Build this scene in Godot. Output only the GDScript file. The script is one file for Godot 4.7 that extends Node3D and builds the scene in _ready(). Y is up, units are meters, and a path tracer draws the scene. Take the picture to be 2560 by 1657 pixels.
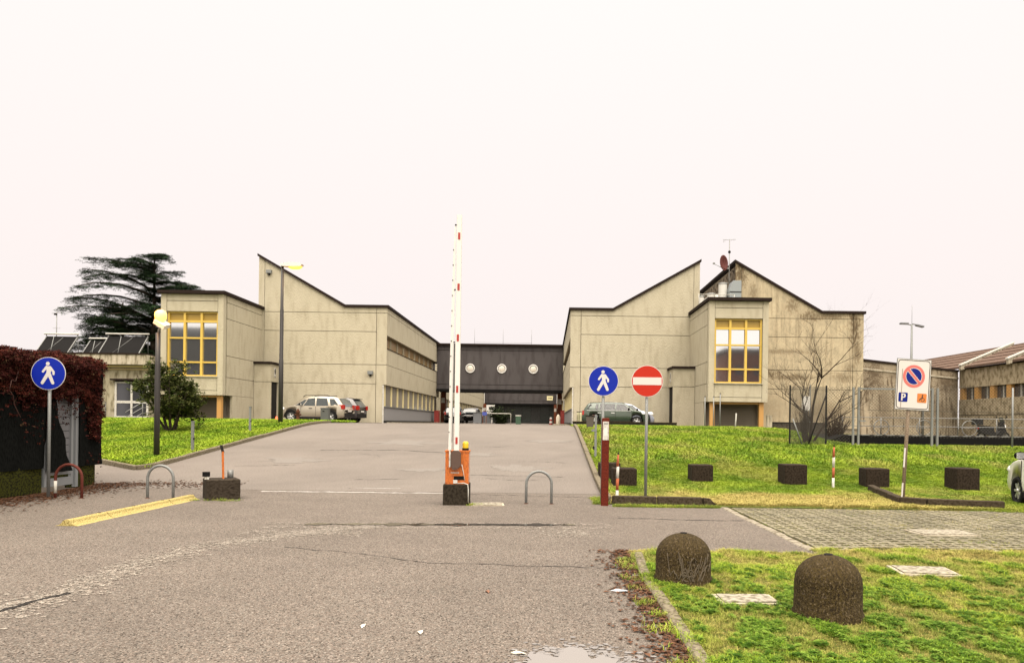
extends Node3D
# A school yard entrance with a raised barrier, cream concrete buildings and lawns under an overcast sky.
# x runs across the road, z = -d where d is the distance from the viewer, y is up, metres.

const FLAT := 4294967295

class Geo:
	var st := SurfaceTool.new()
	var n := 0
	func _init(smooth := false) -> void:
		st.begin(Mesh.PRIMITIVE_TRIANGLES)
		st.set_smooth_group(0 if smooth else 4294967295)
	func smooth(on: bool) -> void:
		st.set_smooth_group(0 if on else 4294967295)
	func v(p: Vector3, uv := Vector2.ZERO) -> void:
		st.set_uv(uv)
		st.add_vertex(p)
		n += 1
	func tri(a: Vector3, b: Vector3, c: Vector3) -> void:
		v(a); v(c); v(b)
	func quad(a: Vector3, b: Vector3, c: Vector3, d: Vector3) -> void:
		tri(a, b, c); tri(a, c, d)
	func box(c: Vector3, s: Vector3, b := Basis.IDENTITY) -> void:
		var h := s * 0.5
		var p: Array[Vector3] = []
		for i in 8:
			p.append(c + b * Vector3(h.x if i & 1 else -h.x, h.y if i & 2 else -h.y, h.z if i & 4 else -h.z))
		quad(p[4], p[5], p[7], p[6])
		quad(p[1], p[0], p[2], p[3])
		quad(p[5], p[1], p[3], p[7])
		quad(p[0], p[4], p[6], p[2])
		quad(p[6], p[7], p[3], p[2])
		quad(p[0], p[1], p[5], p[4])
	# box with chamfered upright and top edges
	func cbox(c: Vector3, s: Vector3, k: float, b := Basis.IDENTITY) -> void:
		var h := s * 0.5
		var rings := [[-h.y, 0.0], [h.y - k, 0.0], [h.y, k]]
		var prev: Array[Vector3] = []
		for r in rings:
			var cur: Array[Vector3] = []
			var ex: float = h.x - r[1]
			var ez: float = h.z - r[1]
			for q in [[-ex, ez - k], [-ex + k, ez], [ex - k, ez], [ex, ez - k], [ex, -ez + k], [ex - k, -ez], [-ex + k, -ez], [-ex, -ez + k]]:
				cur.append(c + b * Vector3(q[0], r[0], q[1]))
			if prev.size():
				for i in 8:
					var j := (i + 1) % 8
					quad(prev[i], prev[j], cur[j], cur[i])
			prev = cur
		for i in range(1, 7):
			tri(prev[0], prev[i], prev[i + 1])
	func tube(pts: Array, radii, sides := 8, caps := true) -> void:
		var rings := []
		var up := Vector3.UP
		for i in pts.size():
			var p: Vector3 = pts[i]
			var t: Vector3
			if i == 0: t = pts[1] - p
			elif i == pts.size() - 1: t = p - pts[i - 1]
			else: t = (pts[i + 1] - p).normalized() + (p - pts[i - 1]).normalized()
			t = t.normalized()
			if i == 0 and absf(t.dot(up)) > 0.9: up = Vector3.RIGHT
			var a := t.cross(up).normalized()
			if a.length() < 0.5: a = t.cross(Vector3.FORWARD).normalized()
			var b := a.cross(t).normalized()
			up = b
			var r: float = radii[i] if radii is Array else radii
			var ring: Array[Vector3] = []
			for k in sides:
				var w := TAU * k / sides
				ring.append(p + (a * cos(w) + b * sin(w)) * r)
			rings.append(ring)
		for i in range(rings.size() - 1):
			for k in sides:
				var j := (k + 1) % sides
				quad(rings[i][k], rings[i][j], rings[i + 1][j], rings[i + 1][k])
		if caps:
			var e: int = rings.size() - 1
			for k in range(1, sides - 1):
				tri(rings[0][0], rings[0][k + 1], rings[0][k])
				tri(rings[e][0], rings[e][k], rings[e][k + 1])
	func lathe(prof: Array, seg: int, xf := Transform3D.IDENTITY) -> void:
		for i in range(prof.size() - 1):
			var p: Vector2 = prof[i]
			var q: Vector2 = prof[i + 1]
			for k in seg:
				var a := TAU * k / seg
				var b := TAU * ((k + 1) % seg) / seg
				var p0 := xf * Vector3(cos(a) * p.x, p.y, -sin(a) * p.x)
				var p1 := xf * Vector3(cos(b) * p.x, p.y, -sin(b) * p.x)
				var q0 := xf * Vector3(cos(a) * q.x, q.y, -sin(a) * q.x)
				var q1 := xf * Vector3(cos(b) * q.x, q.y, -sin(b) * q.x)
				if p.x > 0.0: tri(p0, p1, q1 if q.x > 0.0 else q0)
				if q.x > 0.0: tri(p0, q1, q0)
	# extruded outline: poly in the plane (ax, ay), from o to o + (ax x ay) * t
	func prism(poly: PackedVector2Array, o: Vector3, ax: Vector3, ay: Vector3, t: float, uvk := 1.0) -> void:
		if Geometry2D.is_polygon_clockwise(poly): poly.reverse()
		var nn := ax.cross(ay).normalized() * t
		var idx := Geometry2D.triangulate_polygon(poly)
		var P := func(q: Vector2) -> Vector3: return o + ax * q.x + ay * q.y
		for i in range(0, idx.size(), 3):
			var a := poly[idx[i]]
			var b := poly[idx[i + 1]]
			var c := poly[idx[i + 2]]
			if (b - a).cross(c - a) < 0:
				var s := b
				b = c
				c = s
			v(P.call(a) + nn, a * uvk); v(P.call(c) + nn, c * uvk); v(P.call(b) + nn, b * uvk)
			v(P.call(a), a * uvk); v(P.call(b), b * uvk); v(P.call(c), c * uvk)
		for i in poly.size():
			var a := poly[i]
			var b := poly[(i + 1) % poly.size()]
			var pa: Vector3 = P.call(a)
			var pb: Vector3 = P.call(b)
			v(pa, a * uvk); v(pb + nn, b * uvk); v(pb, b * uvk)
			v(pa, a * uvk); v(pa + nn, a * uvk); v(pb + nn, b * uvk)
	func mesh() -> ArrayMesh:
		st.generate_normals()
		return st.commit()

var rng := RandomNumberGenerator.new()
var taken := {}
var M := {}
var noise := FastNoiseLite.new()

func numbered(s: String) -> String:
	var k: int = taken.get(s, 0)
	taken[s] = k + 1
	return s if k == 0 else "%s_%03d" % [s, k]

func obj(called: String, g, m: Material, parent: Node = self) -> MeshInstance3D:
	var o := MeshInstance3D.new()
	o.mesh = g.mesh() if g is Geo else g
	o.material_override = m
	o.name = numbered(called) if parent == self else called
	parent.add_child(o, true)
	return o

func tag(o: Node, label: String, category: String, group := "") -> Node:
	o.set_meta("label", label)
	o.set_meta("category", category)
	if group: o.set_meta("group", group)
	return o

func struct(o: Node) -> Node:
	o.set_meta("kind", "structure")
	return o

func stuff(o: Node) -> Node:
	o.set_meta("kind", "stuff")
	return o

func thing(called: String, label: String, category: String, at := Vector3.ZERO, turn := 0.0, group := "") -> Node3D:
	var o := Node3D.new()
	o.name = numbered(called)
	add_child(o)
	o.position = at
	o.rotation.y = turn
	tag(o, label, category, group)
	return o

func part(called: String, parent: Node) -> Node3D:
	var o := Node3D.new()
	o.name = called
	parent.add_child(o, true)
	return o

func copy(o: Node3D, at: Vector3, label := "", turn := 0.0) -> Node3D:
	var c: Node3D = o.duplicate()
	c.name = numbered(String(o.name))
	add_child(c)
	c.position = at
	c.rotation.y = turn
	if label: c.set_meta("label", label)
	return c

func lin(r: float, g: float, b: float) -> Color:
	return Color(r, g, b).linear_to_srgb()

func mat(r: float, g: float, b: float, rough := 0.8, metal := 0.0) -> StandardMaterial3D:
	var m := StandardMaterial3D.new()
	m.albedo_color = lin(r, g, b)
	m.roughness = rough
	m.metallic = metal
	if rough > 0.65: m.metallic_specular = 0.25
	return m

func noise_tex(seed_: int, freq: float, stops: Array, size := 512, octaves := 5, type := FastNoiseLite.TYPE_SIMPLEX_SMOOTH) -> NoiseTexture2D:
	var t := NoiseTexture2D.new()
	t.width = size
	t.height = size
	t.seamless = true
	t.generate_mipmaps = false
	var f := FastNoiseLite.new()
	f.seed = seed_
	f.noise_type = type
	f.frequency = freq
	f.fractal_octaves = octaves
	t.noise = f
	var r := Gradient.new()
	var off := PackedFloat32Array()
	var col := PackedColorArray()
	for s in stops:
		off.append(s[0])
		col.append(Color(s[1], s[2], s[3]) if s.size() > 3 else Color(s[1], s[1], s[1]))
	r.offsets = off
	r.colors = col
	t.color_ramp = r
	return t

func normal_tex(seed_: int, freq: float, strength: float, size := 512) -> NoiseTexture2D:
	var t := NoiseTexture2D.new()
	t.width = size
	t.height = size
	t.seamless = true
	t.generate_mipmaps = false
	t.as_normal_map = true
	t.bump_strength = strength
	var f := FastNoiseLite.new()
	f.seed = seed_
	f.frequency = freq
	f.fractal_octaves = 4
	t.noise = f
	return t

# crushed stone in bitumen: small random chips of many tones, tiling
func aggregate() -> ImageTexture:
	var n := 1024
	var im := Image.create(n, n, false, Image.FORMAT_RGB8)
	im.fill(Color(0.66, 0.63, 0.605))
	for i in 60000:
		var w := rng.randi_range(2, 8)
		var h := rng.randi_range(2, 7)
		var k := 0.34 if rng.randf() < 0.13 else (rnd(0.86, 1.0) if rng.randf() < 0.16 else rnd(0.60, 0.84))
		var warm := rnd(-0.02, 0.03)
		var c := Color(minf(1.0, k + warm), k - 0.01, k - 0.03 - warm * 0.4)
		var p := Vector2i(rng.randi() % n, rng.randi() % n)
		for o in [Vector2i.ZERO, Vector2i(-n, 0), Vector2i(0, -n)]:
			im.fill_rect(Rect2i(p + o, Vector2i(w, h)), c)
			im.fill_rect(Rect2i(p + o + Vector2i(1, -1), Vector2i(maxi(1, w - 2), h + 2)), c)
	return ImageTexture.create_from_image(im)

func tri_tex(m: StandardMaterial3D, scale: Vector3, albedo: Texture2D = null, normal: Texture2D = null, ns := 1.0) -> StandardMaterial3D:
	m.uv1_triplanar = true
	m.uv1_world_triplanar = true
	m.uv1_scale = scale
	if albedo: m.albedo_texture = albedo
	if normal:
		m.normal_enabled = true
		m.normal_texture = normal
		m.normal_scale = ns
	return m

func rise(d: float) -> float:
	var t := (d - 18.0) / 17.0
	var e := 0.14
	var s: float
	if t <= -e: s = 0.0
	elif t < e: s = (t + e) * (t + e) / (4.0 * e)
	elif t < 1.0 - e: s = t
	elif t < 1.0 + e: s = 1.0 - (1.0 + e - t) * (1.0 + e - t) / (4.0 * e)
	else: s = 1.0
	return s * 1.45

func H(x: float, d: float) -> float:
	var r := rise(d)
	return lerpf(r, minf(r, 0.86), smoothstep(10.8, 12.2, x))

func fbm(x: float, y: float) -> float:
	return noise.get_noise_2d(x, y)

func W(x: float, y: float, d: float) -> Vector3:
	return Vector3(x, y, -d)

# a sheet over rectangles [x0, x1, d0, d1] on the ground, lifted by lift, coloured by tint(x, d)
func sheet(rects: Array, step: float, lift: float, tint: Callable) -> Geo:
	var g := Geo.new(true)
	for r in rects:
		var nx: int = maxi(1, ceili((r[1] - r[0]) / step))
		var nd: int = maxi(1, ceili((r[3] - r[2]) / step))
		var pts := []
		var cols := []
		for j in nd + 1:
			for i in nx + 1:
				var x: float = lerpf(r[0], r[1], float(i) / nx)
				var d: float = lerpf(r[2], r[3], float(j) / nd)
				pts.append(W(x, H(x, d) + lift, d))
				cols.append(tint.call(x, d))
		for j in nd:
			for i in nx:
				var a: int = j * (nx + 1) + i
				for k in [a, a + nx + 2, a + 1, a, a + nx + 1, a + nx + 2]:
					g.st.set_color(cols[k])
					g.v(pts[k])
	return g

func multi(called: String, mesh_: Mesh, m: Material, xfs: Array, cols: Array, parent: Node = self) -> MultiMeshInstance3D:
	var mm := MultiMesh.new()
	mm.transform_format = MultiMesh.TRANSFORM_3D
	mm.use_colors = cols.size() > 0
	mm.mesh = mesh_
	mm.instance_count = xfs.size()
	for i in xfs.size():
		mm.set_instance_transform(i, xfs[i])
		if cols.size(): mm.set_instance_color(i, cols[i])
	var o := MultiMeshInstance3D.new()
	o.multimesh = mm
	o.material_override = m
	o.name = numbered(called) if parent == self else called
	parent.add_child(o, true)
	stuff(o)
	return o

func rnd(a: float, b: float) -> float:
	return rng.randf_range(a, b)

func disc(r: float, n: int, cx := 0.0, cy := 0.0) -> PackedVector2Array:
	var p := PackedVector2Array()
	for i in n:
		p.append(Vector2(cx + cos(TAU * i / n) * r, cy + sin(TAU * i / n) * r))
	return p

func rect(x0: float, y0: float, x1: float, y1: float) -> PackedVector2Array:
	return PackedVector2Array([Vector2(x0, y0), Vector2(x1, y0), Vector2(x1, y1), Vector2(x0, y1)])

func rrect(x0: float, y0: float, x1: float, y1: float, r: float) -> PackedVector2Array:
	var p := PackedVector2Array()
	for c in [[x1 - r, y1 - r, 0], [x0 + r, y1 - r, 1], [x0 + r, y0 + r, 2], [x1 - r, y0 + r, 3]]:
		for k in 5:
			var a: float = (c[2] + k / 4.0) * PI / 2
			p.append(Vector2(c[0] + cos(a) * r, c[1] + sin(a) * r))
	return p

func capsule2(a: Vector2, b: Vector2, r0: float, r1: float) -> PackedVector2Array:
	var p := PackedVector2Array()
	var w := (b - a).angle()
	for k in 7: p.append(b + Vector2.from_angle(w - PI / 2 + PI * k / 6) * r1)
	for k in 7: p.append(a + Vector2.from_angle(w + PI / 2 + PI * k / 6) * r0)
	return p

func plate(called: String, poly: PackedVector2Array, o: Vector3, t: float, m: Material, parent: Node) -> MeshInstance3D:
	var g := Geo.new()
	g.prism(poly, o, Vector3.RIGHT, Vector3.UP, t)
	return obj(called, g, m, parent)

func boxpart(called: String, c: Vector3, s: Vector3, m: Material, parent: Node, b := Basis.IDENTITY) -> MeshInstance3D:
	var g := Geo.new()
	g.box(c, s, b)
	return obj(called, g, m, parent)

func tubepart(called: String, pts: Array, r, m: Material, parent: Node, sides := 10) -> MeshInstance3D:
	var g := Geo.new(true)
	g.tube(pts, r, sides)
	return obj(called, g, m, parent)

func _ready() -> void:
	rng.seed = 11
	noise.seed = 5
	noise.frequency = 1.0
	noise.fractal_octaves = 4
	view()
	materials()
	ground()
	buildings()
	backdrop()
	entrance()
	vehicles()
	lawns()
	planting()

func view() -> void:
	var cam := Camera3D.new()
	cam.name = "camera"
	add_child(cam)
	cam.projection = Camera3D.PROJECTION_FRUSTUM
	cam.near = 0.1
	cam.far = 1500.0
	cam.size = 1657.0 / 1900.0 * 0.1
	cam.frustum_offset = Vector2(-91.0, 228.5) / 1900.0 * 0.1
	cam.position = Vector3(0, 1.6, 0)
	cam.rotation.z = deg_to_rad(0.75)
	cam.current = true
	var env := Environment.new()
	env.background_mode = Environment.BG_SKY
	var sky := Sky.new()
	var sm := ProceduralSkyMaterial.new()
	# an overcast sky: brighter towards the zenith, one colour all round
	var hz := Color(0.1912, 0.1748, 0.17)
	sm.sky_horizon_color = hz.linear_to_srgb()
	sm.sky_top_color = Color(hz.r * 1.25, hz.g * 1.25, hz.b * 1.25).linear_to_srgb()
	sm.sky_curve = 0.6
	sm.ground_horizon_color = lin(0.3, 0.28, 0.25)
	sm.ground_bottom_color = lin(0.2, 0.19, 0.17)
	sm.sun_angle_max = 0.0
	sky.sky_material = sm
	env.sky = sky
	env.tonemap_mode = Environment.TONE_MAPPER_LINEAR
	env.tonemap_exposure = 5.0
	env.sdfgi_enabled = true
	env.ssao_enabled = true
	env.ssil_enabled = true
	var we := WorldEnvironment.new()
	we.name = "environment"
	we.environment = env
	add_child(we)
	var sun := DirectionalLight3D.new()
	sun.name = "sun"
	sun.light_energy = 0.5
	sun.light_color = Color(1.0, 0.96, 0.9)
	sun.light_angular_distance = 70.0
	sun.shadow_enabled = true
	sun.rotation_degrees = Vector3(-70, 6, 0)
	add_child(sun)

func materials() -> void:
	var grain := normal_tex(3, 0.12, 6.0)
	# cream painted concrete, with faint upright streaks and blotches
	var streak := noise_tex(21, 0.012, [[0.0, 0.90, 0.895, 0.88], [0.45, 0.975, 0.975, 0.97], [1.0, 1, 1, 1]], 512, 5)
	M.cream = tri_tex(mat(0.362, 0.325, 0.246, 0.85), Vector3(0.30, 0.09, 0.30), streak, grain, 0.15)
	M.joint = mat(0.20, 0.17, 0.12, 0.9)
	M.coping = mat(0.018, 0.012, 0.010, 0.7)
	M.concrete = tri_tex(mat(0.26, 0.23, 0.185, 0.9), Vector3(0.6, 0.6, 0.6), noise_tex(8, 0.02, [[0.2, 0.62, 0.6, 0.56], [0.6, 0.95, 0.95, 0.94], [1.0, 1, 1, 1]]), grain, 0.4)
	M.bare_concrete = tri_tex(mat(0.40, 0.36, 0.29, 0.9), Vector3(0.5, 0.12, 0.5), noise_tex(9, 0.016, [[0.15, 0.62, 0.60, 0.55], [0.5, 0.90, 0.89, 0.87], [1.0, 1, 1, 1]]), grain, 0.3)
	M.mossy = tri_tex(mat(0.150, 0.122, 0.088, 0.97), Vector3(1.5, 0.75, 1.5), noise_tex(31, 0.03, [[0.2, 0.28, 0.26, 0.23], [0.42, 0.42, 0.39, 0.33], [0.52, 0.55, 0.51, 0.40], [0.60, 0.60, 0.56, 0.30], [0.66, 0.46, 0.43, 0.36], [0.76, 0.72, 0.69, 0.62], [0.84, 1, 0.98, 0.95], [1.0, 1, 1, 1]], 1024, 6), grain, 0.9)
	M.mosswall = tri_tex(mat(0.036, 0.038, 0.011, 0.97), Vector3(1.6, 1.6, 1.6), noise_tex(33, 0.02, [[0.2, 0.35, 0.33, 0.28], [0.5, 0.9, 0.9, 0.6], [0.7, 1, 1, 0.5], [1.0, 0.9, 0.85, 0.8]]), grain, 1.0)
	M.charcoal = tri_tex(mat(0.064, 0.057, 0.057, 0.75), Vector3(0.2, 0.05, 0.2), noise_tex(41, 0.014, [[0.2, 0.88, 0.87, 0.87], [0.5, 0.97, 0.97, 0.97], [1.0, 1, 1, 1]]))
	M.black = mat(0.008, 0.0075, 0.0075, 0.7)
	M.dark = mat(0.018, 0.0165, 0.016, 0.7)
	M.soot = mat(0.02, 0.018, 0.017, 0.9)
	M.white = mat(0.50, 0.485, 0.46, 0.5)
	M.offwhite = tri_tex(mat(0.44, 0.425, 0.39, 0.6), Vector3(2, 0.7, 2), noise_tex(12, 0.02, [[0.2, 0.8, 0.78, 0.74], [0.5, 1, 1, 1], [1.0, 1, 1, 1]]))
	M.yellow = mat(0.46, 0.31, 0.05, 0.5)
	M.yellow_panel = mat(0.26, 0.165, 0.02, 0.5)
	M.orange_post = mat(0.36, 0.19, 0.05, 0.6)
	M.galv = tri_tex(mat(0.20, 0.205, 0.20, 0.55, 0.4), Vector3(3, 3, 3), noise_tex(14, 0.03, [[0.2, 0.7, 0.7, 0.7], [0.6, 1, 1, 1], [1.0, 1, 1, 1]]))
	M.steel = mat(0.16, 0.16, 0.155, 0.5, 0.5)
	M.rusty = tri_tex(mat(0.09, 0.04, 0.026, 0.85), Vector3(5, 5, 5), noise_tex(15, 0.03, [[0.2, 0.5, 0.45, 0.4], [0.6, 1, 0.95, 0.9], [1.0, 1, 1, 1]]))
	M.glass = mat(0.030, 0.030, 0.034, 0.05)
	M.glass.metallic_specular = 0.9
	M.mirror_glass = mat(0.42, 0.43, 0.46, 0.04, 0.95)
	M.amber_glass = mat(0.26, 0.165, 0.065, 0.35)
	M.grey_glass = mat(0.17, 0.155, 0.135, 0.25)
	M.terracotta = mat(0.13, 0.042, 0.022, 0.8)
	M.red = mat(0.18, 0.012, 0.008, 0.6)
	M.sign_red = mat(0.33, 0.015, 0.005, 0.5)
	M.sign_red.metallic_specular = 0.3
	M.sign_blue = mat(0.001, 0.012, 0.23, 0.5)
	M.sign_blue.metallic_specular = 0.3
	M.sign_navy = mat(0.001, 0.008, 0.13, 0.5)
	M.sign_navy.metallic_specular = 0.3
	M.sign_white = mat(0.45, 0.425, 0.40, 0.5)
	M.sign_pink = mat(0.42, 0.10, 0.085, 0.5)
	M.sign_orange = mat(0.42, 0.125, 0.015, 0.5)
	M.orange = tri_tex(mat(0.42, 0.10, 0.006, 0.5), Vector3(3, 1.2, 3), noise_tex(17, 0.02, [[0.2, 0.75, 0.72, 0.7], [0.5, 1, 1, 1], [1.0, 1, 1, 1]]))
	M.brown_red = tri_tex(mat(0.11, 0.016, 0.007, 0.75), Vector3(6, 1.5, 6), noise_tex(18, 0.03, [[0.2, 0.55, 0.5, 0.5], [0.6, 1, 1, 1], [1.0, 1, 1, 1]]))
	M.rubber_yellow = tri_tex(mat(0.3520, 0.2880, 0.1200, 0.75), Vector3(2.5, 2.5, 2.5), noise_tex(19, 0.03, [[0.2, 0.55, 0.5, 0.38], [0.42, 0.85, 0.83, 0.72], [0.55, 1, 1, 1], [1.0, 1, 1, 1]]))
	M.tyre = mat(0.018, 0.018, 0.018, 0.85)
	M.alloy = mat(0.55, 0.55, 0.55, 0.35, 0.7)
	M.chrome = mat(0.75, 0.75, 0.75, 0.2, 0.9)
	M.lamp_red = mat(0.26, 0.012, 0.008, 0.2)
	M.clear_lamp = mat(0.70, 0.70, 0.72, 0.12)
	M.car_glass = mat(0.05, 0.06, 0.065, 0.05)
	M.car_glass.metallic_specular = 0.9
	M.net = tri_tex(mat(0.007, 0.0075, 0.007, 1.0), Vector3(2, 0.5, 2), noise_tex(23, 0.03, [[0.2, 0.6, 0.6, 0.6], [0.6, 1, 1, 1], [1.0, 1, 1, 1]]))
	M.bark = tri_tex(mat(0.055, 0.042, 0.033, 0.95), Vector3(2, 0.6, 2), noise_tex(24, 0.03, [[0.2, 0.5, 0.5, 0.5], [0.6, 1, 1, 1], [1.0, 1, 1, 1]]))
	M.roof_tile = tri_tex(mat(0.1280, 0.0840, 0.0640, 0.85), Vector3(0.6, 0.6, 0.6), noise_tex(25, 0.04, [[0.2, 0.6, 0.58, 0.55], [0.6, 1, 1, 1], [1.0, 1, 1, 1]]))
	M.leafy = StandardMaterial3D.new()
	M.leafy.vertex_color_use_as_albedo = true
	M.leafy.roughness = 0.7
	M.leafy.cull_mode = BaseMaterial3D.CULL_DISABLED
	M.leafy.backlight_enabled = true
	M.leafy.backlight = Color(0.25, 0.28, 0.1)
	M.leafdull = StandardMaterial3D.new()
	M.leafdull.vertex_color_use_as_albedo = true
	M.leafdull.roughness = 0.75
	M.leafdull.cull_mode = BaseMaterial3D.CULL_DISABLED
	# asphalt: pinkish aggregate, worn, damp
	var agg := aggregate()
	M.asphalt = tri_tex(mat(0.3366, 0.3049, 0.2805, 0.72), Vector3(0.5, 0.5, 0.5), agg, normal_tex(52, 0.12, 6.0, 1024), 0.35)
	M.asphalt.vertex_color_use_as_albedo = true
	# the older drive beyond the barrier: finer and paler
	M.old_asphalt = tri_tex(mat(0.2482, 0.2278, 0.2074, 0.72), Vector3(0.35, 0.35, 0.35), noise_tex(57, 0.06, [[0.0, 0.6, 0.57, 0.56], [0.4, 0.86, 0.84, 0.83], [0.6, 0.95, 0.94, 0.93], [1.0, 1, 1, 1]], 1024, 5), normal_tex(52, 0.085, 4.0, 1024), 0.25)
	M.old_asphalt.vertex_color_use_as_albedo = true
	M.repair = tri_tex(mat(0.1802, 0.1666, 0.1530, 0.75), Vector3(0.35, 0.35, 0.35), M.old_asphalt.albedo_texture)
	M.soil = tri_tex(mat(0.1120, 0.0945, 0.0490, 0.95), Vector3(0.9, 0.9, 0.9), noise_tex(53, 0.05, [[0.2, 0.5, 0.5, 0.4], [0.5, 0.95, 1, 0.7], [1.0, 1, 0.95, 0.8]], 512), grain, 0.8)
	M.turf = tri_tex(mat(0.0720, 0.0936, 0.0202, 0.95), Vector3(0.7, 0.7, 0.7), noise_tex(54, 0.05, [[0.2, 0.6, 0.6, 0.5], [0.5, 1, 1, 0.9], [1.0, 1.0, 0.9, 0.6]], 512), grain, 0.8)
	M.turf.vertex_color_use_as_albedo = true
	M.net.metallic_specular = 0.1
	M.soot.metallic_specular = 0.2
	for k in ["black", "dark", "tyre", "coping", "leafy", "leafdull"]: M[k].metallic_specular = 0.15
	M.sky_pale_water = mat(0.1650, 0.1500, 0.1387, 0.02)  # puddle water over silt; white sky reflection painted into its pale base colour
	# pale silt washed out of the seam and dried in the pores of the asphalt
	M.silt = tri_tex(mat(0.39, 0.358, 0.328, 0.85), Vector3(0.5, 0.5, 0.5), agg)
	M.water = mat(0.045, 0.040, 0.035, 0.03)
	M.water.metallic_specular = 0.5

func seg_dist(p: Vector2, pts: Array) -> float:
	var best := 1e9
	for i in range(pts.size() - 1):
		best = minf(best, p.distance_to(Geometry2D.get_closest_point_to_segment(p, pts[i], pts[i + 1])))
	return best

# the long seam in the asphalt where rain water stays
var seam := [Vector2(-4.5, 4.5), Vector2(-4.46, 6.2), Vector2(-4.38, 7.2), Vector2(-4.44, 8.3), Vector2(-4.3, 9.6), Vector2(-3.8, 10.2), Vector2(-3.3, 11.0), Vector2(-2.6, 11.5)]

# uneven wear of the asphalt: blotches a metre or so across, the same everywhere
func asphalt_tint(x: float, d: float) -> Color:
	var k := 0.66 + fbm(x * 0.22 + 31.0, d * 0.22) * 0.09 + fbm(x * 0.9, d * 0.9 + 9.0) * 0.07
	return Color(k, k * 0.975, k * 0.965)

func ribbon(pts: Array, width: float, lift: float, rag := 0.3) -> Geo:
	var g := Geo.new(true)
	var prev := []
	for i in range(pts.size() - 1):
		var a: Vector2 = pts[i]
		var b: Vector2 = pts[i + 1]
		var n: int = maxi(2, int(a.distance_to(b) / 0.08))
		var side := (b - a).normalized().orthogonal()
		for k in n + 1:
			var p := a.lerp(b, float(k) / n)
			p += side * fbm(p.x * 2.0, p.y * 2.0) * 0.08
			var w := width * (1.0 + rag * 2.0 * fbm(p.x * 5.0 + 2.0, p.y * 5.0))
			var l := p + side * w * 0.5
			var r := p - side * w * 0.5
			var cur := [W(l.x, H(l.x, l.y) + lift, l.y), W(r.x, H(r.x, r.y) + lift, r.y)]
			if prev.size(): g.quad(prev[0], prev[1], cur[1], cur[0])
			prev = cur
	return g

func blob(cx: float, cd: float, rx: float, rd: float, lift: float, seed_ := 0.0, rag := 0.35) -> Geo:
	var g := Geo.new(true)
	var n := 120
	var pts := []
	for i in n:
		var a := TAU * i / n
		var k := 1.0 + rag * fbm(cos(a) * 1.6 + seed_, sin(a) * 1.6) + 0.05 * fbm(cos(a) * 4.0 + seed_, sin(a) * 4.0)
		var x := cx + cos(a) * rx * k
		var d := cd + sin(a) * rd * k
		pts.append(W(x, H(x, d) + lift, d))
	for i in n:
		g.tri(W(cx, H(cx, cd) + lift, cd), pts[i], pts[(i + 1) % n])
	return g

func left_edge(x: float) -> float:
	return minf(20.25 + maxf(0.0, -10.75 - x) * 0.72, 22.9)

# one kerb stone from a to b (x, d), top at height top above the ground
func kerb_run(parent: Node, pts: Array, width: float, top: float, m: Material, called := "kerbstone", piece := 1.0) -> void:
	for i in range(pts.size() - 1):
		var a: Vector2 = pts[i]
		var b: Vector2 = pts[i + 1]
		var n: int = maxi(1, roundi(a.distance_to(b) / piece))
		for k in n:
			var p := a.lerp(b, (k + 0.004) / n)
			var q := a.lerp(b, (k + 0.994) / n)
			var P := W(p.x, H(p.x, p.y), p.y)
			var Q := W(q.x, H(q.x, q.y), q.y)
			var ex := (Q - P).normalized()
			var ez := ex.cross(Vector3.UP).normalized()
			var ey := ez.cross(ex).normalized()
			var g := Geo.new()
			var t := top + rnd(-0.008, 0.008)
			g.cbox((P + Q) * 0.5 + ey * (t - 0.1), Vector3(P.distance_to(Q), 0.2, width), 0.015, Basis(ex, ey, ez))
			obj(called, g, m, parent)

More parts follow.
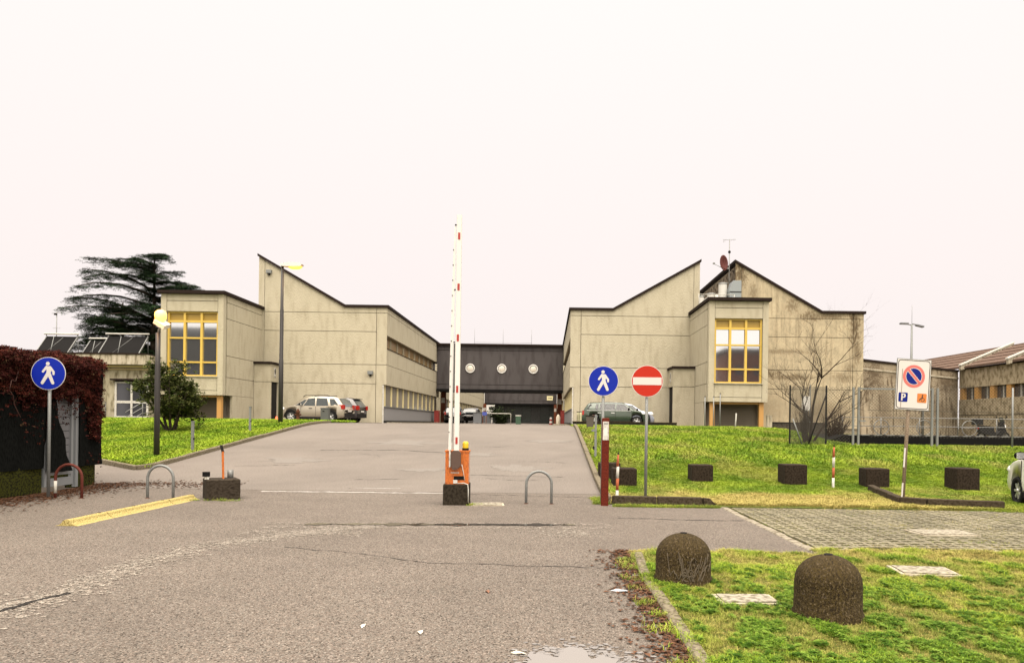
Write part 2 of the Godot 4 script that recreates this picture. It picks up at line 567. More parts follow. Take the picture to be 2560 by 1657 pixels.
func ground() -> void:
	var base := Geo.new(true)
	var xs := [-700, -250, -90, -45, -30, -20, -15, -11, -6, -2, 2, 6, 9, 11, 12.5, 13.4, 14.2, 15.1, 16, 20, 30, 45, 90, 250, 700]
	var ds := [-300, -90, -40, -10, 0, 6, 12, 15, 16, 18, 20, 22, 24, 26, 28, 30, 32, 33, 34, 35, 36, 37, 38, 40, 44, 50, 70, 100, 140, 250, 700]
	for j in range(ds.size() - 1):
		for i in range(xs.size() - 1):
			var q := []
			for c in [[i, j], [i + 1, j], [i + 1, j + 1], [i, j + 1]]:
				q.append(W(xs[c[0]], H(xs[c[0]], ds[c[1]]) - 0.07, ds[c[1]]))
			base.quad(q[0], q[1], q[2], q[3])
	struct(obj("ground", base, M.soil))

	var road := part("road", self)
	struct(road)
	var g := sheet([[-9.0, 1.05, 3.0, 9.5], [-9.0, 3.36, 9.5, 15.05], [-9.0, 1.2, 15.05, 17.5]], 0.13, 0.0, asphalt_tint)
	obj("asphalt", g, M.asphalt, road)
	g = sheet([[-16.0, -9.0, 3.0, 17.5]], 0.4, 0.0, asphalt_tint)
	obj("asphalt", g, M.asphalt, road)
	g = sheet([[-10.75, 1.2, 17.0, 38.0], [-45.0, -10.75, 17.0, 20.3]], 0.35, 0.0035, asphalt_tint)
	obj("asphalt", g, M.old_asphalt, road)
	g = sheet([[-19.0, 22.0, 44.0, 52.0], [-19.0, 1.2, 38.0, 44.0], [-12.0, 3.5, 52.0, 150.0]], 1.0, 0.0, asphalt_tint)
	obj("asphalt", g, M.old_asphalt, road)
	g = sheet([[-45.0, -16.0, -20.0, 17.5], [-16.0, 1.05, -20.0, 3.0]], 1.0, 0.0, asphalt_tint)
	obj("asphalt", g, M.asphalt, road)
	var strips := []
	for k in 12:
		var x := -10.75 - k * 0.5
		strips.append([x - 0.5, x, 20.3, left_edge(x - 0.25) + 0.2])
	obj("asphalt", sheet(strips, 0.5, 0.0, asphalt_tint), M.old_asphalt, road)
	# road paint, seams and standing water
	var paint := tri_tex(mat(0.40, 0.385, 0.365, 0.7), Vector3(2, 2, 2), noise_tex(61, 0.05, [[0.25, 0.5, 0.47, 0.45], [0.5, 1, 1, 1], [1.0, 1, 1, 1]]))
	obj("stop_line", ribbon([Vector2(-6.3, 16.72), Vector2(-2.0, 16.8)], 0.10, 0.005, 0.5), paint, road)
	obj("stop_line", ribbon([Vector2(-4.6, 17.5), Vector2(-3.4, 17.55)], 0.04, 0.009, 1.0), paint, road)
	var tar := mat(0.05, 0.044, 0.04, 0.8)
	obj("crack", ribbon([Vector2(-3.3, 9.5), Vector2(-2.2, 9.1), Vector2(-1.5, 8.62), Vector2(-0.4, 8.5), Vector2(1.0, 8.4)], 0.018, 0.005, 0.9), tar, road)
	obj("crack", ribbon([Vector2(-4.5, 4.2), Vector2(-4.46, 6.2), Vector2(-4.36, 6.9)], 0.05, 0.006, 1.1), M.soot, road)
	obj("crack", ribbon([Vector2(-2.0, 16.75), Vector2(1.1, 16.3)], 0.03, 0.005, 1.0), tar, road)
	obj("crack", ribbon([Vector2(1.2, 12.9), Vector2(2.4, 12.75), Vector2(3.3, 12.75)], 0.04, 0.005, 1.0), tar, road)
	obj("crack", ribbon([Vector2(-7.5, 25.0), Vector2(-5.0, 25.3), Vector2(-3.0, 24.6)], 0.05, 0.009, 1.0), tar, road)
	obj("crack", ribbon([Vector2(-2.5, 20.2), Vector2(0.4, 20.0)], 0.03, 0.009, 1.0), tar, road)
	# old repairs and short cracks on the drive
	for q in [[-0.9, 21.5, 0.75, 0.55, 3.0], [-3.4, 21.0, 0.6, 0.3, 5.0], [-7.6, 22.6, 0.9, 0.5, 7.0], [-0.1, 28.6, 0.8, 0.5, 9.0], [-5.2, 27.5, 1.1, 0.8, 11.0], [-2.2, 24.4, 0.5, 0.4, 13.0]]:
		obj("repair", blob(q[0], q[1], q[2], q[3], 0.0075, q[4], 0.9), M.repair, road)
	for q in [[-1.6, 19.6, -0.2, 19.4], [-0.9, 22.9, 0.6, 22.7], [-4.9, 19.1, -3.6, 19.3], [-8.8, 21.2, -7.2, 21.6], [-6.0, 24.2, -5.2, 23.5], [-2.6, 26.5, -1.1, 26.9]]:
		var m := Vector2((q[0] + q[2]) * 0.5 + rnd(-0.2, 0.2), (q[1] + q[3]) * 0.5 + rnd(-0.25, 0.25))
		obj("crack", ribbon([Vector2(q[0], q[1]), m, Vector2(q[2], q[3])], 0.022, 0.009, 1.3), tar, road)
	# silt dried along the seam and round the hollow, in flecks that thin out towards its edges; sky-pale water flecks round the puddle
	var fleck := Geo.new(true)
	for k in 5200:
		var at: Vector2
		var u := rng.randf()
		if u < 0.55:
			var e := rng.randi() % (seam.size() - 1)
			at = (seam[e] as Vector2).lerp(seam[e + 1], rng.randf()) + Vector2(rng.randfn(0, 0.16), rng.randfn(0, 0.12))
		elif u < 0.66: at = Vector2(rnd(-4.3, -2.6), 10.75 + rng.randfn(0, 0.16))
		elif u < 0.92:
			at = Vector2(rnd(-4.3, 1.0), 0)
			at.y = 11.78 + at.x * 0.07 + (0.20 if rng.randf() < 0.5 else -0.22) + rng.randfn(0, 0.07)
		else: at = Vector2(0.3 + rng.randfn(0, 0.25), 11.05 + rng.randfn(0, 0.2))
		var r := rnd(0.006, 0.026)
		for q in 6:
			var a0 := TAU * q / 6
			var a1 := TAU * (q + 1) / 6
			var c0 := at + Vector2(cos(a0) * 1.2, sin(a0)) * r
			var c1 := at + Vector2(cos(a1) * 1.2, sin(a1)) * r
			var y := 0.003 + 0.0015 * (k % 7) / 7.0
			fleck.tri(W(at.x, y, at.y), W(c0.x, y, c0.y), W(c1.x, y, c1.y))
	stuff(obj("silt", fleck, M.silt, road))
	# water standing in the pores round the puddle, in its sky-pale colour
	var pores := Geo.new(true)
	for k in 900:
		var a := rnd(0, TAU)
		var rr := 1.0 + absf(rng.randfn(0.0, 0.33)) - 0.06
		var at := Vector2(0.22 + cos(a) * 0.32 * rr, 4.85 + sin(a) * 0.43 * rr)
		if at.x > 1.0: continue
		var r := rnd(0.006, 0.022)
		var y := 0.004 + 0.002 * (k % 9) / 9.0
		for q in 6:
			var c0 := at + Vector2(cos(TAU * q / 6) * 1.3, sin(TAU * q / 6)) * r
			var c1 := at + Vector2(cos(TAU * (q + 1) / 6) * 1.3, sin(TAU * (q + 1) / 6)) * r
			pores.tri(W(at.x, y, at.y), W(c0.x, y, c0.y), W(c1.x, y, c1.y))
	stuff(obj("puddle_edge", pores, M.sky_pale_water, road))
	obj("puddle", ribbon([Vector2(-3.7, 11.62), Vector2(-2.2, 11.75), Vector2(-1.0, 11.82), Vector2(0.45, 11.95)], 0.20, 0.008, 0.9), M.water, road)
	obj("puddle", blob(0.22, 4.85, 0.36, 0.44, 0.0085, 3.0, 0.6), M.sky_pale_water, road)

	# grass-grid pavers beside the road
	var lot := part("paving", self)
	struct(lot)
	obj("paver_bed", sheet([[3.5, 14.5, 9.2, 15.1]], 0.5, 0.003, func(_x, _d): return Color.WHITE), tri_tex(mat(0.032, 0.027, 0.012, 0.97), Vector3(0.9, 0.9, 0.9), M.soil.albedo_texture), lot)
	var edge := part("edging", lot)
	kerb_run(edge, [Vector2(3.43, 9.2), Vector2(3.43, 14.75)], 0.13, 0.012, M.concrete, "edging_stone", 1.0)
	var pg := Geo.new()
	for j in 3:
		pg.cbox(Vector3(0, 0, (j - 1) * 0.178), Vector3(0.59, 0.06, 0.038), 0.006)
	for j in 2:
		for i in 4:
			pg.cbox(Vector3((i - 1.5) * 0.180, -0.003, (j - 0.5) * 0.178), Vector3(0.046, 0.06, 0.138), 0.005)
	var pm := pg.mesh()
	var tones := []
	for k in 4:
		var t := mat(0.17 + k * 0.018, 0.155 + k * 0.016, 0.115 + k * 0.011, 0.9)
		tones.append(tri_tex(t, Vector3(2.0, 2.0, 2.0), M.concrete.albedo_texture))
	for j in 13:
		for i in 16:
			var x := 3.83 + i * 0.60
			var d := 9.45 + j * 0.41
			if d > 14.7 or (d < 10.3 and fbm(x * 0.8, d * 1.5) < -0.02) or d < 9.6 + fbm(x, 3.0) * 0.5: continue
			var o := MeshInstance3D.new()
			o.mesh = pm
			o.material_override = tones[rng.randi() % 4]
			o.name = "paver"
			lot.add_child(o, true)
			o.position = W(x + rnd(-0.006, 0.006), -0.011 + rnd(-0.006, 0.003), d)
			o.rotation = Vector3(rnd(-0.012, 0.012), rnd(-0.01, 0.01), rnd(-0.012, 0.012))

	# kerbs
	var k1 := part("kerb", self)
	struct(k1)
	var pts := [Vector2(-10.78, 37.5), Vector2(-10.78, 20.8), Vector2(-11.0, 20.3), Vector2(-14.5, 22.8), Vector2(-20.0, 22.8)]
	var old_kerb := tri_tex(mat(0.17, 0.145, 0.105, 0.95), Vector3(1.5, 1.5, 1.5), M.concrete.albedo_texture)
	kerb_run(k1, pts, 0.13, 0.12, old_kerb)
	var k2 := part("kerb", self)
	struct(k2)
	kerb_run(k2, [Vector2(1.27, 36.5), Vector2(1.27, 19.0), Vector2(1.25, 15.6)], 0.14, 0.12, old_kerb)
	var dark_kerb := tri_tex(mat(0.055, 0.042, 0.028, 0.95), Vector3(1.5, 1.5, 1.5), M.concrete.albedo_texture)
	var k3 := part("kerb", self)
	struct(k3)
	kerb_run(k3, [Vector2(1.28, 15.1), Vector2(3.05, 14.92)], 0.14, 0.17, dark_kerb)
	var g3 := Geo.new()
	g3.prism(PackedVector2Array([Vector2(0, -0.1), Vector2(0.32, -0.1), Vector2(0.27, 0.02), Vector2(0.12, 0.16), Vector2(0, 0.168)]), W(3.06, 0, 14.98), Vector3.RIGHT, Vector3.UP, 0.14)
	obj("end_stone", g3, dark_kerb, k3)
	var k4 := part("kerb", self)
	struct(k4)
	kerb_run(k4, [Vector2(7.75, 18.2), Vector2(7.3, 15.65), Vector2(7.65, 15.3), Vector2(9.0, 14.95)], 0.15, 0.17, dark_kerb)
	var k5 := part("kerb", self)
	struct(k5)
	kerb_run(k5, [Vector2(1.12, 9.3), Vector2(1.04, 8.0), Vector2(1.08, 3.0)], 0.11, 0.035, old_kerb, "kerbstone", 0.9)
	# concrete covers let into the grass
	var cm := tri_tex(mat(0.28, 0.255, 0.21, 0.9), Vector3(1.2, 1.2, 1.2), M.concrete.albedo_texture, null)
	var covers := [
		["pale concrete cover set among the grid pavers", 5.95, 11.45, 0.78, 0.5, 0.03, 0.06],
		["concrete cover in thin grass past the grid pavers", 4.15, 8.35, 0.55, 0.42, 0.035, -0.12],
		["concrete cover in the grass between the two domed bollards", 1.80, 6.85, 0.46, 0.30, 0.04, 0.03],
		["cracked concrete cover in the asphalt by the barrier base", -1.16, 14.75, 0.55, 0.45, 0.012, 0.1]]
	for c in covers:
		var t := thing("drain_cover", c[0], "drain cover", W(c[1], 0, c[2]), c[6], "concrete covers in the ground")
		boxpart("rim", Vector3(0, c[5] - 0.052, 0), Vector3(c[3] + 0.08, 0.1, c[4] + 0.08), M.bare_concrete, t)
		boxpart("slab", Vector3(0, c[5] - 0.045, 0), Vector3(c[3], 0.11, c[4]), cm, t)

# ---------- buildings ----------
# a concrete panel: outline in (u, v) on a facade given by its axes, shrunk to leave an open joint
func panel(parent: Node, poly: PackedVector2Array, o: Vector3, ax: Vector3, t: float, m: Material, gap := 0.017, uvk := 1.0, called := "panel") -> void:
	if Geometry2D.is_polygon_clockwise(poly): poly.reverse()
	var ins := Geometry2D.offset_polygon(poly, -gap, Geometry2D.JOIN_MITER)
	if ins.is_empty(): return
	var g := Geo.new()
	g.prism(ins[0], o, ax, Vector3.UP, t, uvk)
	obj(called, g, m, parent)

func roof_line(t: float) -> float:
	return 9.05 if t < 2.8 else 9.05 + (t - 2.8) / 5.7 * 3.25

# a two-storey block whose end wall faces the viewer; xe is its edge beside the road, s points away from the road
func gable_block(called: String, label: String, xe: float, s: float, d0: float, d1: float, base: float, m: Material, uvk := 1.0, strip_windows := true) -> Node3D:
	var b := thing(called, label, "building", W(xe, base, d0))
	var L := func(t: float, y: float) -> Vector2: return Vector2(s * t, y - base)
	var poly := func(a: Array) -> PackedVector2Array:
		var p := PackedVector2Array()
		for q in a: p.append(L.call(q[0], q[1]))
		return p
	var F := Vector3.RIGHT
	# core
	var core := [[0.30, base - 0.3], [0.30, 3.95], [0.10, 3.95], [0.10, 6.35], [0.45, 6.35], [0.45, 7.2], [0.10, 7.2], [0.10, 8.95], [2.8, 8.95], [8.4, 12.15], [8.4, base - 0.3]]
	var g := Geo.new()
	g.prism(poly.call(core), Vector3(0, 0, -(d1 - d0)), F, Vector3.UP, d1 - d0 - 0.1, uvk)
	obj("wall", g, M.joint, b)
	# end wall panels
	var o := Vector3(0, 0, -0.1)
	var ys := [base, 4.02, 5.28, 7.45, 8.68]
	for i in 4:
		panel(b, poly.call([[0.7, ys[i]], [8.1, ys[i]], [8.1, ys[i + 1]], [0.7, ys[i + 1]]]), o, F, 0.1, m, 0.017, uvk)
	panel(b, poly.call([[0.7, 8.68], [8.1, 8.68], [8.1, roof_line(8.1)], [2.8, 9.05], [0.7, 9.05]]), o, F, 0.1, m, 0.017, uvk)
	panel(b, poly.call([[0.25, base], [0.7, base], [0.7, 5.28], [0.0, 5.28], [0.0, 3.95], [0.25, 3.95]]), o, F, 0.1, m, 0.017, uvk)
	panel(b, poly.call([[0, 5.28], [0.7, 5.28], [0.7, 8.68], [0, 8.68]]), o, F, 0.1, m, 0.017, uvk)
	panel(b, poly.call([[0, 8.68], [0.7, 8.68], [0.7, 9.05], [0, 9.05]]), o, F, 0.1, m, 0.017, uvk)
	panel(b, poly.call([[8.1, base], [8.5, base], [8.5, roof_line(8.5)], [8.1, roof_line(8.1)]]), o, F, 0.1, m, 0.012, uvk)
	# coping that follows the roof line, over the whole length
	g = Geo.new()
	g.prism(poly.call([[-0.1, 9.03], [2.8, 9.03], [8.56, 12.32], [8.56, 12.49], [2.78, 9.2], [-0.1, 9.2]]), Vector3(0, 0, -(d1 - d0)), F, Vector3.UP, d1 - d0 + 0.12, 1.0)
	obj("roof", g, M.coping, b)
	# long wall beside the road: its panels are thin boxes in local x
	var ln := d1 - d0
	var put := func(nm: String, x0: float, x1: float, y0: float, y1: float, z0: float, z1: float, mm: Material, parent: Node) -> void:
		var gg := Geo.new()
		gg.box(Vector3(s * (x0 + x1) * 0.5, (y0 + y1) * 0.5 - base, -(z0 + z1) * 0.5), Vector3(absf(x1 - x0), y1 - y0, z1 - z0))
		obj(nm, gg, mm, parent)
	var bays := maxi(1, roundi(ln / 12.0))
	for k in bays:
		var z0 := 0.02 + k * ln / bays
		var z1 := (k + 1) * ln / bays - 0.01
		for r in [[3.95, 5.265], [5.295, 6.33], [7.22, 8.665], [8.695, 9.02]]:
			put.call("panel", 0.0, 0.1, r[0], r[1], z0, z1, m, b)
	if not strip_windows: return b
	# upper strip of windows
	var nw := maxi(3, roundi(ln / 2.35))
	for k in nw:
		var z0 := 0.25 + k * (ln - 0.5) / nw
		var z1 := 0.25 + (k + 1) * (ln - 0.5) / nw
		var w := part("window", b)
		put.call("frame", 0.30, 0.44, 6.36, 7.19, z0, z0 + 0.24, M.cream, w)
		put.call("frame", 0.32, 0.44, 6.36, 6.44, z0 + 0.24, z1, M.cream, w)
		put.call("pane", 0.38, 0.44, 6.44, 7.19, z0 + 0.24, z1, M.amber_glass, w)
	put.call("sill", -0.03, 0.10, 6.325, 6.37, 0.1, ln, M.coping, b)
	# ground floor glazing over a grey spandrel
	put.call("plinth", 0.12, 0.3, base - 0.2, base + 0.16, 0.05, ln, M.dark, b)
	put.call("spandrel", 0.14, 0.3, base + 0.16, 2.5, 0.25, ln, mat(0.19, 0.185, 0.19, 0.8), b)
	put.call("sill", 0.08, 0.3, 2.5, 2.56, 0.2, ln, M.galv, b)
	var nl := maxi(3, roundi(ln / 2.2))
	for k in nl:
		var z0 := 0.25 + k * (ln - 0.4) / nl
		var z1 := 0.25 + (k + 1) * (ln - 0.4) / nl
		var w := part("window", b)
		put.call("mullion", 0.16, 0.3, 2.56, 3.94, z0, z0 + 0.28, mat(0.55, 0.47, 0.25, 0.6), w)
		put.call("pane", 0.22, 0.3, 2.56, 3.94, z0 + 0.28, z1, M.grey_glass, w)
	put.call("corner_trim", 0.17, 0.25, base, 3.94, -0.02, 0.12, M.offwhite, b)
	return b

# stair wing with a tall yellow window, in front of the blocks; x0..x1, d0..d1
func wing(called: String, label: String, x0: float, x1: float, d0: float, d1: float, base: float, road_side: float) -> Node3D:
	var b := thing(called, label, "building", W((x0 + x1) * 0.5, base, d0))
	var hw := (x1 - x0) * 0.5
	var R := func(a0: float, y0: float, a1: float, y1: float) -> PackedVector2Array: return rect(a0, y0 - base, a1, y1 - base)
	var F := Vector3.RIGHT
	var m: Material = M.cream
	var low := 2.95
	var top := 8.8
	# core: shell walls round a dark inside
	var g := Geo.new()
	g.box(Vector3(0, (low + top) * 0.5 - base, -(d1 - d0 + 0.36) * 0.5), Vector3(hw * 2 - 0.2, top - low, d1 - d0 - 0.36))
	obj("wall", g, M.joint, b)
	var t := 0.36
	var o := Vector3(0, 0, -t)
	var pw := 0.34
	var wy0 := 4.0
	var wy1 := 7.78
	panel(b, R.call(-hw, low, -hw + pw, top), o, F, t, m, 0.008)
	panel(b, R.call(hw - pw, low, hw, top), o, F, t, m, 0.008)
	panel(b, R.call(-hw + pw, 8.4, hw - pw, top), o, F, t - 0.012, m, 0.016)
	panel(b, R.call(-hw + pw, wy1, hw - pw, 8.4), o, F, t - 0.012, m, 0.016)
	panel(b, R.call(-hw + pw, 3.22, hw - pw, wy0), o, F, t - 0.012, m, 0.016)
	panel(b, R.call(-hw + pw, low, hw - pw, 3.22), o, F, t - 0.012, m, 0.010)
	boxpart("sill", Vector3(0, wy0 - base + 0.02, -0.06), Vector3(hw * 2 - pw * 2 + 0.06, 0.05, 0.26), m, b)
	boxpart("coping", Vector3(0, 8.89 - base, -(d1 - d0) * 0.5 + 0.06), Vector3(hw * 2 + 0.24, 0.18, d1 - d0 + 0.3), M.coping, b)
	# window: yellow frame, three bays; blind panels on top, then three rows of glass
	var win := part("window", b)
	var wx := hw - pw - 0.01
	var zf := -0.20
	var cols := [-wx, -wx + (2 * wx) / 3.0, -wx + (4 * wx) / 3.0, wx]
	var rows := [wy0 + 0.04, 4.86, 6.26, 7.22, wy1 - 0.01]
	for k in 4:
		var w := 0.13 if k == 1 or k == 2 else 0.10
		boxpart("mullion", Vector3(cols[k] + (0.05 if k == 0 else (-0.05 if k == 3 else 0.0)), (rows[0] + rows[4]) * 0.5 - base, zf), Vector3(w, rows[4] - rows[0], 0.14), M.yellow, win)
	for k in 5:
		var y: float = rows[k] + (0.04 if k == 0 else (-0.03 if k == 4 else 0.0))
		for c in 3:
			var a: float = cols[c] + (0.10 if c == 0 else 0.065)
			var e: float = cols[c + 1] - (0.10 if c == 2 else 0.065)
			boxpart("transom", Vector3((a + e) * 0.5, y - base, zf - 0.006), Vector3(e - a, 0.12 if k == 3 else 0.09, 0.12), M.yellow, win)
			if k < 4:
				boxpart("blind_panel" if k == 3 else "pane", Vector3((a + e) * 0.5, (rows[k] + rows[k + 1]) * 0.5 - base, zf - 0.05), Vector3(e - a, rows[k + 1] - rows[k], 0.02), M.yellow_panel if k == 3 else M.mirror_glass, win)
	# long side that faces the road
	var sx := hw * road_side
	for r in [[low, 4.02], [4.02, 5.28], [5.28, 7.45], [7.45, 8.4], [8.4, top]]:
		boxpart("panel", Vector3(sx - road_side * 0.05, (r[0] + r[1]) * 0.5 - base, -(d1 - d0 + 0.5) * 0.5), Vector3(0.1, r[1] - r[0] - 0.03, d1 - d0 - 0.52), m, b)
	boxpart("panel", Vector3(-sx + road_side * 0.05, (low + top) * 0.5 - base, -(d1 - d0 + 0.4) * 0.5), Vector3(0.1, top - low, d1 - d0 - 0.4), m, b)
	# lower walls under the overhang, set back
	var z0 := -1.7
	boxpart("back_wall", Vector3(0, (low - base) * 0.5 - 0.1, z0 - 0.1), Vector3(hw * 2 - 0.3, low - base + 0.2, 0.2), mat(0.16, 0.135, 0.105, 0.9), b)
	boxpart("shutter", Vector3(0.05, (low - base) * 0.5 - 0.15, z0 + 0.03), Vector3(hw * 2 - 1.0, low - base - 0.3, 0.05), mat(0.13, 0.11, 0.085, 0.7), b)
	for k in 9:
		boxpart("shutter_slat", Vector3(0.05, 0.06 + k * 0.135, z0 + 0.065), Vector3(hw * 2 - 1.04, 0.10, 0.03), mat(0.14, 0.12, 0.095, 0.7), b)
	boxpart("side_wall", Vector3(sx - road_side * 0.08, (low - base) * 0.5 - 0.1, -(d1 - d0 + 1.4) * 0.5), Vector3(0.16, low - base + 0.2, d1 - d0 - 1.4), m, b)
	boxpart("side_wall", Vector3(-sx + road_side * 0.08, (low - base) * 0.5 - 0.1, -(d1 - d0 + 1.4) * 0.5), Vector3(0.16, low - base + 0.2, d1 - d0 - 1.4), m, b)
	for k in [-1, 1]:
		boxpart("post", Vector3(k * (hw - 0.30), (low - base) * 0.5 - 0.1, -0.35), Vector3(0.26, low - base + 0.2, 0.26), M.orange_post, b)
	boxpart("lintel", Vector3(0, low - base - 0.06, -0.35), Vector3(hw * 2 - 0.9, 0.12, 0.2), M.orange_post, b)
	return b

func porch(label: String, x0: float, x1: float, d0: float, d1: float, base: float, road_side: float) -> void:
	var b := thing("porch", label, "porch", W((x0 + x1) * 0.5, base, d0))
	var hw := (x1 - x0) * 0.5
	var dep := d1 - d0
	boxpart("core", Vector3(-road_side * 0.06, 1.85, -dep * 0.5 - 0.06), Vector3(hw * 2 - 0.12, 3.65, dep - 0.12), M.soot, b)
	boxpart("panel", Vector3(0, 1.25, -0.06), Vector3(hw * 2, 2.56, 0.12), M.cream, b)
	boxpart("panel", Vector3(0, 3.12, -0.06), Vector3(hw * 2, 1.12, 0.12), M.cream, b)
	boxpart("panel", Vector3(road_side * (hw - 0.05), 3.12, -dep * 0.5 - 0.06), Vector3(0.1, 1.12, dep - 0.13), M.cream, b)
	boxpart("door", Vector3(road_side * (hw - 0.10), 1.22, -dep * 0.5 - 0.05), Vector3(0.05, 2.5, dep - 0.4), M.dark, b)
	boxpart("coping", Vector3(0, 3.76, -dep * 0.5 + 0.04), Vector3(hw * 2 + 0.16, 0.14, dep + 0.16), M.coping, b)
	var nm := part("name_plate", b)
	var by := Basis(Vector3.UP, road_side * PI / 2)
	boxpart("board", Vector3(road_side * (hw + 0.012), 3.18, -dep * 0.5), Vector3(0.02, 0.62, 0.34), M.offwhite, nm)
	var g := Geo.new()
	g.prism(disc(1.0, 20), Vector3(road_side * (hw + 0.024), 3.24, -dep * 0.5), by * Vector3(0.09, 0, 0), Vector3(0, 0.2, 0), 0.006)
	obj("emblem", g, M.dark, nm)
	boxpart("lettering", Vector3(road_side * (hw + 0.025), 2.92, -dep * 0.5), Vector3(0.006, 0.05, 0.2), M.dark, nm)

func stain_texture(seed_: int, spots: Array, streaks: float) -> ImageTexture:
	# weathering seen on the concrete: algae and soot blotches, run-off streaks; u across, v up
	var n := 384
	var im := Image.create(n, n, false, Image.FORMAT_RGB8)
	var f := FastNoiseLite.new()
	f.seed = seed_
	f.frequency = 1.0
	f.fractal_octaves = 5
	for j in n:
		var v := 1.0 - (j + 0.5) / n
		for i in n:
			var u := (i + 0.5) / n
			var a := f.get_noise_2d(u * 14.0, v * 14.0)
			var fine := f.get_noise_2d(u * 62.0 + 9.0, v * 40.0)
			var run := f.get_noise_2d(u * 30.0 + 50.0, v * 2.2)
			var s := streaks * smoothstep(-0.05, 0.6, run + a * 0.35)
			for q in spots:
				var du: float = (u - q[0]) / q[2]
				var dv: float = (v - q[1]) / q[3]
				var w := exp(-(du * du + dv * dv))
				s = maxf(s, 0.85 * q[4] * smoothstep(0.2, 1.2, w + a * 0.5 + fine * 0.75))
			s = clampf(s, 0.0, 1.0)
			var k := 0.92 + a * 0.14 + fine * 0.07
			var c := Color(k, k * 0.985, k * 0.95).lerp(Color(0.45, 0.40, 0.35) * (0.9 + fine * 0.5), s)
			im.set_pixel(i, j, c)
	return ImageTexture.create_from_image(im)

func buildings() -> void:
	var left := gable_block("school_block", "cream concrete block with sloping roof and strip windows, behind the black street lamp", -10.7, -1.0, 50.0, 74.0, 1.45, M.cream)
	var right := gable_block("school_block", "clean cream concrete block with sloping roof behind the green car", 1.37, 1.0, 50.0, 74.0, 1.45, M.cream)
	# wall lights and cable boxes on the end walls
	var lt := func(nm: String, x: float, y: float) -> void:
		var t := part(nm, left)
		boxpart("housing", Vector3(x + 10.7, y - 1.45, 0.09), Vector3(0.34, 0.22, 0.18), M.galv, t)
		boxpart("bracket", Vector3(x + 10.7, y - 1.62, 0.06), Vector3(0.1, 0.14, 0.12), M.dark, t)
	lt.call("wall_light", -18.5, 11.3)
	lt.call("wall_light", -11.75, 4.75)
	for sp in [[-2.2, 0.3, -3.2], [-2.35, 0.25, -3.4]]: pass
	tubepart("downpipe", [Vector3(-8.42, 6.9, 0.06), Vector3(-8.42, 3.9, 0.06)], 0.06, M.cream, left)
	# stained twin of the clean block, mirrored
	var st := stain_texture(71, [[0.05, 0.90, 0.06, 0.10, 1.0], [0.93, 0.60, 0.05, 0.16, 1.0], [0.95, 0.45, 0.04, 0.10, 0.7], [0.60, 0.66, 0.10, 0.035, 0.85], [0.45, 0.72, 0.06, 0.05, 0.7], [0.75, 0.66, 0.14, 0.02, 0.7],
		[0.20, 0.315, 0.20, 0.035, 0.95], [0.45, 0.30, 0.22, 0.022, 0.75], [0.12, 0.35, 0.10, 0.05, 0.6], [0.85, 0.30, 0.12, 0.03, 0.6], [0.35, 0.45, 0.30, 0.02, 0.5], [0.15, 0.80, 0.05, 0.06, 0.6], [0.2, 0.12, 0.25, 0.10, 0.35], [0.7, 0.10, 0.3, 0.08, 0.5], [0.9, 0.36, 0.06, 0.04, 0.6]], 0.22)
	var sm := mat(0.42, 0.368, 0.272, 0.9)
	sm.albedo_texture = st
	# u runs -8.5..0, v runs 0..11 in the block's own axes
	sm.uv1_scale = Vector3(1.0 / 8.6, -1.0 / 11.2, 1)
	sm.uv1_offset = Vector3(1.0, 1.0, 0)
	var old := gable_block("school_block", "weathered concrete block with dark stains, beside the wire fence", 20.7, -1.0, 50.0, 90.0, 1.45, sm, 1.0, false)
	# its inner long wall, soot-dark, with openings
	var inner := tri_tex(mat(0.22, 0.18, 0.14, 0.95), Vector3(0.5, 0.25, 0.5), noise_tex(72, 0.02, [[0.25, 0.3, 0.27, 0.25], [0.5, 0.7, 0.68, 0.63], [0.72, 1, 1, 1], [0.8, 1.6, 1.6, 1.55], [1.0, 1, 1, 1]]))
	boxpart("inner_wall", Vector3(-8.44, 5.3, -20.0), Vector3(0.12, 10.5, 39.8), inner, old)
	boxpart("opening", Vector3(-8.51, 8.2, -2.9), Vector3(0.06, 1.9, 2.4), M.soot, old)
	boxpart("opening_frame", Vector3(-8.53, 7.9, -1.6), Vector3(0.08, 2.3, 0.18), M.bare_concrete, old)
	boxpart("opening_frame", Vector3(-8.53, 7.9, -4.2), Vector3(0.08, 2.3, 0.18), M.bare_concrete, old)
	wing("stair_wing", "stair wing with tall yellow window behind the bushy evergreen", -22.55, -18.9, 44.0, 50.0, 1.45, 1.0)
	wing("stair_wing", "stair wing with tall yellow window below the rooftop dish", 9.24, 12.7, 44.0, 50.0, 1.45, -1.0)
	porch("small entrance porch between the champagne car's wall and stair wing", -18.88, -17.8, 48.6, 49.98, 1.45, 1.0)
	porch("small entrance porch at the far side of the no-entry sign's wall", 7.85, 9.22, 48.0, 49.98, 1.45, -1.0)
	# link bridges across the road
	bridge("charcoal link bridge with three round porthole windows", 72.0, 4.5, true)
	bridge("plain charcoal link bridge with a small pale notice, seen under the porthole bridge", 126.0, 4.55, false)
	# far blocks behind the first bridge
	gable_block("rear_block", "far cream block beyond the porthole bridge, on the side of the dark parked cars", -10.7, -1.0, 80.0, 126.0, 1.45, M.cream)
	gable_block("rear_block", "far cream block beyond the porthole bridge, behind the striped bollard", 1.37, 1.0, 80.0, 126.0, 1.45, M.cream)
	for k in 4:
		var p := thing("bridge_column", "terracotta column under the porthole bridge" if k < 2 else "terracotta column under the plain rear bridge", "column", W(-10.45 if k % 2 == 0 else 1.1, 1.4, 75.5 if k < 2 else 124.5), 0.0, "terracotta bridge columns")
		boxpart("shaft", Vector3(0, 1.6, 0), Vector3(0.45, 3.2, 0.7), M.terracotta, p)
		boxpart("notice", Vector3(0, 2.3, 0.36), Vector3(0.36, 0.5, 0.02), M.offwhite, p)
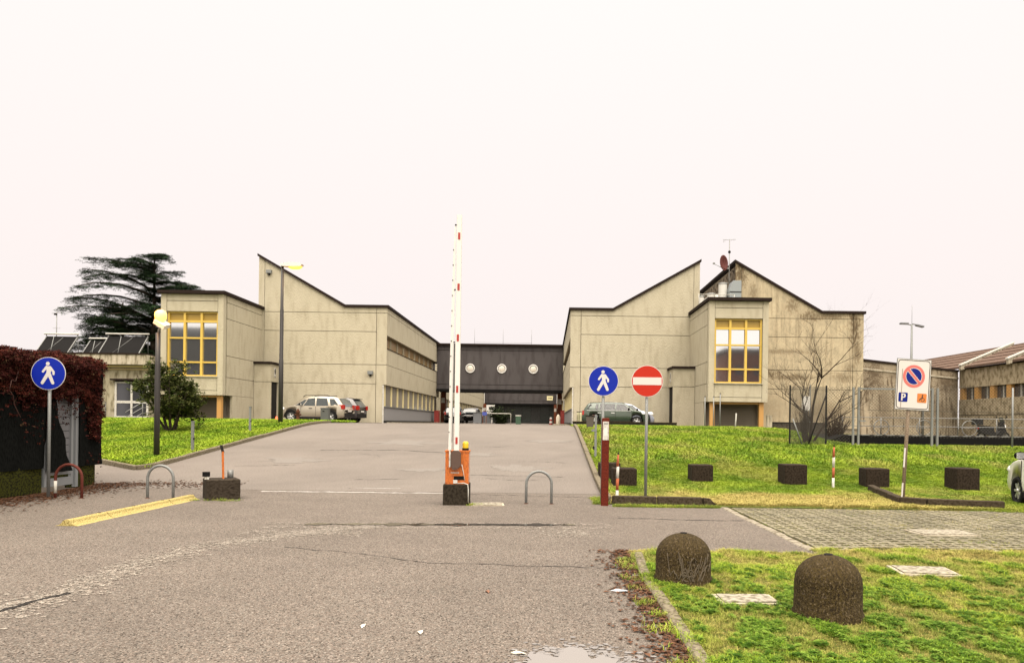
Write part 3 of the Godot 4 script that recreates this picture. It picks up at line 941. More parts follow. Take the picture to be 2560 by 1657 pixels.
	# roof plant between the two right-hand blocks
	duct_set()
	low_house()
	service_yard()

func bridge(label: String, d: float, y0: float, ports: bool) -> void:
	var b := thing("link_bridge", label, "bridge", W(-4.66, y0, d))
	var hw := 6.0
	var top := 8.95 - y0
	boxpart("body", Vector3(0, top * 0.5, -2.2), Vector3(hw * 2, top - 0.3, 3.6), M.charcoal, b)
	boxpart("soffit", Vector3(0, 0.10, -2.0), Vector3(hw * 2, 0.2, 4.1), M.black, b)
	for r in [[0.2, 0.62], [0.66, top - 0.58], [top - 0.54, top - 0.1]]:
		for k in 2:
			boxpart("panel", Vector3((k - 0.5) * hw, (r[0] + r[1]) * 0.5, -0.3), Vector3(hw - 0.02, r[1] - r[0], 0.2), M.charcoal, b)
	boxpart("coping", Vector3(0, top - 0.02, -2.0), Vector3(hw * 2, 0.16, 4.2), M.coping, b)
	if ports:
		for x in [-7.5, -4.5, -1.5]:
			var w := part("porthole", b)
			var xf := Transform3D(Basis(Vector3.RIGHT, PI / 2), Vector3(x + 4.66, 6.68 - y0, -0.21))
			var g := Geo.new(true)
			g.lathe([Vector2(0.34, 0.0), Vector2(0.34, 0.06), Vector2(0.36, 0.09), Vector2(0.42, 0.09), Vector2(0.45, 0.05), Vector2(0.45, 0.0)], 36, xf)
			obj("frame", g, M.white, w)
			g = Geo.new(true)
			g.lathe([Vector2(0.345, 0.0), Vector2(0.345, 0.05), Vector2(0.31, 0.05)], 36, xf)
			obj("gasket", g, M.dark, w)
			g = Geo.new(true)
			g.lathe([Vector2(0.31, 0.035), Vector2(0.2, 0.075), Vector2(0.0, 0.09)], 36, xf)
			obj("dome", g, mat(0.50, 0.46, 0.40, 0.15), w)
		var rods := thing("lightning_rods", "thin lightning rods on the porthole bridge roof", "lightning rod", W(-4.66, 9.0, 73.0))
		for x in [-7.2, -4.45, -1.72]:
			tubepart("rod", [Vector3(x + 4.66, 0, 0), Vector3(x + 4.66, 1.55, 0)], 0.014, M.steel, rods, 6)
		tubepart("cable", [Vector3(-2.54, 0.24, 0), Vector3(2.94, 0.24, 0)], 0.012, M.steel, rods, 6)
	else:
		boxpart("notice", Vector3(4.86, 5.7 - y0, -0.18), Vector3(1.0, 0.72, 0.04), mat(0.62, 0.56, 0.33, 0.6), b)
		boxpart("lettering", Vector3(4.86, 5.7 - y0, -0.155), Vector3(0.7, 0.08, 0.01), M.dark, b)

func duct_set() -> void:
	var roofy := 9.06
	var ins := mat(0.46, 0.445, 0.415, 0.5)
	for q in [[11.05, 48.6, 0.27, 1.62, "tall white ventilation duct on the stair wing roof"], [10.38, 48.9, 0.26, 1.0, "medium white ventilation duct with steel cap"], [9.78, 49.0, 0.17, 0.85, "slim white ventilation duct with square grille"]]:
		var t := thing("roof_duct", q[4], "duct", W(q[0], roofy - 0.05, q[1]), 0.0, "white roof ducts")
		var g := Geo.new(true)
		g.lathe([Vector2(q[2], 0), Vector2(q[2], q[3])], 24)
		obj("pipe", g, ins, t)
		g = Geo.new(true)
		g.lathe([Vector2(q[2] + 0.03, q[3] - 0.02), Vector2(q[2] + 0.03, q[3] + 0.05), Vector2(0.0, q[3] + 0.09)], 24)
		obj("cap", g, M.steel, t)
		g = Geo.new(true)
		g.lathe([Vector2(q[2], q[3] * 0.35), Vector2(q[2] + 0.015, q[3] * 0.35 + 0.02), Vector2(q[2], q[3] * 0.35 + 0.04)], 24)
		obj("band", g, M.galv, t)
	var big := thing("insulated_pipe", "large white insulated pipe along the stained block's inner wall", "pipe", W(11.5, 10.35, 52.0))
	var g2 := Geo.new(true)
	g2.tube([Vector3(-0.2, 0.1, -26), Vector3(-0.1, 0.1, -12), Vector3(0, 0.05, -2), Vector3(0.1, -0.1, -0.6), Vector3(0.1, -0.7, 0.0), Vector3(0.1, -1.4, 0.1)], 0.42, 18)
	obj("pipe", g2, ins, big)
	for k in 5:
		boxpart("bracket", Vector3(0.45, -0.1, -2.5 - k * 4.0), Vector3(0.5, 0.12, 0.1), M.galv, big)
	var unit := thing("ventilation_unit", "grey metal ventilation cowl beside the white roof ducts", "vent", W(11.75, roofy - 0.05, 48.4))
	var vg := Geo.new()
	vg.prism(PackedVector2Array([Vector2(-0.42, 0), Vector2(0.32, 0), Vector2(0.32, 1.72), Vector2(-0.18, 1.72), Vector2(-0.42, 1.1)]), Vector3(0, 0, -0.5), Vector3.RIGHT, Vector3.UP, 1.0)
	obj("casing", vg, mat(0.20, 0.22, 0.225, 0.5, 0.3), unit)
	boxpart("seam", Vector3(-0.04, 1.0, 0.51), Vector3(0.72, 0.05, 0.03), M.dark, unit)
	var rail := thing("roof_railing", "thin pale railing round the roof ducts", "railing", W(10.4, roofy - 0.05, 47.4))
	for x in [-1.1, 0.0, 1.1]:
		tubepart("post", [Vector3(x, 0, 0), Vector3(x, 0.75, 0)], 0.02, M.offwhite, rail, 6)
	tubepart("bar", [Vector3(-1.1, 0.73, 0), Vector3(1.1, 0.73, 0)], 0.02, M.offwhite, rail, 6)
	var mast := thing("aerial_mast", "steel aerial mast above the stained gable", "aerial", W(11.85, 10.6, 50.3))
	tubepart("pole", [Vector3(0, -1.6, 0), Vector3(0, 3.3, 0)], 0.03, M.steel, mast, 8)
	tubepart("bracket", [Vector3(0, 1.28, 0), Vector3(0.06, 1.2, 0), Vector3(0.6, 1.2, -0.1)], 0.022, M.dark, mast, 6)
	tubepart("crossbar", [Vector3(-0.42, 3.25, 0), Vector3(0.42, 3.3, 0)], 0.012, M.steel, mast, 6)
	for x in [-0.4, -0.3, -0.2, 0.15, 0.3]:
		tubepart("element", [Vector3(x - 0.03, 3.08 if x < -0.25 else 3.2, 0.1), Vector3(x, 3.34, -0.1)], 0.01, M.steel, mast, 5)
	var bg := Geo.new(true)
	bg.lathe([Vector2(0, 2.35), Vector2(0.09, 2.42), Vector2(0.09, 2.5), Vector2(0, 2.6)], 12)
	obj("amplifier", bg, M.dark, mast)
	var dish := thing("satellite_dish", "brick-red satellite dish clamped to the aerial mast", "satellite dish", W(11.55, 12.35, 50.2))
	var dg := Geo.new(true)
	var dx := Transform3D(Basis(Vector3.UP, 0.28) * Basis(Vector3.BACK, PI / 2 + 0.22), Vector3(0.05, 0, 0))
	dg.lathe([Vector2(0, -0.01), Vector2(0.3, 0.05), Vector2(0.5, 0.14), Vector2(0.51, 0.15), Vector2(0.5, 0.155), Vector2(0.3, 0.07), Vector2(0, 0.01)], 28, dx)
	obj("reflector", dg, mat(0.17, 0.05, 0.045, 0.6), dish)
	tubepart("feed_arm", [Vector3(-0.02, -0.45, 0), Vector3(-0.75, -0.12, 0.1)], 0.018, M.steel, dish, 6)
	boxpart("feed_horn", Vector3(-0.76, -0.1, 0.1), Vector3(0.14, 0.1, 0.1), M.steel, dish)
	boxpart("clamp", Vector3(0.16, -0.38, -0.05), Vector3(0.24, 0.1, 0.1), M.steel, dish)

func low_house() -> void:
	var d := 43.0
	var b := thing("low_annex", "low flat-roofed annex with glazed double door behind the red creeper", "building", W(-27.5, 1.45, d))
	var wall := tri_tex(mat(0.36, 0.33, 0.245, 0.9), Vector3(0.4, 0.15, 0.4), M.bare_concrete.albedo_texture)
	boxpart("wall", Vector3(0.0, 1.45, -4.0), Vector3(9.9, 3.5, 8.0), wall, b)
	boxpart("fascia", Vector3(0, 3.38, -3.6), Vector3(9.9, 0.56, 8.4), M.bare_concrete, b)
	boxpart("roof_edge", Vector3(0, 3.70, -3.6), Vector3(9.9, 0.08, 8.5), M.coping, b)
	boxpart("gutter", Vector3(0, 3.02, 0.12), Vector3(9.9, 0.1, 0.16), mat(0.50, 0.40, 0.20, 0.6), b)
	boxpart("gutter", Vector3(0, 2.86, 0.07), Vector3(9.9, 0.06, 0.1), mat(0.36, 0.27, 0.13, 0.6), b)
	var dr := part("double_door", b)
	var x0 := 3.0
	boxpart("opening", Vector3(x0 + 0.9, 1.15, 0.0), Vector3(1.9, 2.3, 0.03), M.soot, dr)
	for x in [x0, x0 + 0.9, x0 + 1.8]:
		boxpart("stile", Vector3(x, 1.1, 0.035), Vector3(0.11, 2.1, 0.06), M.offwhite, dr)
	for y in [0.12, 1.02, 2.12]:
		for k in 2:
			boxpart("rail", Vector3(x0 + 0.45 + k * 0.9, y, 0.03), Vector3(0.79, 0.2 if y < 1.0 else (0.14 if y < 2 else 0.07), 0.05), M.offwhite, dr)
	for k in 2:
		for y in [[0.22, 0.95], [1.09, 2.08]]:
			boxpart("pane", Vector3(x0 + 0.45 + k * 0.9, (y[0] + y[1]) * 0.5, 0.022), Vector3(0.79, y[1] - y[0], 0.02), M.glass, dr)
	boxpart("door_canopy", Vector3(x0 + 0.9, 2.28, 0.16), Vector3(2.2, 0.09, 0.32), M.coping, b)
	# white drainpipes
	tubepart("drainpipe", [Vector3(0.6, 2.62, 0.1), Vector3(1.75, 2.6, 0.1), Vector3(1.85, 2.5, 0.1), Vector3(1.85, 0.0, 0.1)], 0.06, M.white, b)
	tubepart("drainpipe", [Vector3(0.6, 2.78, 0.14), Vector3(2.1, 2.76, 0.14), Vector3(2.2, 2.66, 0.14), Vector3(2.2, 0.2, 0.14)], 0.07, M.white, b)
	boxpart("vent_panel", Vector3(1.15, 1.7, 0.02), Vector3(0.9, 1.6, 0.05), mat(0.10, 0.085, 0.07, 0.8), b)
	boxpart("landing", Vector3(x0 + 0.7, -0.06, 0.75), Vector3(2.9, 0.22, 1.5), M.dark, b)
	for s in [[-0.75, 0.0], [2.15, 0.4]]:
		var r := part("handrail", b)
		for y in [0.45, 0.75, 1.05]:
			tubepart("bar", [Vector3(x0 + s[0] + 0.25, y - 0.05, 0.15), Vector3(x0 + s[0], y - 0.05, 1.2), Vector3(x0 + s[0] - 0.45, y - 0.62, 2.1)], 0.022, M.steel, r, 6)
		for z in [[0.25, 0.15, 1.0], [0.0, 1.2, 1.0]]:
			tubepart("post", [Vector3(x0 + s[0] + z[0], -0.05, z[1]), Vector3(x0 + s[0] + z[0], z[2], z[1])], 0.022, M.steel, r, 6)
	# solar collectors on the roof
	var names := ["dark solar collector on the annex roof, outermost over the creeper", "dark solar collector on the annex roof, middle of three", "dark solar collector on the annex roof, beside the cedar trunks"]
	for k in 3:
		var t := thing("solar_collector", names[k], "solar panel", W([-29.6, -27.7, -25.6][k], 5.15, 45.0 + [0.0, 0.9, 0.0][k]), 0.0, "solar collectors on the annex roof")
		var w: float = [1.9, 1.4, 2.4][k]
		var hh: float = [1.35, 1.2, 1.4][k]
		var tilt := Basis(Vector3.RIGHT, -0.75)
		boxpart("absorber", Vector3(0, hh * 0.5, -0.6), Vector3(w, hh * 1.25, 0.06), M.black, t, tilt)
		for x in [-w * 0.5, w * 0.5]:
			boxpart("rail", Vector3(x, hh * 0.5, -0.58), Vector3(0.05, hh * 1.28, 0.09), M.steel, t, tilt)
			tubepart("strut", [Vector3(x, 0, -1.2), Vector3(x, hh + 0.1, -1.1)], 0.025, M.galv, t, 6)
		tubepart("strut", [Vector3(0.1, 0, 0.2), Vector3(0.1, hh * 0.9, -0.2)], 0.02, M.galv, t, 6)
		tubepart("header_pipe", [Vector3(-w * 0.55, hh + 0.1, -1.05), Vector3(w * 0.55, hh + 0.1, -1.05)], 0.05, M.offwhite, t, 8)
		tubepart("strut", [Vector3(-w * 0.2, 0, 0.25), Vector3(w * 0.3, hh * 0.85, -0.3)], 0.012, M.steel, t, 6)
	var an := thing("aerial", "thin aerial standing behind the solar collectors", "aerial", W(-30.2, 4.9, 46.5))
	tubepart("pole", [Vector3.ZERO, Vector3(0, 3.1, 0)], 0.025, M.steel, an, 6)
	tubepart("crossbar", [Vector3(-0.3, 3.0, 0), Vector3(0.3, 3.05, 0)], 0.012, M.steel, an, 6)
	tubepart("crossbar", [Vector3(-0.22, 2.1, 0), Vector3(0.22, 2.1, 0)], 0.01, M.steel, an, 6)
	boxpart("amplifier", Vector3(-0.05, 2.95, 0.03), Vector3(0.16, 0.1, 0.08), M.dark, an)

# the yard behind the wire fence: stained walls, sheds with brown roofs
func service_yard() -> void:
	var st := stain_texture(81, [[0.1, 0.8, 0.12, 0.25, 0.9], [0.36, 0.85, 0.2, 0.12, 0.7], [0.62, 0.75, 0.08, 0.35, 0.9], [0.85, 0.8, 0.16, 0.2, 0.9], [0.75, 0.4, 0.15, 0.2, 0.6], [0.2, 0.4, 0.1, 0.4, 0.6], [0.5, 0.25, 0.4, 0.1, 0.4]], 0.75)
	var wm := mat(0.36, 0.312, 0.245, 0.92)
	wm.albedo_texture = st
	wm.uv1_scale = Vector3(1.0 / 14.3, -1.0 / 5.2, 1)
	wm.uv1_offset = Vector3(0, 1, 0)
	var a := Vector2(20.75, 50.3)
	var c := Vector2(31.8, 59.0)
	var yard := thing("stained_wall", "long dark-stained concrete wall joining the weathered block", "wall", W(a.x, 0.85, a.y))
	var ax := Vector3(c.x - a.x, 0, -(c.y - a.y)).normalized()
	var ln := a.distance_to(c)
	var out := ax.cross(Vector3.UP)
	var g := Geo.new()
	g.prism(rect(0, -0.2, ln, 5.15), -out * 0.25, ax, Vector3.UP, 0.25)
	obj("wall", g, wm, yard)
	g = Geo.new()
	g.prism(rect(0, 4.55, ln, 4.68), Vector3.ZERO, ax, Vector3.UP, 0.05)
	obj("band", g, M.bare_concrete, yard)
	g = Geo.new()
	g.prism(rect(0, 5.12, ln, 5.26), -out * 0.3, ax, Vector3.UP, 0.38)
	obj("coping", g, M.coping, yard)
	tubepart("drainpipe", [ax * 8.2 + out * 0.12, ax * 8.2 + out * 0.12 + Vector3(0, 4.4, 0)], 0.08, M.galv, yard)
	# shed with yellow strip windows, its long wall running towards the viewer
	var shed := thing("workshop_shed", "long weathered workshop with yellow strip windows and brown roofs", "building", W(31.9, 0.85, 59.0))
	var sm := tri_tex(mat(0.33, 0.28, 0.20, 0.9), Vector3(0.3, 0.2, 0.3), M.bare_concrete.albedo_texture)
	for r in [[-0.2, 1.35], [2.95, 2.98]]: pass
	boxpart("lower_wall", Vector3(0.3, 1.3, 12.0), Vector3(0.6, 3.3, 24.0), sm, shed)
	boxpart("upper_wall", Vector3(0.3, 4.55, 12.0), Vector3(0.6, 1.4, 24.0), sm, shed)
	boxpart("coping", Vector3(0.28, 5.30, 12.0), Vector3(0.7, 0.10, 24.0), M.coping, shed)
	boxpart("joint", Vector3(-0.003, 1.75, 12.0), Vector3(0.02, 0.04, 24.0), M.dark, shed)
	for k in 12:
		var w := part("window", shed)
		boxpart("frame", Vector3(0.2, 3.4, 1.0 + k * 2.0 - 0.75), Vector3(0.3, 0.9, 0.5), M.orange_post, w)
		boxpart("pane", Vector3(0.34, 3.4, 1.0 + k * 2.0 + 0.25), Vector3(0.06, 0.9, 1.5), M.glass, w)
		boxpart("mullion", Vector3(0.27, 3.4, 1.0 + k * 2.0 + 0.35), Vector3(0.08, 0.88, 0.08), M.offwhite, w)
	for k in 3:
		var dd: float = [0.6, 6.6, 12.6][k]
		var rf := part("roof", shed)
		g = Geo.new()
		var back: float = [16.0, 5.4, 5.4][k]
		g.prism(PackedVector2Array([Vector2(-0.3, 5.32), Vector2(3.6, 7.05), Vector2(3.6, 7.2), Vector2(-0.3, 5.47)]), Vector3(0, 0, dd - back), Vector3.RIGHT, Vector3.UP, back)
		obj("tiles", g, M.roof_tile, rf)
		for q in 5:
			g = Geo.new()
			var t0: float = 0.25 + q * 0.75
			g.prism(PackedVector2Array([Vector2(t0, 5.61 + (t0) * 0.4436), Vector2(t0 + 0.1, 5.61 + (t0 + 0.1) * 0.4436), Vector2(t0 + 0.1, 5.655 + (t0 + 0.1) * 0.4436), Vector2(t0, 5.655 + t0 * 0.4436)]), Vector3(0, 0, dd - back + 0.1), Vector3.RIGHT, Vector3.UP, back - 0.2)
			obj("tile_row", g, M.roof_tile, rf)
		g = Geo.new()
		g.prism(PackedVector2Array([Vector2(-0.35, 5.2), Vector2(3.7, 6.2), Vector2(3.7, 7.3), Vector2(3.5, 7.3), Vector2(-0.35, 5.55)]), Vector3(0, 0, dd), Vector3.RIGHT, Vector3.UP, 0.25)
		obj("gable_wall", g, M.bare_concrete, rf)
		g = Geo.new()
		g.prism(PackedVector2Array([Vector2(-0.4, 5.54), Vector2(3.7, 7.32), Vector2(3.7, 7.42), Vector2(-0.4, 5.64)]), Vector3(0, 0, dd - 0.05), Vector3.RIGHT, Vector3.UP, 0.36)
		obj("flashing", g, M.offwhite, rf)
	# dark raised platform edge behind the lawn
	var pl := thing("platform", "long black platform edge with notched rim behind the wire fence", "platform", W(11.0, 0.0, 29.9))
	g = Geo.new()
	g.prism(PackedVector2Array([Vector2(0.0, 0.9), Vector2(1.1, 0.9), Vector2(1.1, 1.28), Vector2(1.0, 1.28)]), Vector3(-0.35, 0, -4.0), Vector3.RIGHT, Vector3.UP, 4.0)
	obj("ramp", g, M.black, pl)
	boxpart("edge", Vector3(9.5, 1.02, -2.0), Vector3(17.5, 0.5, 4.0), M.black, pl)
	boxpart("footing", Vector3(10.5, 0.72, 0.02), Vector3(20.0, 0.16, 0.3), tri_tex(mat(0.09, 0.065, 0.045, 0.95), Vector3.ONE, M.concrete.albedo_texture), pl)
	for k in 34:
		boxpart("rim_slat", Vector3(1.0 + k * 0.5, 1.285, -0.05), Vector3(0.30, 0.035, 0.16), M.steel, pl, Basis(Vector3.BACK, 0.05))

# ---------- things at the entrance ----------
func walker(parent: Node, r: float, z: float) -> void:
	# the white walking figure of a footpath sign
	var k := r / 125.0
	var f := part("walking_figure", parent)
	var pts := func(a: Array) -> PackedVector2Array:
		var p := PackedVector2Array()
		for q in a: p.append(Vector2(q[0], -q[1]) * k)
		return p
	plate("head", disc(14 * k, 18, -4 * k, 75 * k), Vector3(0, 0, z), 0.003, M.sign_white, f)
	plate("torso", pts.call([[-16, -55], [12, -57], [24, -40], [18, -10], [14, 10], [-14, 12], [-12, -20]]), Vector3(0, 0, z), 0.004, M.sign_white, f)
	plate("arm", capsule2(Vector2(-12, 50) * k, Vector2(-38, 14) * k, 9 * k, 8 * k), Vector3(0, 0, z), 0.0034, M.sign_white, f)
	plate("arm", capsule2(Vector2(12, 48) * k, Vector2(38, 12) * k, 9 * k, 8 * k), Vector3(0, 0, z), 0.0038, M.sign_white, f)
	plate("arm", capsule2(Vector2(38, 14) * k, Vector2(38, -4) * k, 8 * k, 8 * k), Vector3(0, 0, z), 0.0042, M.sign_white, f)
	plate("leg", capsule2(Vector2(-4, -4) * k, Vector2(-42, -72) * k, 13 * k, 11 * k), Vector3(0, 0, z), 0.0046, M.sign_white, f)
	plate("leg", capsule2(Vector2(6, -4) * k, Vector2(34, -72) * k, 13 * k, 11 * k), Vector3(0, 0, z), 0.005, M.sign_white, f)

func round_sign(called: String, label: String, x: float, d: float, ground_y: float, top: float, dia: float, kind: String, turn := 0.0) -> Node3D:
	var t := thing(called, label, "road sign", W(x, ground_y, d), turn, "round road signs")
	var cy := top - ground_y
	tubepart("pole", [Vector3(0, -0.2, 0), Vector3(0, cy + dia * 0.4, 0)], 0.03, M.galv, t, 12)
	var r := dia * 0.5
	var g := Geo.new()
	g.prism(disc(r, 48, 0, cy), Vector3(0, 0, 0.045), Vector3.RIGHT, Vector3.UP, 0.008)
	obj("rim", g, M.sign_white, t)
	for y in [-0.12, 0.12]:
		boxpart("clamp", Vector3(0, cy + y, 0.02), Vector3(0.12, 0.04, 0.055), M.galv, t)
	var face: Material = M.sign_blue if kind == "walk" else M.sign_red
	g = Geo.new()
	g.prism(disc(r * 0.965, 48, 0, cy), Vector3(0, 0, 0.05), Vector3.RIGHT, Vector3.UP, 0.006)
	obj("face", g, face, t)
	if kind == "walk":
		var n := part("emblem", t)
		n.position.y = cy
		walker(n, r, 0.0545)
	else:
		plate("bar", rect(-r * 0.9, cy - r * 0.24, r * 0.9, cy + r * 0.24), Vector3(0, 0, 0.054), 0.005, M.sign_white, t)
	return t

func hoop(label: String, x: float, d: float, w: float, h: float, red: bool) -> void:
	var t := thing("hoop_barrier", label, "hoop barrier", W(x, 0, d), 0.0, "tubular hoops in the asphalt")
	var pts := []
	var r := w * 0.5
	pts.append(Vector3(-r, -0.15, 0))
	for k in 17:
		var a := PI - PI * k / 16.0
		pts.append(Vector3(cos(a) * r, h - r + sin(a) * r, 0))
	pts.append(Vector3(r, -0.15, 0))
	var m: Material = tri_tex(mat(0.10, 0.025, 0.018, 0.7), Vector3(6, 3, 6), noise_tex(91, 0.03, [[0.2, 0.5, 0.5, 0.5], [0.5, 1, 1, 1], [0.75, 1, 1, 1], [1.0, 1.7, 2.2, 2.2]])) if red else M.galv
	tubepart("tube", pts, 0.027, m, t, 12)
	if red:
		tubepart("white_band", [Vector3(-r, 0.1, 0), Vector3(-r, 0.34, 0)], 0.0285, M.offwhite, t, 12)
	for s in [-1, 1]:
		var g := Geo.new(true)
		g.lathe([Vector2(0.045, -0.01), Vector2(0.045, 0.006), Vector2(0.028, 0.012)], 12, Transform3D(Basis.IDENTITY, Vector3(s * r, 0, 0)))
		obj("base_collar", g, M.rusty, t)

func barrier() -> void:
	var t := thing("barrier", "orange road barrier with white arm raised upright", "road barrier", W(-1.77, 0, 14.85), 0.06)
	var g := Geo.new()
	g.cbox(Vector3(0, 0.19, 0), Vector3(0.50, 0.42, 0.62), 0.015)
	obj("concrete_base", g, tri_tex(mat(0.030, 0.024, 0.017, 0.95), Vector3(1.5, 1.2, 1.5), M.concrete.albedo_texture, M.concrete.normal_texture, 0.6), t)
	g = Geo.new()
	g.cbox(Vector3(0.01, 0.71, 0.02), Vector3(0.45, 0.62, 0.46), 0.012)
	obj("cabinet", g, M.orange, t)
	boxpart("cabinet_lid", Vector3(0.01, 1.03, 0.02), Vector3(0.47, 0.03, 0.48), M.orange, t)
	boxpart("side_reflector", Vector3(0.237, 0.72, 0.16), Vector3(0.006, 0.56, 0.10), M.sign_white, t)
	boxpart("name_strip", Vector3(-0.03, 0.62, 0.253), Vector3(0.16, 0.018, 0.004), M.offwhite, t)
	boxpart("vent", Vector3(0.05, 0.52, 0.256), Vector3(0.20, 0.07, 0.012), M.black, t)
	boxpart("label", Vector3(-0.02, 0.45, 0.256), Vector3(0.08, 0.07, 0.01), M.sign_white, t)
	var tx := TextMesh.new()
	tx.text = "WEST"
	tx.font_size = 16
	tx.pixel_size = 0.0024
	tx.depth = 0.004
	var sf := SystemFont.new()
	sf.font_names = PackedStringArray(["Droid Sans"])
	sf.font_weight = 700
	tx.font = sf
	var lt := obj("lettering", tx, M.offwhite, t)
	lt.position = Vector3(-0.03, 0.69, 0.254)
	tubepart("cable", [Vector3(0.10, 0.78, 0.262), Vector3(0.14, 0.6, 0.262), Vector3(0.16, 0.47, 0.262)], 0.007, M.offwhite, t, 6)
	tubepart("cable", [Vector3(0.02, 0.415, 0.27), Vector3(0.14, 0.425, 0.29), Vector3(0.22, 0.40, 0.31), Vector3(0.235, 0.30, 0.325), Vector3(0.235, 0.05, 0.325)], 0.010, M.offwhite, t, 6)
	# pivot clamp, dark brown, octagonal
	var pv := part("pivot_clamp", t)
	g = Geo.new()
	g.prism(PackedVector2Array([Vector2(-0.07, -0.17), Vector2(0.05, -0.17), Vector2(0.095, -0.12), Vector2(0.095, 0.12), Vector2(0.05, 0.17), Vector2(-0.05, 0.17), Vector2(-0.09, 0.12), Vector2(-0.09, -0.10)]), Vector3(-0.01, 0.88, 0.255), Vector3.RIGHT, Vector3.UP, 0.14)
	obj("housing", g, mat(0.055, 0.028, 0.018, 0.6), pv)
	boxpart("side_plate", Vector3(-0.125, 0.90, 0.30), Vector3(0.03, 0.34, 0.11), M.offwhite, pv)
	# warning lamp
	var lamp := part("beacon", t)
	g = Geo.new(true)
	g.lathe([Vector2(0.065, 1.045), Vector2(0.065, 1.085), Vector2(0.06, 1.09), Vector2(0.0, 1.09)], 20, Transform3D(Basis.IDENTITY, Vector3(0.16, 0, 0.10)))
	obj("socket", g, M.black, lamp)
	g = Geo.new(true)
	g.lathe([Vector2(0.058, 1.09), Vector2(0.060, 1.17), Vector2(0.052, 1.205), Vector2(0.03, 1.22), Vector2(0.0, 1.222)], 20, Transform3D(Basis.IDENTITY, Vector3(0.16, 0, 0.10)))
	obj("lens", g, mat(0.50, 0.34, 0.01, 0.3), lamp)
	# arm
	var arm := part("arm", t)
	g = Geo.new()
	g.prism(rrect(-0.05, -0.03, 0.05, 0.03, 0.02), Vector3(0.0, 1.03, 0.33), Vector3.RIGHT, Vector3.FORWARD, 4.52)
	obj("boom", g, M.white, arm)
	var refl := mat(0.26, 0.012, 0.006, 0.4)
	for y in [1.25, 2.2, 3.15, 4.12, 5.48]:
		pass
	for y in [1.22, 2.20, 3.18, 4.15, 5.12]:
		boxpart("reflector", Vector3(0.0, y + 0.02, 0.362), Vector3(0.042, 0.13, 0.008), refl, arm)
	# folded skirt hanging beside the arm
	g = Geo.new()
	g.prism(PackedVector2Array([Vector2(-0.155, 1.05), Vector2(-0.100, 1.05), Vector2(-0.075, 3.2), Vector2(-0.062, 5.35), Vector2(-0.085, 5.35), Vector2(-0.112, 4.75), Vector2(-0.150, 2.6)]), Vector3(0, 0, 0.30), Vector3.RIGHT, Vector3.UP, 0.025)
	obj("skirt_bar", g, M.white, arm)
	g = Geo.new()
	g.prism(PackedVector2Array([Vector2(-0.095, 1.2), Vector2(-0.080, 1.2), Vector2(-0.066, 3.1), Vector2(-0.078, 3.1)]), Vector3(0, 0, 0.332), Vector3.RIGHT, Vector3.UP, 0.012)
	obj("link_bar", g, M.steel, arm)
	for y in [5.36, 4.12, 3.12]:
		boxpart("hinge", Vector3(-0.06, y, 0.325), Vector3(0.05, 0.02, 0.02), M.dark, arm)
	for k in 13:
		var y := 1.4 + k * 0.29
		boxpart("bolt", Vector3(-0.147 + 0.0115 * (y - 1.4) , y, 0.328), Vector3(0.018, 0.018, 0.012), M.dark, arm)
	# concrete block with the arm's rest post
	var s := thing("rest_block", "concrete block carrying an orange arm-rest post, at the end of the yellow ramp", "concrete block", W(-6.55, 0, 15.25), 0.55)
	g = Geo.new()
	g.cbox(Vector3(0, 0.18, 0), Vector3(0.62, 0.44, 0.62), 0.02)
	obj("block", g, tri_tex(mat(0.040, 0.031, 0.023, 0.95), Vector3(1.5, 1.5, 1.5), M.concrete.albedo_texture), s)
	boxpart("post", Vector3(0.02, 0.66, 0.02), Vector3(0.035, 0.56, 0.06), M.orange, s, Basis(Vector3.BACK, 0.03))
	boxpart("post_tip", Vector3(0.0, 0.99, 0.02), Vector3(0.045, 0.16, 0.05), M.dark, s, Basis(Vector3.BACK, 0.25))
	tubepart("pipe_socket", [Vector3(0.18, 0.38, -0.1), Vector3(0.18, 0.56, -0.1)], 0.06, M.steel, s)
	boxpart("sensor", Vector3(-0.30, 0.50, 0.12), Vector3(0.13, 0.09, 0.09), M.black, s)
	boxpart("sensor_foot", Vector3(-0.29, 0.43, 0.12), Vector3(0.08, 0.06, 0.07), M.offwhite, s)

func wedge() -> void:
	var t := thing("rubber_kerb", "long yellow rubber lane divider on the asphalt", "lane divider", W(-7.05, 0, 11.1))
	for k in 8:
		var g := Geo.new()
		var prof := PackedVector2Array([Vector2(-0.17, 0.0), Vector2(-0.11, 0.012), Vector2(-0.07, 0.04), Vector2(-0.05, 0.075), Vector2(-0.02, 0.090), Vector2(0.0, 0.083), Vector2(0.02, 0.090), Vector2(0.05, 0.075), Vector2(0.07, 0.04), Vector2(0.11, 0.012), Vector2(0.17, 0.0)])
		g.prism(prof, Vector3(rnd(-0.012, 0.012), 0.001, -(k + 1) * 0.495), Vector3.RIGHT, Vector3.UP, 0.482)
		obj("segment", g, M.rubber_yellow, t)
		if k in [1, 3, 5]:
			boxpart("chip", Vector3(-0.03, 0.092, -(k + 1) * 0.495 + 0.1), Vector3(0.05, 0.006, 0.03), M.soot, t)

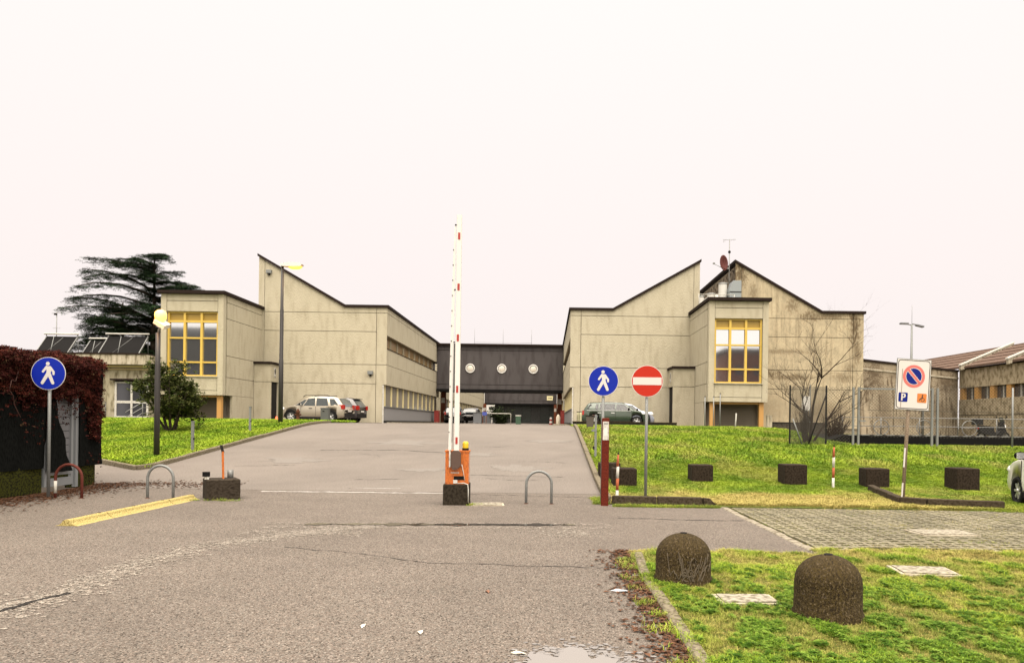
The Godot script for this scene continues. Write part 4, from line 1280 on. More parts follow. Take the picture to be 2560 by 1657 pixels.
func dome(label: String, x: float, d: float, r: float, h: float) -> void:
	var t := thing("dome_bollard", label, "bollard", W(x, 0, d), rnd(0, 3), "domed concrete bollards")
	var g := Geo.new(true)
	var prof := [Vector2(r * 1.04, -0.05), Vector2(r * 1.05, 0.05), Vector2(r * 1.0, 0.075), Vector2(r * 0.985, h - r * 0.82)]
	for k in range(1, 10):
		var a := PI / 2 * k / 9.0
		prof.append(Vector2(cos(a) * r * 0.985, h - r * 0.82 + sin(a) * r * 0.82))
	g.lathe(prof, 48)
	obj("body", g, M.mossy, t)
	g = Geo.new(true)
	g.lathe([Vector2(0.035, h - 0.002), Vector2(0.035, h + 0.006), Vector2(0.025, h + 0.006), Vector2(0.025, h - 0.01), Vector2(0, h - 0.01)], 14)
	obj("lifting_socket", g, M.dark, t)
	if label.contains("ivy"):
		var st := mat(0.075, 0.060, 0.042, 0.95)
		for q in 16:
			var pts := []
			var a0 := -1.5 + rnd(-0.6, 0.9) - t.rotation.y
			for k in 9:
				var a := a0 + (k * 0.09 if q % 2 == 0 else -k * 0.05) + rnd(-0.02, 0.02)
				var y := 0.05 + k * rnd(0.018, 0.036) + 0.05 * sin(k * 0.7 + q * 1.3)
				pts.append(Vector3(cos(a) * r * 1.0, y, -sin(a) * r * 1.0))
			tubepart("stem", pts, [0.008, 0.007, 0.007, 0.006, 0.006, 0.005, 0.005, 0.004, 0.003], st, t, 5)

func block(label: String, x: float, d: float, w: float, h: float, turn := 0.0, proto: Mesh = null) -> void:
	var t := thing("concrete_block", label, "concrete block", W(x, H(x, d), d), turn, "dark concrete cubes on the lawn")
	var g := Geo.new()
	g.cbox(Vector3(0, h * 0.5 + 0.02, 0), Vector3(w, h + 0.14, w), 0.018)
	obj("block", g, tri_tex(mat(0.030, 0.021, 0.015, 0.95), Vector3(1.7, 1.2, 1.7), M.concrete.albedo_texture, M.concrete.normal_texture, 0.6), t)

func stake(label: String, x: float, d: float, h: float) -> void:
	var t := thing("marker_stake", label, "marker post", W(x, H(x, d) + 0.03, d), 0.0, "red and white marker posts")
	var n := 4
	for k in n:
		var y0 := h * k / n
		var red := k % 2 == 1
		var last := k == n - 1
		tubepart("red_band" if red else "white_band", [Vector3(0, y0 - (0.2 if k == 0 else 0.0), 0), Vector3(0.004 * k, h * (k + 1) / n, 0)], [0.030, 0.018] if last else 0.030, mat(0.30, 0.085, 0.04, 0.7) if red else M.offwhite, t, 10)
	tubepart("tip", [Vector3(0.012, h, 0), Vector3(0.014, h + 0.05, 0)], 0.014, M.dark, t, 8)

func street_lamp(label: String, x: float, d: float, h: float) -> Node3D:
	var y := H(x, d) + 0.08
	var t := thing("street_lamp", label, "street lamp", W(x, y, d), 0.0, "lit sodium street lamps")
	var m := mat(0.014, 0.011, 0.010, 0.5)
	tubepart("pole", [Vector3(0, -0.3, 0), Vector3(0, h * 0.4, 0), Vector3(0, h * 0.405, 0), Vector3(0, h * 0.72, 0), Vector3(0, h * 0.725, 0), Vector3(0, h, 0)], [0.105, 0.098, 0.085, 0.080, 0.068, 0.06] if h > 5 else [0.085, 0.08, 0.08, 0.075, 0.072, 0.07], m, t, 14)
	return t

func sodium(energy: float) -> StandardMaterial3D:
	var m := mat(0.8, 0.55, 0.2, 0.3)
	m.emission_enabled = true
	m.emission = Color(1.0, 0.66, 0.22)
	m.emission_energy_multiplier = energy
	return m

func glow(at: Vector3, e: float, size: float) -> void:
	var l := OmniLight3D.new()
	l.name = "sodium_light"
	l.light_color = Color(1.0, 0.66, 0.25)
	l.light_energy = e
	l.light_size = size
	l.omni_range = 30.0
	l.omni_attenuation = 2.0
	l.shadow_enabled = true
	l.position = at
	add_child(l)

func lamps() -> void:
	var a := street_lamp("lit black street lamp with a yellow-lit head reaching over the drive", -12.0, 34.0, 7.05)
	var head := part("lamp_head", a)
	var g := Geo.new()
	g.prism(PackedVector2Array([Vector2(-0.05, 0.02), Vector2(0.2, 0.0), Vector2(0.85, 0.02), Vector2(0.92, 0.10), Vector2(0.8, 0.17), Vector2(0.35, 0.19), Vector2(-0.06, 0.13)]), Vector3(0, 7.0, -0.15), Vector3.RIGHT, Vector3.UP, 0.3)
	obj("housing", g, mat(0.50, 0.48, 0.46, 0.5), head)
	g = Geo.new(true)
	g.lathe([Vector2(0.30, 0.0), Vector2(0.28, -0.07), Vector2(0.18, -0.12), Vector2(0.0, -0.135)], 20, Transform3D(Basis.from_scale(Vector3(1.05, 1, 0.5)), Vector3(0.58, 7.02, 0)))
	obj("lamp_bowl", g, sodium(0.42), head)
	glow(W(-11.4, H(-12.0, 34.0) + 6.82, 34.0), 0.12, 0.3)
	var b := street_lamp("lit black floodlight pole in front of the bushy evergreen", -11.6, 22.5, 3.65)
	head = part("lamp_head", b)
	var tilt := Basis(Vector3.BACK, -0.55) * Basis(Vector3.RIGHT, 0.35)
	tubepart("bracket", [Vector3(0, 3.6, 0), Vector3(0.03, 3.74, 0.02), Vector3(0.12, 3.84, 0.04)], 0.03, M.steel, head, 8)
	boxpart("housing", Vector3(0.12, 3.92, 0.03), Vector3(0.36, 0.13, 0.28), mat(0.60, 0.56, 0.50, 0.4), head, tilt)
	g = Geo.new(true)
	g.lathe([Vector2(0.10, -0.02), Vector2(0.155, 0.06), Vector2(0.165, 0.16), Vector2(0.14, 0.25), Vector2(0.07, 0.305), Vector2(0.0, 0.315)], 24, Transform3D(Basis(Vector3.RIGHT, 0.25), Vector3(0.10, 4.02, 0.03)))
	obj("lamp_globe", g, sodium(0.85), head)
	glow(W(-11.5, H(-11.6, 22.5) + 0.08 + 4.12, 22.5 - 0.25), 0.3, 0.3)

func parking_sign() -> void:
	var t := thing("parking_sign", "white no-parking panel with blue P and orange wheelchair symbols on a leaning pole", "road sign", W(7.36, 0.03, 15.75))
	var lean := part("panel", t)
	tubepart("pole", [Vector3(0, -0.2, 0), Vector3(0.16, 2.95, -0.02)], 0.036, tri_tex(mat(0.26, 0.225, 0.185, 0.7, 0.2), Vector3(4, 2, 4), M.rusty.albedo_texture), t, 12)
	boxpart("reflective_strip", Vector3(-0.018, 0.20, 0.033), Vector3(0.03, 0.45, 0.012), M.sign_white, t, Basis(Vector3.BACK, -0.05))
	boxpart("reflective_strip", Vector3(0.022, 0.95, 0.033), Vector3(0.03, 0.40, 0.012), M.sign_white, t, Basis(Vector3.BACK, -0.05))
	lean.position = Vector3(0.175, 2.46, 0.045)
	lean.rotation = Vector3(0.0, 0.06, -0.045)
	var w := 0.355
	var h := 0.515
	plate("backing", rect(-w - 0.012, -h - 0.012, w + 0.012, h + 0.012), Vector3(0, 0, -0.012), 0.012, M.galv, lean)
	plate("face", rect(-w, -h, w, h), Vector3(0, 0, 0.0005), 0.004, M.sign_white, lean)
	var z := 0.0045
	# black border as a frame of four bars with round corners
	var ring := rrect(-w + 0.012, -h + 0.012, w - 0.012, h - 0.012, 0.06)
	var inn := rrect(-w + 0.026, -h + 0.026, w - 0.026, h - 0.026, 0.048)
	var g := Geo.new()
	for i in ring.size():
		var j := (i + 1) % ring.size()
		g.quad(Vector3(ring[i].x, ring[i].y, z + 0.001), Vector3(ring[j].x, ring[j].y, z + 0.001), Vector3(inn[j].x, inn[j].y, z + 0.001), Vector3(inn[i].x, inn[i].y, z + 0.001))
	obj("border", g, M.black, lean)
	var c := Vector2(0.005, 0.17)
	var sym := part("no_parking_symbol", lean)
	plate("red_disc", disc(0.235, 48, c.x, c.y), Vector3(0, 0, z), 0.002, M.sign_pink, sym)
	plate("white_disc", disc(0.175, 48, c.x, c.y), Vector3(0, 0, z), 0.003, M.sign_white, sym)
	plate("blue_disc", disc(0.165, 48, c.x, c.y), Vector3(0, 0, z), 0.004, M.sign_navy, sym)
	var bar := func(hw: float, ln: float) -> PackedVector2Array:
		var p := PackedVector2Array()
		for q in [Vector2(-ln, -hw), Vector2(ln, -hw), Vector2(ln, hw), Vector2(-ln, hw)]: p.append(c + q.rotated(-0.82))
		return p
	plate("white_bar", bar.call(0.036, 0.168), Vector3(0, 0, z), 0.005, M.sign_white, sym)
	plate("red_bar", bar.call(0.026, 0.18), Vector3(0, 0, z), 0.006, M.sign_pink, sym)
	var ps := part("parking_symbol", lean)
	plate("square", rrect(-0.30, -0.365, -0.105, -0.175, 0.02), Vector3(0, 0, z), 0.003, M.sign_navy, ps)
	var tx := TextMesh.new()
	tx.text = "P"
	tx.font_size = 64
	tx.pixel_size = 0.0032
	tx.depth = 0.004
	var sf := SystemFont.new()
	sf.font_names = PackedStringArray(["Droid Sans"])
	sf.font_weight = 700
	tx.font = sf
	var o := obj("letter", tx, M.sign_white, ps)
	o.position = Vector3(-0.202, -0.270, z + 0.004)
	var ws := part("wheelchair_symbol", lean)
	var q := Vector2(0.2, -0.27)
	plate("square", rrect(q.x - 0.1, q.y - 0.095, q.x + 0.1, q.y + 0.095, 0.02), Vector3(0, 0, z), 0.003, M.sign_orange, ws)
	var ink := mat(0.03, 0.006, 0.004, 0.6)
	plate("head", disc(0.014, 14, q.x + 0.012, q.y + 0.062), Vector3(0, 0, z), 0.0042, ink, ws)
	plate("torso", capsule2(q + Vector2(0.008, 0.04), q + Vector2(0.004, -0.004), 0.013, 0.015), Vector3(0, 0, z), 0.0044, ink, ws)
	plate("thigh", capsule2(q + Vector2(0.0, -0.006), q + Vector2(-0.034, -0.012), 0.012, 0.009), Vector3(0, 0, z), 0.0046, ink, ws)
	plate("shin", capsule2(q + Vector2(-0.034, -0.012), q + Vector2(-0.056, -0.05), 0.009, 0.007), Vector3(0, 0, z), 0.0048, ink, ws)
	g = Geo.new()
	for i in 24:
		var a0 := TAU * i / 24
		var a1 := TAU * (i + 1) / 24
		var cc := Vector3(q.x + 0.018, q.y - 0.032, z + 0.0045)
		g.quad(cc + Vector3(cos(a0), sin(a0), 0) * 0.042, cc + Vector3(cos(a1), sin(a1), 0) * 0.042, cc + Vector3(cos(a1), sin(a1), 0) * 0.030, cc + Vector3(cos(a0), sin(a0), 0) * 0.030)
	obj("wheel", g, ink, ws)
	plate("streak", rect(-w + 0.108, -h + 0.03, -w + 0.115, h - 0.2), Vector3(0, 0, z), 0.0065, mat(0.22, 0.16, 0.12, 0.9), lean)

# shaded fence with netting, gate and low mossy wall along x = -10.5
func side_fence() -> void:
	var x := -10.5
	var t := thing("boundary_fence", "tall fence hung with black netting on a mossy low wall", "fence", W(x, 0, 15.0))
	var wall := func(d0: float, d1: float) -> void:
		boxpart("low_wall", Vector3(-0.14, 0.2, -((d0 + d1) * 0.5 - 15.0)), Vector3(0.28, 0.72, d1 - d0), M.mosswall, t)
	wall.call(8.0, 15.75)
	wall.call(16.95, 17.6)
	boxpart("low_wall", Vector3(-3.2, 0.2, -2.46), Vector3(5.82, 0.72, 0.28), M.mosswall, t)
	for d in [9.0, 11.0, 13.0, 15.7, 17.05, 17.55]:
		boxpart("post", Vector3(-0.12, 1.5, -(d - 15.0)), Vector3(0.06, 2.5, 0.06), M.galv, t)
	# netting: folded sheets
	var net := func(d0: float, d1: float, y0: float, y1: float, off: float) -> void:
		var g := Geo.new(true)
		var n := 40
		var rows := 10
		for j in rows:
			for i in n:
				var q := []
				for c in [[i, j], [i + 1, j], [i + 1, j + 1], [i, j + 1]]:
					var u: float = float(c[0]) / n
					var v: float = float(c[1]) / rows
					var dd := lerpf(d0, d1, u)
					var yy := lerpf(y0, y1, v)
					var fold := 0.05 * fbm(dd * 3.0, yy * 0.5) + 0.025 * sin(dd * 9.0 + 2.0 * fbm(dd, yy))
					q.append(Vector3(off + fold, yy, -(dd - 15.0)))
				g.quad(q[0], q[1], q[2], q[3])
		obj("netting", g, M.net, t)
	net.call(8.0, 15.85, 0.52, 2.75, 0.02)
	net.call(16.9, 17.75, 0.50, 2.75, 0.06)
	var gb := Geo.new(true)
	for j in 8:
		for i in 30:
			var q := []
			for c in [[i, j], [i + 1, j], [i + 1, j + 1], [i, j + 1]]:
				var xx: float = -0.02 - 6.0 * c[0] / 30.0
				var yy: float = lerpf(0.5, 2.75, c[1] / 8.0)
				q.append(Vector3(xx, yy, -2.62 + 0.05 * sin(xx * 7.0) + 0.04 * fbm(xx * 2.0, yy)))
			gb.quad(q[0], q[1], q[2], q[3])
	obj("netting", gb, M.net, t)
	# loose flap of netting pulled across the gate
	var fl := Geo.new(true)
	for j in 12:
		var v0 := j / 12.0
		var v1 := (j + 1) / 12.0
		for i in 10:
			var q := []
			for c in [[i, v0], [i + 1, v0], [i + 1, v1], [i, v1]]:
				var far: float = 15.85 + (1.0 - c[1]) * 0.78
				var dd: float = lerpf(15.78, far, c[0] / 10.0)
				q.append(Vector3(0.07 + 0.03 * sin(dd * 22.0), 0.42 + c[1] * 2.05, -(dd - 15.0)))
			fl.quad(q[0], q[1], q[2], q[3])
	obj("netting_flap", fl, M.net, t)
	var gate := part("gate", t)
	var gm := mat(0.19, 0.20, 0.21, 0.5, 0.3)
	boxpart("frame", Vector3(-0.02, 1.3, -0.86), Vector3(0.06, 2.36, 0.07), gm, gate)
	boxpart("frame", Vector3(-0.02, 1.3, -1.74), Vector3(0.06, 2.36, 0.07), gm, gate)
	boxpart("frame", Vector3(-0.02, 2.45, -1.3), Vector3(0.06, 0.07, 0.81), gm, gate)
	boxpart("frame", Vector3(-0.02, 0.20, -1.3), Vector3(0.06, 0.17, 0.81), gm, gate)
	boxpart("frame", Vector3(-0.02, 0.42, -1.3), Vector3(0.06, 0.14, 0.81), gm, gate)
	for k in 12:
		boxpart("slat", Vector3(-0.04, 0.60 + k * 0.153, -1.3), Vector3(0.025, 0.142, 0.81), mat(0.10, 0.10, 0.108, 0.6), gate)
	boxpart("jamb", Vector3(0.0, 1.3, -1.86), Vector3(0.08, 2.5, 0.09), gm, t)

# chain-link wire between two points, clipped to a rectangle u 0..ln, v 0..h
func chain_link(ln: float, h: float, step: float, r: float) -> Geo:
	var g := Geo.new()
	var k := 0
	var s := -h
	while s < ln:
		for dir in [1, -1]:
			var u0 := s if dir == 1 else s + h
			var a := Vector2(u0, 0)
			var b := Vector2(u0 + dir * h, h)
			var lo := 0.0
			var hi := 1.0
			if b.x != a.x:
				var t0 := (0.0 - a.x) / (b.x - a.x)
				var t1 := (ln - a.x) / (b.x - a.x)
				lo = maxf(lo, minf(t0, t1))
				hi = minf(hi, maxf(t0, t1))
			if hi - lo > 0.02:
				var p := a.lerp(b, lo)
				var q := a.lerp(b, hi)
				g.tube([Vector3(p.x, p.y, 0.004 * dir), Vector3(q.x, q.y, 0.004 * dir)], r, 3, false)
		s += step
	return g

func wire_fence() -> void:
	var wire := mat(0.055, 0.05, 0.043, 0.8)
	var d := 28.3
	var y := H(11.0, d)
	var t := thing("wire_fence", "chain-link fence with galvanised gate posts in front of the black platform", "fence", W(10.0, y, d))
	var runs := [[-1.0, 0.35, 0.05, 2.15], [0.35, 1.25, 0.05, 2.15], [1.95, 4.3, 0.35, 1.95], [4.3, 15.0, 0.35, 1.95]]
	for q in runs:
		var dense: bool = q[0] < 0.0 and q[1] < 0.4
		var g := chain_link(q[1] - q[0], q[3], 0.06 if dense else 0.12, 0.006 if dense else 0.0045)
		var o := obj("wire_mesh", g, wire, t)
		o.position = Vector3(q[0], q[2], 0)
	for x in [-1.0, 0.35]:
		boxpart("post", Vector3(x, 1.0, 0), Vector3(0.05, 2.5, 0.05), M.dark, t)
	tubepart("brace", [Vector3(-0.55, 0.05, 0.05), Vector3(-0.9, 1.0, 0.03)], 0.022, M.galv, t, 6)
	tubepart("brace", [Vector3(-0.35, 0.0, 0.1), Vector3(0.33, 1.9, 0.04)], 0.025, M.dark, t, 6)
	for x in [1.36, 1.56, 4.30, 4.50]:
		boxpart("gate_post", Vector3(x, 1.0, 0.0), Vector3(0.07, 2.4, 0.07), M.galv, t)
	boxpart("gate_rail", Vector3(2.93, 2.15, 0.0), Vector3(2.65, 0.06, 0.06), M.galv, t)
	boxpart("latch", Vector3(1.68, 0.95, 0.06), Vector3(0.22, 0.05, 0.06), M.galv, t)
	for q in [[7.3, true], [10.85, false], [14.0, true]]:
		tubepart("post", [Vector3(q[0], -0.3, 0), Vector3(q[0], 2.25, 0)], 0.035, M.galv if q[1] else M.dark, t, 8)
	tubepart("tension_wire", [Vector3(1.9, 1.35, 0.01), Vector3(15.0, 1.3, 0.01)], 0.008, wire, t, 5)
	tubepart("brace", [Vector3(14.0, 0.9, 0), Vector3(12.9, -0.3, 0)], 0.03, M.galv, t, 6)
	# low railing and ring racks behind
	var rl := thing("yard_railing", "thin yard railing standing on the black platform", "railing", W(12.0, 1.25, 31.5))
	for k in 8:
		tubepart("post", [Vector3(0.2 + k * 1.6, 0, 0), Vector3(0.2 + k * 1.6, 0.75, 0)], 0.02, M.steel, rl, 6)
	for yy in [0.4, 0.75]:
		tubepart("bar", [Vector3(0.0, yy, 0), Vector3(12.0, yy, 0)], 0.016, M.steel, rl, 6)
	for k in 3:
		var r := thing("ring_rack", ["pale ring stand on the platform just inside the fence gate", "pale ring stand on the platform behind the parking panel", "pale ring stand on the platform beside the drainpipe"][k], "ring rack", W([13.6, 15.35, 17.2][k], 1.26, 31.0), 0.0, "white rings on the platform")
		var pts := []
		for i in 25:
			var a := TAU * i / 24
			pts.append(Vector3(cos(a) * 0.31, 0.34 + sin(a) * 0.31, 0))
		tubepart("ring", pts, 0.016, M.galv, r, 6)
		tubepart("cross_bar", [Vector3(-0.3, 0.34, 0), Vector3(0.3, 0.34, 0)], 0.012, M.steel, r, 5)
		boxpart("foot", Vector3(0, 0.02, 0), Vector3(0.2, 0.06, 0.12), M.dark, r)

func entrance() -> void:
	barrier()
	wedge()
	lamps()
	parking_sign()
	side_fence()
	wire_fence()
	round_sign("footpath_sign", "blue round pedestrian sign on a pole before the black netting fence", -9.83, 14.95, 0.0, 2.44, 0.645, "walk", 0.1)
	round_sign("footpath_sign", "blue round pedestrian sign on a pole beside the brown-red post", 1.09, 15.2, 0.0, 2.45, 0.60, "walk", -0.04)
	round_sign("no_entry_sign", "red round no-entry sign with white bar on a grey pole", 1.97, 15.25, 0.05, 2.46, 0.635, "stop", -0.03)
	hoop("plain steel hoop between the barrier and the brown-red post", -0.17, 15.0, 0.50, 0.64, false)
	hoop("plain steel hoop beside the concrete arm-rest block", -7.7, 15.1, 0.51, 0.65, false)
	hoop("rusty red hoop with a white band in front of the gate", -9.40, 14.9, 0.52, 0.66, true)
	dome("stout domed concrete bollard streaked with moss", 2.36, 6.36, 0.275, 0.53)
	dome("domed concrete bollard with dried ivy stems clinging to it", 1.39, 7.72, 0.28, 0.50)
	block("dark concrete cube beside the low kerb, in front of its neighbour", 1.86, 18.55, 0.57, 0.36, 0.02)
	block("dark concrete cube half hidden behind another by the low kerb", 1.60, 19.8, 0.55, 0.34, 0.0)
	block("dark concrete cube alone on the yellowed grass past the no-entry sign", 3.92, 19.5, 0.54, 0.36, 0.03)
	block("dark concrete cube next to the striped stake on open lawn", 6.17, 19.15, 0.56, 0.44, 0.05)
	block("dark concrete cube between the striped stake and leaning sign pole", 8.1, 18.85, 0.56, 0.40, -0.06)
	block("dark concrete cube inside the kerb corner near the white car", 10.12, 18.55, 0.57, 0.47, 0.03)
	stake("red and white striped stake behind the low kerb beside the signs", 1.40, 15.25, 0.95)
	stake("red and white striped stake alone on the lawn between cubes", 6.96, 18.5, 1.0)
	# brown-red post with a white notice
	var p := thing("intercom_post", "brown-red painted post with a white notice at the top", "post", W(1.12, 0, 14.85), -0.05)
	var g := Geo.new()
	g.cbox(Vector3(0, 0.78, 0), Vector3(0.145, 1.86, 0.12), 0.012)
	obj("post", g, M.brown_red, p)
	boxpart("notice", Vector3(0.004, 1.46, 0.063), Vector3(0.115, 0.36, 0.008), M.offwhite, p)
	boxpart("notice_head", Vector3(0.004, 1.60, 0.068), Vector3(0.08, 0.03, 0.006), mat(0.2, 0.19, 0.18), p)
	boxpart("notice_frame", Vector3(0.004, 1.44, 0.068), Vector3(0.07, 0.16, 0.004), mat(0.5, 0.49, 0.46), p)
	# small steel posts on the lawns
	for q in [["short grey steel post on the lawn between floodlight pole and kerb", -11.1, 23.7, 0.95], ["short grey steel post on the lawn edge near the tall street lamp", -11.75, 29.9, 1.0]]:
		var s := thing("steel_post", q[0], "post", W(q[1], H(q[1], q[2]) + 0.05, q[2]), 0.0, "grey lawn posts")
		boxpart("shaft", Vector3(0, q[3] * 0.5 - 0.1, 0), Vector3(0.075, q[3] + 0.2, 0.06), M.galv, s)
		boxpart("lock", Vector3(0.045, q[3] * 0.45, 0.01), Vector3(0.03, 0.06, 0.05), M.dark, s)
		boxpart("cap", Vector3(0.01, q[3] + 0.01, 0), Vector3(0.10, 0.03, 0.08), M.galv, s)
	var s2 := thing("steel_post", "grey steel post with a bin bracket beside the drive kerb", "post", W(1.50, H(1.5, 24.0) + 0.02, 24.0), 0.0, "grey lawn posts")
	boxpart("shaft", Vector3(0, 0.6, 0), Vector3(0.07, 1.5, 0.06), M.galv, s2)
	boxpart("clamp", Vector3(-0.05, 0.85, 0.0), Vector3(0.16, 0.07, 0.09), M.galv, s2)
	boxpart("lock", Vector3(-0.06, 0.3, 0.03), Vector3(0.05, 0.1, 0.05), M.dark, s2)
	var bin := thing("litter_box", "dark grey litter box on the bracket post", "bin", W(1.33, H(1.5, 24.0) + 0.98, 24.05))
	g = Geo.new()
	g.prism(PackedVector2Array([Vector2(-0.11, 0), Vector2(0.09, 0), Vector2(0.12, 0.34), Vector2(-0.14, 0.34)]), Vector3(0, 0, -0.1), Vector3.RIGHT, Vector3.UP, 0.2)
	obj("bucket", g, mat(0.07, 0.06, 0.05, 0.8), bin)
	boxpart("rim", Vector3(-0.01, 0.35, 0), Vector3(0.29, 0.025, 0.23), M.dark, bin)
	# rusty hydrant and grey bin by the parked cars
	var hy := thing("fire_hydrant", "rusty brown fire hydrant on the grass in front of the champagne car", "hydrant", W(-13.2, 1.5, 40.0))
	g = Geo.new(true)
	g.lathe([Vector2(0.13, -0.1), Vector2(0.13, 0.04), Vector2(0.085, 0.06), Vector2(0.085, 0.42), Vector2(0.11, 0.45), Vector2(0.10, 0.55), Vector2(0.05, 0.62), Vector2(0.03, 0.68), Vector2(0, 0.68)], 16)
	obj("barrel", g, M.rusty, hy)
	for sd in [-1, 1]:
		tubepart("outlet", [Vector3(0, 0.36, 0), Vector3(sd * 0.17, 0.36, 0.02)], 0.045, M.rusty, hy, 10)
	var gb := thing("grey_bin", "grey steel cabinet bin standing in front of the champagne car's rear door", "bin", W(-11.55, 1.45, 39.3))
	g = Geo.new()
	g.cbox(Vector3(0, 0.33, 0), Vector3(0.42, 0.82, 0.34), 0.03)
	obj("body", g, mat(0.07, 0.072, 0.07, 0.6, 0.2), gb)
	boxpart("lid", Vector3(0, 0.76, 0), Vector3(0.45, 0.04, 0.37), mat(0.11, 0.11, 0.11, 0.5, 0.2), gb)
	boxpart("slot", Vector3(-0.05, 0.6, 0.172), Vector3(0.1, 0.05, 0.01), M.black, gb)
	var oc := thing("orange_cone", "small orange plastic cone at the lawn edge by the porch", "cone", W(-14.4, 1.5, 40.2))
	g = Geo.new(true)
	g.lathe([Vector2(0.17, -0.05), Vector2(0.17, 0.02), Vector2(0.10, 0.04), Vector2(0.03, 0.26), Vector2(0, 0.26)], 14)
	obj("cone", g, mat(0.65, 0.09, 0.02, 0.5), oc)
	# litter and leaves on the asphalt, each its own thing
	var lit := [["grey folded paper scrap on the asphalt beside the grassed kerb", 0.72, 7.25, 0.11, Color(0.33, 0.34, 0.36)], ["pale torn leaf on the asphalt before the barrier", -1.42, 5.9, 0.05, Color(0.55, 0.52, 0.46)], ["pale crumpled leaf lying alone on the wet asphalt", -0.95, 5.75, 0.05, Color(0.6, 0.57, 0.5)], ["thin pale leaf near the mirror-like puddle", -0.18, 5.25, 0.06, Color(0.5, 0.46, 0.38)], ["brown leaf at the puddle's edge", 0.0, 4.78, 0.05, Color(0.22, 0.12, 0.07)], ["brown twig leaf beyond the puddle", -0.55, 7.15, 0.05, Color(0.16, 0.08, 0.05)]]
	for q in lit:
		var l := thing("fallen_leaf" if q[0].contains("leaf") else "paper_scrap", q[0], "leaf" if q[0].contains("leaf") else "litter", W(q[1], 0.004, q[2]), rnd(0, 6))
		g = Geo.new()
		var w: float = q[3]
		var pts := [Vector3(-w, 0, 0), Vector3(-w * 0.3, 0.006, w * 0.35), Vector3(w * 0.5, 0.014, w * 0.3), Vector3(w, 0.002, -0.01), Vector3(w * 0.4, 0.004, -w * 0.4), Vector3(-w * 0.4, 0.012, -w * 0.3)]
		for k in 6:
			g.tri(Vector3(0, 0.010, 0), pts[k], pts[(k + 1) % 6])
			g.tri(Vector3(0, 0.007, 0), pts[(k + 1) % 6] - Vector3(0, 0.003, 0), pts[k] - Vector3(0, 0.003, 0))
		obj("scrap" if not q[0].contains("leaf") else "blade", g, mat(q[4].r, q[4].g, q[4].b, 0.7), l)
	# things in front of the stained block and stair wing
	var yardm := mat(0.30, 0.29, 0.26, 0.7)
	for q in [["thin dark pole with a short crossbar before the yellow-window wing", 8.55, 41.5, 1.75], ["thin steel pole next to the orange wing post", 9.02, 41.5, 1.75], ["thin steel pole, slightly taller, before the orange wing post", 9.22, 40.8, 1.9]]:
		var s := thing("thin_pole", q[0], "pole", W(q[1], 1.4, q[2]), 0.0, "thin poles before the wing")
		tubepart("shaft", [Vector3(0, -0.2, 0), Vector3(0, q[3], 0)], 0.03, M.steel, s, 8)
		boxpart("cap", Vector3(0, q[3], 0), Vector3(0.07, 0.03, 0.07), M.dark, s)
	var cp := thing("concrete_post", "stubby pale concrete post at the end of the dark low wall", "post", W(10.7, 1.35, 36.8))
	g = Geo.new()
	g.cbox(Vector3(0, 0.3, 0), Vector3(0.24, 0.85, 0.24), 0.02)
	obj("post", g, M.bare_concrete, cp)
	boxpart("cap", Vector3(0, 0.74, 0), Vector3(0.27, 0.03, 0.27), M.bare_concrete, cp)
	var ls := thing("leaning_stake", "thin pale stake leaning in the grass before the wing recess", "stake", W(9.35, 1.4, 38.0))
	tubepart("stake", [Vector3(0, -0.1, 0), Vector3(0.05, 0.8, 0)], 0.035, yardm, ls, 8)
	boxpart("nail_plate", Vector3(0.05, 0.8, 0), Vector3(0.05, 0.02, 0.05), M.steel, ls)
	var lw := thing("low_wall", "dark low wall at the lawn's top edge before the wing", "wall", W(12.2, 1.25, 37.2))
	boxpart("wall", Vector3(0, 0.2, 0), Vector3(2.6, 0.6, 0.3), tri_tex(mat(0.07, 0.06, 0.05, 0.9), Vector3.ONE, M.concrete.albedo_texture), lw)
	boxpart("coping", Vector3(0, 0.51, 0), Vector3(2.64, 0.05, 0.36), M.dark, lw)
	var lw2 := thing("low_wall", "dark low parking wall under the green car", "wall", W(4.4, 1.4, 43.9))
	boxpart("wall", Vector3(0, 0.1, 0), Vector3(6.0, 0.36, 0.25), M.dark, lw2)
	boxpart("coping", Vector3(0, 0.29, 0), Vector3(6.04, 0.05, 0.3), M.mossy, lw2)
	var eb := thing("meter_cabinet", "white electric meter box on a grey riser beside the stained wall", "meter box", W(13.55, 1.3, 40.0))
	boxpart("riser", Vector3(0, 0.75, 0), Vector3(0.2, 2.2, 0.16), M.galv, eb)
	boxpart("meter_box", Vector3(-0.03, 1.5, 0.1), Vector3(0.36, 0.75, 0.22), M.white, eb)
	boxpart("conduit", Vector3(0.22, 1.3, 0), Vector3(0.06, 2.4, 0.06), M.steel, eb)
	# wheeled sack holder at the end of the clean block
	var sh := thing("sack_holder", "yellowish rubbish sack in a wire holder beside the green car", "rubbish sack", W(1.95, 1.45, 45.6))
	g = Geo.new(true)
	g.lathe([Vector2(0.16, 0.02), Vector2(0.20, 0.2), Vector2(0.21, 0.6), Vector2(0.24, 0.78), Vector2(0.22, 0.8)], 14)
	obj("sack", g, mat(0.42, 0.40, 0.24, 0.6), sh)
	for k in 4:
		var a := TAU * k / 4 + 0.5
		tubepart("leg", [Vector3(cos(a) * 0.26, -0.02, sin(a) * 0.26), Vector3(cos(a) * 0.24, 0.85, sin(a) * 0.24)], 0.018, M.dark, sh, 6)
	var rp := []
	for i in 17: rp.append(Vector3(cos(TAU * i / 16) * 0.25, 0.84, sin(TAU * i / 16) * 0.25))
	tubepart("ring", rp, 0.018, M.dark, sh, 6)

